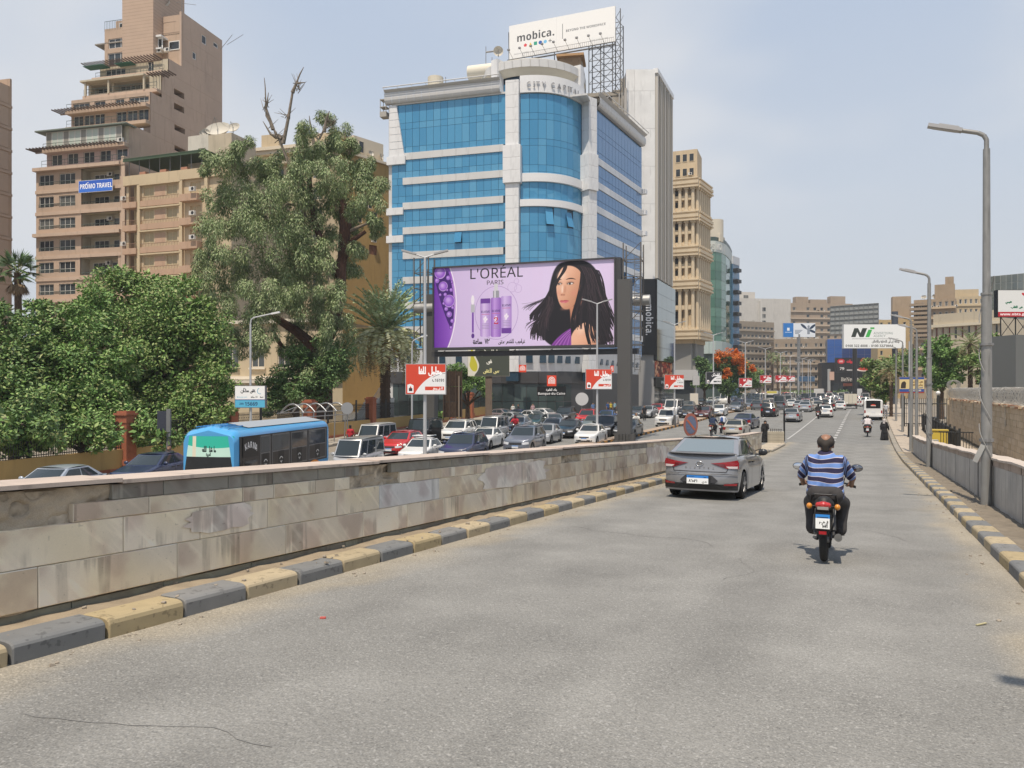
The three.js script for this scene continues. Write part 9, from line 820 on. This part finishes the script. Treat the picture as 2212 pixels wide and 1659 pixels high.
{const sp=new MB();for(let i=0;i<16;i++){const X=(k)=>-0.78+1.56*k/16,z=(k)=>-hl+0.02+0.3*Math.pow(Math.abs(X(k))/0.9,3),a=X(i),b=X(i+1);sp.quad([b,1.065,z(i+1)],[a,1.065,z(i)],[a,1.085,z(i)+0.0],[b,1.085,z(i+1)]);sp.quad([b,1.085,z(i+1)],[a,1.085,z(i)],[a,1.05,z(i)+0.3],[b,1.05,z(i+1)+0.3]);sp.quad([a,1.065,z(i)],[b,1.065,z(i+1)],[b,1.03,z(i+1)+0.14],[a,1.03,z(i)+0.14]);}sp.mesh('spoiler_lip',pm,c);}
{const t=canvasTex(256,128,(g)=>{g.fillStyle='#eef0f0';g.fillRect(0,0,256,128);g.fillStyle='#2d7fd0';g.fillRect(0,0,256,40);g.fillStyle='#123';g.font='bold 24px sans-serif';g.fillText('EGYPT',20,30);ARABIC(g,'مصر',230,28,26,'#123',4);ARABIC(g,'٨٦٥٣١',128,104,52,'#222',7,110);ARABIC(g,'د ن',236,104,48,'#222',7,80);});addBox('plate_backing',blk,c,-0.275,0.275,0.365,0.565,zr(0,0.45)-0.034,zr(0,0.45)-0.02);const pl=mesh('number_plate',panelGeo(0.5,0.19),M([1,1,1],0.5,{map:t}),c,[0.02,0.465,zr(0,0.45)-0.037]);pl.rotation.y=Math.PI;pl.userData.label='white and blue number plate with Arabic digits';}
{const m=new MB();m.geo(new THREE.TorusGeometry(0.06,0.011,6,20),new THREE.Matrix4().makeScale(1.35,0.85,1).setPosition(0,0.83,zr(0,0.83)-0.012));const s=new THREE.Matrix4().makeRotationZ(0.3);m.box(-0.03,0.83,zr(0,0.83)-0.012,0.018,0.075,0.014,0,0,0.35);m.box(0.03,0.83,zr(0,0.83)-0.012,0.018,0.075,0.014,0,0,0.35);m.box(0,0.83,zr(0,0.83)-0.012,0.06,0.016,0.014,0,0,-0.3);m.mesh('badge',MT.chrome,c);'ELANTRA'.split('').forEach((ch,i)=>{const g=new TextGeometry(ch,{font:fontR,size:0.045,depth:0.008,curveSegments:3});const x=0.33-i*0.105;mesh('letter',g,MT.chrome,c,[x,0.715,zr(x,0.735)-0.008]).rotation.y=Math.PI;});}
{const f=new MB();f.quad([0.02,1.47,-0.75],[-0.02,1.47,-0.75],[-0.005,1.56,-0.98],[0.005,1.56,-0.98]);f.quad([-0.025,1.46,-0.72],[-0.025,1.45,-1.0],[-0.004,1.56,-0.98],[-0.004,1.56,-0.96]);f.quad([0.025,1.45,-1.0],[0.025,1.46,-0.72],[0.004,1.56,-0.96],[0.004,1.56,-0.98]);f.quad([-0.025,1.45,-1.0],[0.025,1.45,-1.0],[0.004,1.56,-0.98],[-0.004,1.56,-0.98]);f.mesh('antenna_fin',blk,c);}
}
// ================= people and motorcycles =================
function surfaceNet(prims,cell,pad=0.06){
const lo=[1e9,1e9,1e9],hi=[-1e9,-1e9,-1e9];for(const q of prims)for(const o of[0,4])for(let i=0;i<3;i++){lo[i]=Math.min(lo[i],q[o+i]-q[o+3]-pad);hi[i]=Math.max(hi[i],q[o+i]+q[o+3]+pad);}
const n=[0,1,2].map((i)=>Math.ceil((hi[i]-lo[i])/cell)+2),F=new Float32Array(n[0]*n[1]*n[2]),K=0.035;
const sd=(x,y,z)=>{let d=1e3;for(const q of prims){const bx=q[4]-q[0],by=q[5]-q[1],bz=q[6]-q[2],l=bx*bx+by*by+bz*bz||1e-9,t=clamp(((x-q[0])*bx+(y-q[1])*by+(z-q[2])*bz)/l),e=Math.hypot(x-q[0]-bx*t,y-q[1]-by*t,z-q[2]-bz*t)-lerp(q[3],q[7],t),k=q[8]??K,h=Math.max(k-Math.abs(d-e),0)/k;d=Math.min(d,e)-h*h*k*0.25;}return d;};
const id=(i,j,k)=>(k*n[1]+j)*n[0]+i;for(let k=0;k<n[2];k++)for(let j=0;j<n[1];j++)for(let i=0;i<n[0];i++)F[id(i,j,k)]=sd(lo[0]+i*cell,lo[1]+j*cell,lo[2]+k*cell);
const V=new Int32Array(F.length).fill(-1),pos=[],idx=[];for(let k=0;k+1<n[2];k++)for(let j=0;j+1<n[1];j++)for(let i=0;i+1<n[0];i++){let c=0,sx=0,sy=0,sz=0;for(let e=0;e<12;e++){const ax=e>>2,u=e&1,v=(e>>1)&1,a=ax===0?[0,u,v]:ax===1?[u,0,v]:[u,v,0],b=a.slice();b[ax]=1;const fa=F[id(i+a[0],j+a[1],k+a[2])],fb=F[id(i+b[0],j+b[1],k+b[2])];if(fa<0!==fb<0){const t=fa/(fa-fb);c++;sx+=lerp(a[0],b[0],t);sy+=lerp(a[1],b[1],t);sz+=lerp(a[2],b[2],t);}}if(c){V[id(i,j,k)]=pos.length/3;pos.push(lo[0]+(i+sx/c)*cell,lo[1]+(j+sy/c)*cell,lo[2]+(k+sz/c)*cell);}}
for(let k=1;k+1<n[2];k++)for(let j=1;j+1<n[1];j++)for(let i=1;i+1<n[0];i++){const f=F[id(i,j,k)]<0;for(const[d,A,B]of[[[1,0,0],[0,1,0],[0,0,1]],[[0,1,0],[0,0,1],[1,0,0]],[[0,0,1],[1,0,0],[0,1,0]]]){if(f===F[id(i+d[0],j+d[1],k+d[2])]<0)continue;const g=(a,b)=>V[id(i-A[0]*a-B[0]*b,j-A[1]*a-B[1]*b,k-A[2]*a-B[2]*b)],q=[g(0,0),g(1,0),g(1,1),g(0,1)];if(q.some((w)=>w<0))continue;f?idx.push(q[0],q[1],q[2],q[0],q[2],q[3]):idx.push(q[0],q[2],q[1],q[0],q[3],q[2]);}}
const g=new THREE.BufferGeometry();g.setAttribute('position',new THREE.Float32BufferAttribute(pos,3));const uv=[];for(let i=0;i<pos.length;i+=3)uv.push(pos[i]+pos[i+2]*0.7,pos[i+1]);g.setAttribute('uv',new THREE.Float32BufferAttribute(uv,2));g.setIndex(idx);g.computeVertexNormals();return g;
}
const FOLD=dataTex(256,(x,y)=>fbm(x*6+0.35*Math.sin(y*6.283),y*3,3,[6,3],171),0.9);
const SKIN=M([0.30,0.17,0.11],0.6),HAIR=M([0.012,0.010,0.009],0.7),cloth=(c)=>M(c,0.9,{bumpMap:FOLD,bumpScale:0.05});
const headPrims=(x,y,z,s=1)=>[[x,y+0.03*s,z-0.01*s,0.092*s,x,y-0.06*s,z+0.03*s,0.07*s],[x,y-0.09*s,z-0.01,0.055*s,x,y-0.17*s,z-0.025,0.06*s],[x,y-0.02*s,z+0.085*s,0.016*s,x,y-0.045*s,z+0.1*s,0.018*s,0.01],[x-0.088*s,y-0.01,z,0.02*s,x-0.092*s,y-0.04*s,z,0.016*s,0.01],[x+0.088*s,y-0.01,z,0.02*s,x+0.092*s,y-0.04*s,z,0.016*s,0.01]];
const handPrims=(x,y,z,dx,dy,dz)=>{const out=[[x,y,z,0.036,x+dx*0.06,y+dy*0.06,z+dz*0.06,0.034]];for(let i=0;i<4;i++){const o=(i-1.5)*0.019,l=[0.075,0.085,0.08,0.062][i];out.push([x+dx*0.07+o*(dy?1:0),y+dy*0.07,z+dz*0.07+o*(dy?0.3:1),0.0095,x+dx*(0.07+l*0.8)+o,y+dy*(0.07+l*0.8)-0.02,z+dz*(0.07+l*0.8),0.008,0.008]);}out.push([x,y,z+0.03,0.012,x+dx*0.06+0.02,y+dy*0.06,z+dz*0.06+0.05,0.009,0.01]);return out;};
// a walking or standing person, facing +z; style: 'm' trousers and shirt, 'abaya' long robe
function person(label,p,ry,o){
const g=thing('person',label,'person',p,ry),S=(o.h??1.72)/1.72,c=o.cell??0.026,st=o.step??0.16,hy=1.58,ar=o.arms??0;g.scale.setScalar(S);
const arm=(s)=>{const sw=s*st*0.8,e=ar&&s>0?[s*0.22,1.12,0.2]:[s*0.25,1.12,-sw*0.5],w=ar&&s>0?[s*0.12,1.36,0.24]:[s*0.26,0.88,-sw+0.06];return{sl:[[s*0.19,1.4,0,0.062,e[0],e[1],e[2],0.048]],fo:[[e[0],e[1],e[2],0.042,w[0],w[1],w[2],0.03],...handPrims(w[0],w[1]-0.02,w[2],0,ar&&s>0?0.6:-1,0.1)]};},A=[arm(1),arm(-1)];
mesh('body',surfaceNet([...headPrims(0,hy,0.02),...A[0].fo,...A[1].fo,[0,1.42,0,0.08,0,1.0,0,0.1],[A[0].sl[0][0],1.4,0,0.05,...A[0].sl[0].slice(4,7),0.04],[A[1].sl[0][0],1.4,0,0.05,...A[1].sl[0].slice(4,7),0.04],[-0.15,1.4,0,0.05,0.15,1.4,0,0.05]],o.fine??0.017),SKIN,g);
if(o.style==='abaya'){mesh('robe',surfaceNet([[0,1.42,0,0.13,0,1.1,0,0.2],[0,1.1,0,0.2,0,0.62,0,0.21],[-0.06,0.62,0,0.19,-0.1,0.08,st*0.4,0.2],[0.06,0.62,0,0.19,0.1,0.08,-st*0.4,0.2],[-0.17,1.4,0,0.08,0.17,1.4,0,0.08],[...A[0].sl[0].slice(0,3),0.085,...A[0].sl[0].slice(4,7),0.09],[...A[1].sl[0].slice(0,3),0.085,...A[1].sl[0].slice(4,7),0.09],[...A[0].sl[0].slice(4,7),0.08,...A[0].fo[0].slice(4,7),0.06],[...A[1].sl[0].slice(4,7),0.08,...A[1].fo[0].slice(4,7),0.06]],c),cloth(o.c),g);mesh('head_scarf',surfaceNet([[0,hy+0.05,-0.03,0.115,0,hy-0.06,-0.03,0.11],[0,hy-0.1,-0.01,0.105,0,1.38,-0.01,0.14],[0,hy+0.085,0.035,0.075,0,hy+0.07,-0.02,0.1]],c),cloth(o.scarf??o.c),g);}else{
mesh('shirt',surfaceNet([[-0.13,1.36,0,0.1,0.13,1.36,0,0.1],[0,1.34,0,0.15,0,0.98,0,0.145],...A[0].sl,...A[1].sl,[-0.07,1.1,0,0.12,0.07,1.1,0,0.12],...(o.long?A.flatMap((a)=>[[...a.sl[0].slice(4,7),0.052,...a.fo[0].slice(4,7),0.042]]):[])],c),cloth(o.c),g);mesh('trousers',surfaceNet([[-0.07,0.98,0,0.12,0.07,0.98,0,0.12],[-0.09,0.9,0,0.1,-0.1,0.5,st*0.5+0.03,0.075],[-0.1,0.5,st*0.5+0.03,0.075,-0.1,0.08,st,0.062],[0.09,0.9,0,0.1,0.1,0.5,-st*0.4+0.04,0.075],[0.1,0.5,-st*0.4+0.04,0.075,0.1,0.08,-st,0.062]],c),cloth(o.t??[0.03,0.035,0.05]),g);mesh('hair',surfaceNet([[0,hy+0.06,-0.03,0.085,0,hy+0.0,-0.05,0.075],[0,hy+0.075,0.03,0.065,0,hy+0.07,-0.03,0.08]],0.02),HAIR,g);}
const sh=new MB();for(const[s,q]of[[-1,st],[1,-st]])sh.geo(new THREE.SphereGeometry(0.1,8,6),new THREE.Matrix4().compose(V3(s*0.1,0.045,q+0.05),new THREE.Quaternion(),V3(0.5,0.45,1.3)));sh.mesh('shoes',MT.dark,g);return g;
}
const at=(u,v,dy=0)=>{const p=byBase(u,v);p.y=gY(p.x,p.z)+dy;return p;},atD=(u,d,dy=0)=>{const p=depthAt(u,d);p.y+=dy;return p;};
{const w=person('woman in a long black robe with a white bag walking near the planter',at(1653,955),0.1,{style:'abaya',c:[0.012,0.012,0.013],h:1.6,arms:1});const b=thing('plastic_bag','white plastic bag in the hand of the woman in black by the planter','bag',w.position.clone().add(V3(0.28,0.52,0.02)),0);mesh('bag_body',surfaceNet([[0,0.12,0,0.05,0,-0.08,0,0.1]],0.025),M([0.7,0.7,0.68],0.6),b);const hd=new MB();hd.tube([[0.02,0.15,0],[0.01,0.26,0],[-0.02,0.15,0]],0.008,4);hd.mesh('bag_handle',M([0.7,0.7,0.68],0.6),b);}
person('woman in a black robe and pale scarf stepping off the right kerb',[1.15,streetY(66,1),-66],2.6,{style:'abaya',c:[0.014,0.014,0.016],scarf:[0.5,0.46,0.44],h:1.62});
person('woman in a black robe standing on the median',[-18.3,streetY(93,-18)+0.19,-93],-0.8,{style:'abaya',c:[0.012,0.012,0.013],h:1.6,cell:0.035});
person('man in a pale shirt and grey trousers on the right pavement edge',[1.8,streetY(96,1)+0.19,-96],3.0,{c:[0.5,0.52,0.55],t:[0.25,0.26,0.28],cell:0.035});
person('man in a black jacket and white shirt by the yellow wall',atD(366,37.5),0.2,{c:[0.03,0.03,0.032],long:1});
person('man in a red shirt walking along the yellow wall',atD(757,51,0.1),3.2,{c:[0.42,0.02,0.03],t:[0.02,0.02,0.025]});
for(const[l,u,d,c,t]of[['man in a pink shirt passing the bank windows',1151,96,[0.45,0.30,0.32],[0.05,0.05,0.06]],['man in a white shirt at the bank corner',1108,95,[0.6,0.6,0.58],[0.03,0.03,0.03]],['person in dark clothes at the bank corner',1120,95,[0.03,0.03,0.035],[0.05,0.05,0.05]],['man in a blue shirt by the shop entrance',1281,98,[0.10,0.17,0.33],[0.03,0.03,0.04]],['man in a navy shirt at the far bank corner',1313,100,[0.03,0.07,0.2],[0.03,0.03,0.04]],['person in a yellow top at the far bank corner',1319,100.5,[0.55,0.42,0.05],[0.05,0.05,0.06]],['person in a pale blue top at the far bank corner',1328,101,[0.25,0.42,0.5],[0.05,0.05,0.06]],['man in dark clothes between the parked cars by the shops',1392,88,[0.02,0.02,0.025],[0.02,0.02,0.02]]])person(l,atD(u,d,0.05),rr(-1,1),{c,t,cell:0.04,fine:0.03});
// ---------- motorcycles: front towards +z ----------
function motorcycle(label,p,ry,o={}){
const m=thing('motorcycle',label,'motorcycle',p,ry);m.rotation.order='YXZ';if(o.pitch)m.rotation.x=o.pitch;const bm=paint(o.c??[0.02,0.02,0.022]),blk=MT.black,wr=0.3;
for(const[z,w]of[[-0.62,0.055],[0.64,0.045]]){const g=new THREE.TorusGeometry(wr-w,w,12,30);g.rotateY(Math.PI/2);const t=mesh('wheel',g,MT.rubber,m,[0,wr,z]);const r=new MB();r.geo(new THREE.TorusGeometry(wr-w*1.9,0.014,6,24).rotateY(Math.PI/2));for(let i=0;i<6;i++){const a=i/6*6.283;r.cyl([0,0,0],[0,Math.cos(a)*(wr-0.09),Math.sin(a)*(wr-0.09)],0.014,0.012,4);}r.cyl([-0.07,0,0],[0.07,0,0],0.04,0.04,10);r.mesh('rim',MT.steel,t);}
const fr=new MB();fr.tube([[0,0.9,0.42],[0,0.72,0.1],[0,0.74,-0.5],[0,0.8,-0.78]],0.028,7);fr.tube([[0,0.9,0.42],[0,0.35,0.2],[0,0.3,-0.1],[0,0.32,-0.62]],0.025,7);for(const s of[-1,1]){fr.tube([[s*0.09,0.3,-0.62],[s*0.1,0.45,-0.2],[s*0.08,0.7,-0.1]],0.02,6);fr.cyl([s*0.08,wr,0.64],[s*0.09,0.95,0.4],0.022,0.024,7);}fr.mesh('frame',blk,m);
const en=new MB();en.box(0,0.38,0.05,0.22,0.24,0.34);en.cyl([0,0.45,0.12],[0,0.68,0.2],0.09,0.09,10);en.cyl([-0.13,0.34,0],[0.13,0.34,0],0.1,0.1,12);en.mesh('engine',M([0.12,0.12,0.12],0.5,{metalness:0.6}),m);
mesh('fuel_tank',surfaceNet([[0,0.86,0.3,0.12,0,0.84,-0.02,0.1],[-0.05,0.86,0.24,0.1,0.05,0.86,0.24,0.1]],0.025),bm,m);mesh('seat',surfaceNet([[0,0.77,-0.02,0.09,0,0.8,-0.68,0.1],[-0.06,0.78,-0.2,0.08,0.06,0.78,-0.6,0.08],[0.06,0.78,-0.2,0.08,-0.06,0.78,-0.6,0.08]],0.025),M([0.02,0.02,0.02],0.6),m);
const sh=new MB();for(const s of[-1,1]){sh.cyl([s*0.13,0.36,-0.6],[s*0.12,0.7,-0.45],0.022,0.022,7);sh.cyl([s*0.13,0.42,-0.58],[s*0.12,0.62,-0.48],0.038,0.038,9);}sh.mesh('shock_absorber',M([0.05,0.05,0.05],0.4),m);const ex=new MB();ex.tube([[0.1,0.3,0.2],[0.14,0.22,0],[0.16,0.28,-0.3]],0.022,7);ex.cyl([-0.17,0.28,-0.2],[-0.2,0.36,-0.8],0.05,0.055,12);ex.cyl([-0.2,0.362,-0.8],[-0.2,0.363,-0.81],0.025,0.025,8);ex.mesh('exhaust',M([0.22,0.21,0.19],0.35,{metalness:0.8}),m);
const fe=new MB();fe.box(0,0.66,-0.84,0.15,0.05,0.3,0,0.7);fe.box(0,0.52,-0.97,0.15,0.26,0.03,0,-0.18);fe.mesh('mudguard',blk,m);addBox('front_mudguard',blk,m,-0.055,0.055,0.615,0.645,0.44,0.84);const rk=new MB();for(const s of[-1,1])rk.tube([[s*0.15,0.86,-0.35],[s*0.16,0.92,-0.75],[s*0.12,0.93,-0.86]],0.014,6);rk.cyl([-0.12,0.93,-0.86],[0.12,0.93,-0.86],0.014,0.014,6);for(const s of[-1,1])rk.tube([[s*0.16,0.92,-0.74],[s*0.19,0.78,-0.66],[s*0.16,0.7,-0.5]],0.013,5);rk.mesh('grab_rail',blk,m);
mesh('tail_light',surfaceNet([[-0.07,0.79,-0.86,0.04,0.07,0.79,-0.86,0.04],[0,0.77,-0.87,0.04,0,0.79,-0.86,0.05]],0.014),M([0.42,0.02,0.015],0.15,{clearcoat:1}),m);for(const s of[-1,1]){const i=mesh('indicator',new THREE.SphereGeometry(0.042,12,9),M([0.6,0.22,0.01],0.15,{clearcoat:1}),m,[s*0.19,0.77,-0.84]);const st=new MB();st.cyl([-s*0.09,0,0.02],[0,0,0],0.012,0.012,5);st.mesh('indicator_stalk',blk,i);const h=new MB();h.tube([[0,0.98,0.36],[s*0.12,1.02,0.35],[s*0.26,1.02,0.28],[s*0.38,0.99,0.2]],0.013,7);h.cyl([s*0.29,1.012,0.262],[s*0.41,0.98,0.185],0.02,0.02,8);h.cyl([s*0.26,0.99,0.32],[s*0.42,0.96,0.25],0.007,0.007,5);h.mesh('handlebar',blk,m);const mr=new MB();mr.tube([[s*0.24,1.03,0.3],[s*0.28,1.18,0.3],[s*0.4,1.24,0.26]],0.008,5);const mm=mr.mesh('mirror_stem',blk,m);const mi=new MB();mi.geo(new THREE.SphereGeometry(0.09,14,10),new THREE.Matrix4().compose(V3(s*0.43,1.25,0.25),new THREE.Quaternion(),V3(1,0.62,0.28)));mi.mesh('mirror',blk,m);const mg=new MB();mg.geo(new THREE.SphereGeometry(0.082,14,10),new THREE.Matrix4().compose(V3(s*0.43,1.25,0.236),new THREE.Quaternion(),V3(1,0.6,0.2)));mg.mesh('mirror_glass',s<0&&o.near?M([0.3,0.3,0.32],0.05,{metalness:1}):M([0.75,0.76,0.78],0.05,{metalness:1}),m);const fp=new MB();fp.cyl([s*0.1,0.3,0.02],[s*0.26,0.3,0.02],0.014,0.014,6);fp.mesh('foot_peg',blk,m);}
const hl=new MB();hl.geo(new THREE.SphereGeometry(0.1,14,10),new THREE.Matrix4().makeTranslation(0,0.92,0.5));hl.mesh('headlamp',MT.chrome,m);addBox('plate_holder',blk,m,-0.11,0.11,0.46,0.7,-0.975,-0.96);const t=o.near?canvasTex(128,128,(c)=>{c.fillStyle='#eef0ee';c.fillRect(0,0,128,128);c.fillStyle='#2f86d4';c.fillRect(0,0,128,34);ARABIC(c,'ق ص م',112,74,34,'#222',5,96);ARABIC(c,'٦٥٧١',110,116,38,'#222',6,92);}):null;const pl=mesh('number_plate',panelGeo(0.19,0.19),t?M([1,1,1],0.5,{map:t}):PLATE,m,[0,0.585,-1.006]);pl.rotation.y=Math.PI;addBox('reflector',M([0.35,0.01,0.015],0.3),m,-0.05,0.05,0.415,0.455,-1.0,-0.975);return m;
}
function rider(label,moto,o){
const r=thing('person',label,'person',moto.position.clone(),moto.rotation.y);r.rotation.order='YXZ';r.rotation.x=moto.rotation.x;const c=o.cell??0.03,f=o.fine??0.022,w=o.w??1,arm=(s)=>[[s*0.2*w,1.36,-0.2],[s*0.33*w,1.12,-0.02],[s*0.355,1.0,0.2]];
const A=[arm(1),arm(-1)],hand=(s)=>{const q=[];for(let i=0;i<4;i++){const o2=i*0.021;q.push([s*(0.315+o2),1.035,0.215-o2*0.6,0.0115,s*(0.32+o2),1.025,0.255-o2*0.6,0.011,0.008],[s*(0.32+o2),1.025,0.255-o2*0.6,0.011,s*(0.32+o2),0.985,0.262-o2*0.6,0.01,0.008]);}q.push([s*0.31,1.0,0.19,0.014,s*0.285,0.975,0.235,0.011,0.01]);return q;};
mesh('body',surfaceNet([...headPrims(0,1.6,-0.16,1.12),[0,1.4,-0.2,0.08,0,1.0,-0.32,0.1],[-0.15,1.37,-0.2,0.06,0.15,1.37,-0.2,0.06],...A.flatMap((a,i)=>{const s=i?-1:1;return[[...a[0],0.05,...a[1],0.046],[...a[1],0.047,...a[2],0.032],[...a[2],0.034,s*0.345,1.02,0.225,0.034,0.02],...hand(s)];})],f),o.skin??SKIN,r);
if(o.helmet)mesh('helmet',surfaceNet([[0,1.65,-0.17,0.125,0,1.58,-0.15,0.12]],0.025),o.helmet,r);else mesh('hair',surfaceNet([[-0.06,1.62,-0.215,0.066,0.06,1.62,-0.215,0.066],[0,1.575,-0.245,0.055,0,1.52,-0.235,0.055],[-0.088,1.63,-0.17,0.034,-0.088,1.66,-0.11,0.03],[0.088,1.63,-0.17,0.034,0.088,1.66,-0.11,0.03],[-0.07,1.66,-0.19,0.04,-0.06,1.69,-0.12,0.032],[0.07,1.66,-0.19,0.04,0.06,1.69,-0.12,0.032]],f*0.7),M([0.03,0.024,0.02],0.8),r);
const sg=surfaceNet([[-0.17*w,1.35,-0.21,0.09,0.17*w,1.35,-0.21,0.09],[0,1.33,-0.22,0.15*w,0,1.05,-0.28,0.165*w],[-0.1*w,1.25,-0.23,0.14,-0.1*w,0.92,-0.33,0.15],[0.1*w,1.25,-0.23,0.14,0.1*w,0.92,-0.33,0.15],[-0.12*w,0.9,-0.35,0.13,0.12*w,0.9,-0.35,0.13],[-0.06,1.45,-0.19,0.06,0.06,1.45,-0.19,0.06],...A.map((a)=>[...a[0],0.085,lerp(a[0][0],a[1][0],0.85),lerp(a[0][1],a[1][1],0.85),lerp(a[0][2],a[1][2],0.85),0.075])],c*0.8);
if(o.stripes){const pos=sg.attributes.position,uv=new Float32Array(pos.count*2);for(let i=0;i<pos.count;i++){const x=pos.getX(i),y=pos.getY(i),z=pos.getZ(i),ax=Math.abs(x),sl=smooth(0.22*w,0.27*w,ax);uv[2*i]=x+z;uv[2*i+1]=lerp(y-0.25*x*x-z*0.12+0.012*Math.sin(x*14+y*9),y*0.8-(ax-0.2)*0.75+0.1,sl);}sg.setAttribute('uv',new THREE.BufferAttribute(uv,2));}
mesh('shirt',sg,o.shirt,r);
mesh('trousers',surfaceNet([[-0.12,0.9,-0.38,0.14,0.12,0.9,-0.38,0.14],...[1,-1].flatMap((s)=>[[s*0.13,0.88,-0.34,0.12,s*0.24,0.74,0.1,0.095],[s*0.24,0.74,0.1,0.095,s*0.2,0.4,-0.02,0.085],[s*0.2,0.42,-0.02,0.09,s*0.2,0.38,-0.04,0.095]])],c),o.trousers,r);for(const s of[1,-1]){mesh('shoe',surfaceNet([[s*0.19,0.33,-0.07,0.04,s*0.21,0.31,0.13,0.034],[s*0.185,0.37,-0.07,0.04,s*0.19,0.34,-0.05,0.042]],0.016),M([0.11,0.085,0.06],0.7),r);}return r;
}
{
const s=11.4,m=motorcycle('black motorcycle with orange indicators ridden down the ramp',[-0.52,rampY(s-0.1)+0.004,-s],Math.PI,{near:1,c:[0.015,0.015,0.018],pitch:0.044});const st=dataTex(256,(x,y)=>{const f=mod(y*4,1),n=0.05*(hash(Math.floor(x*256),Math.floor(y*256))-0.5);const c=f<0.42?[0.017,0.014,0.05]:f<0.47?[0.55,0.5,0.52]:f<0.9?[0.14,0.25,0.55]:f<0.95?[0.55,0.5,0.52]:[0.017,0.014,0.05];return c.map((q)=>q*(1+n));},0.5,true);
rider('balding man in a navy and blue striped shirt riding a motorcycle',m,{cell:0.024,fine:0.0125,w:1.12,stripes:1,shirt:M([1,1,1],0.85,{map:st,bumpMap:FOLD,bumpScale:0.05}),trousers:cloth([0.045,0.042,0.042]),skin:M([0.27,0.14,0.085],0.5)}).scale.set(0.88,0.95,0.95);m.scale.set(0.88,0.95,0.95);
}
for(const[l,rl,p,ry,c,sh,he]of[['small scooter between the white minibus and the camera','man in a white shirt on the scooter behind the minibus',at(1874,942),Math.PI,[0.02,0.02,0.02],[0.62,0.58,0.58],null],['dark motorcycle beside the white coupe','helmeted man in black on the motorcycle beside the white coupe',at(1768,904),Math.PI,[0.02,0.02,0.02],[0.02,0.02,0.022],MT.black],['motorcycle riding along the orange and black kerb','man in a dark blue vest on the motorcycle by the striped kerb',at(1541,939),Math.PI-0.1,[0.05,0.01,0.01],[0.02,0.035,0.08],null],['motorcycle next to the champagne sedan','man with a blue backpack and white sleeves on a motorcycle',at(1562,935),Math.PI-0.1,[0.02,0.02,0.02],[0.6,0.62,0.66],null],['motorcycle in the queue beside the silver violet sedan','man in a red jacket on a motorcycle in the queue',atD(1112,66),0.2,[0.3,0.02,0.02],[0.40,0.02,0.035],M([0.08,0.02,0.03],0.3)],['motorcycle behind the dark grey sedan at the post','man in a white shirt on a motorcycle past the billboard post',atD(1374,70),0.1,[0.02,0.02,0.02],[0.62,0.62,0.6],null]]){const m=motorcycle(l,p,ry,{c}),r=rider(rl,m,{cell:0.045,fine:0.035,shirt:cloth(sh),trousers:cloth([0.04,0.04,0.05]),helmet:he});if(/backpack/.test(rl))mesh('backpack',surfaceNet([[0,1.3,-0.42,0.12,0,1.08,-0.46,0.14]],0.04),cloth([0.03,0.08,0.25]),r);}
scene.fog=new THREE.FogExp2(0xcfd6de,0.0003);
renderer.render(scene,camera);
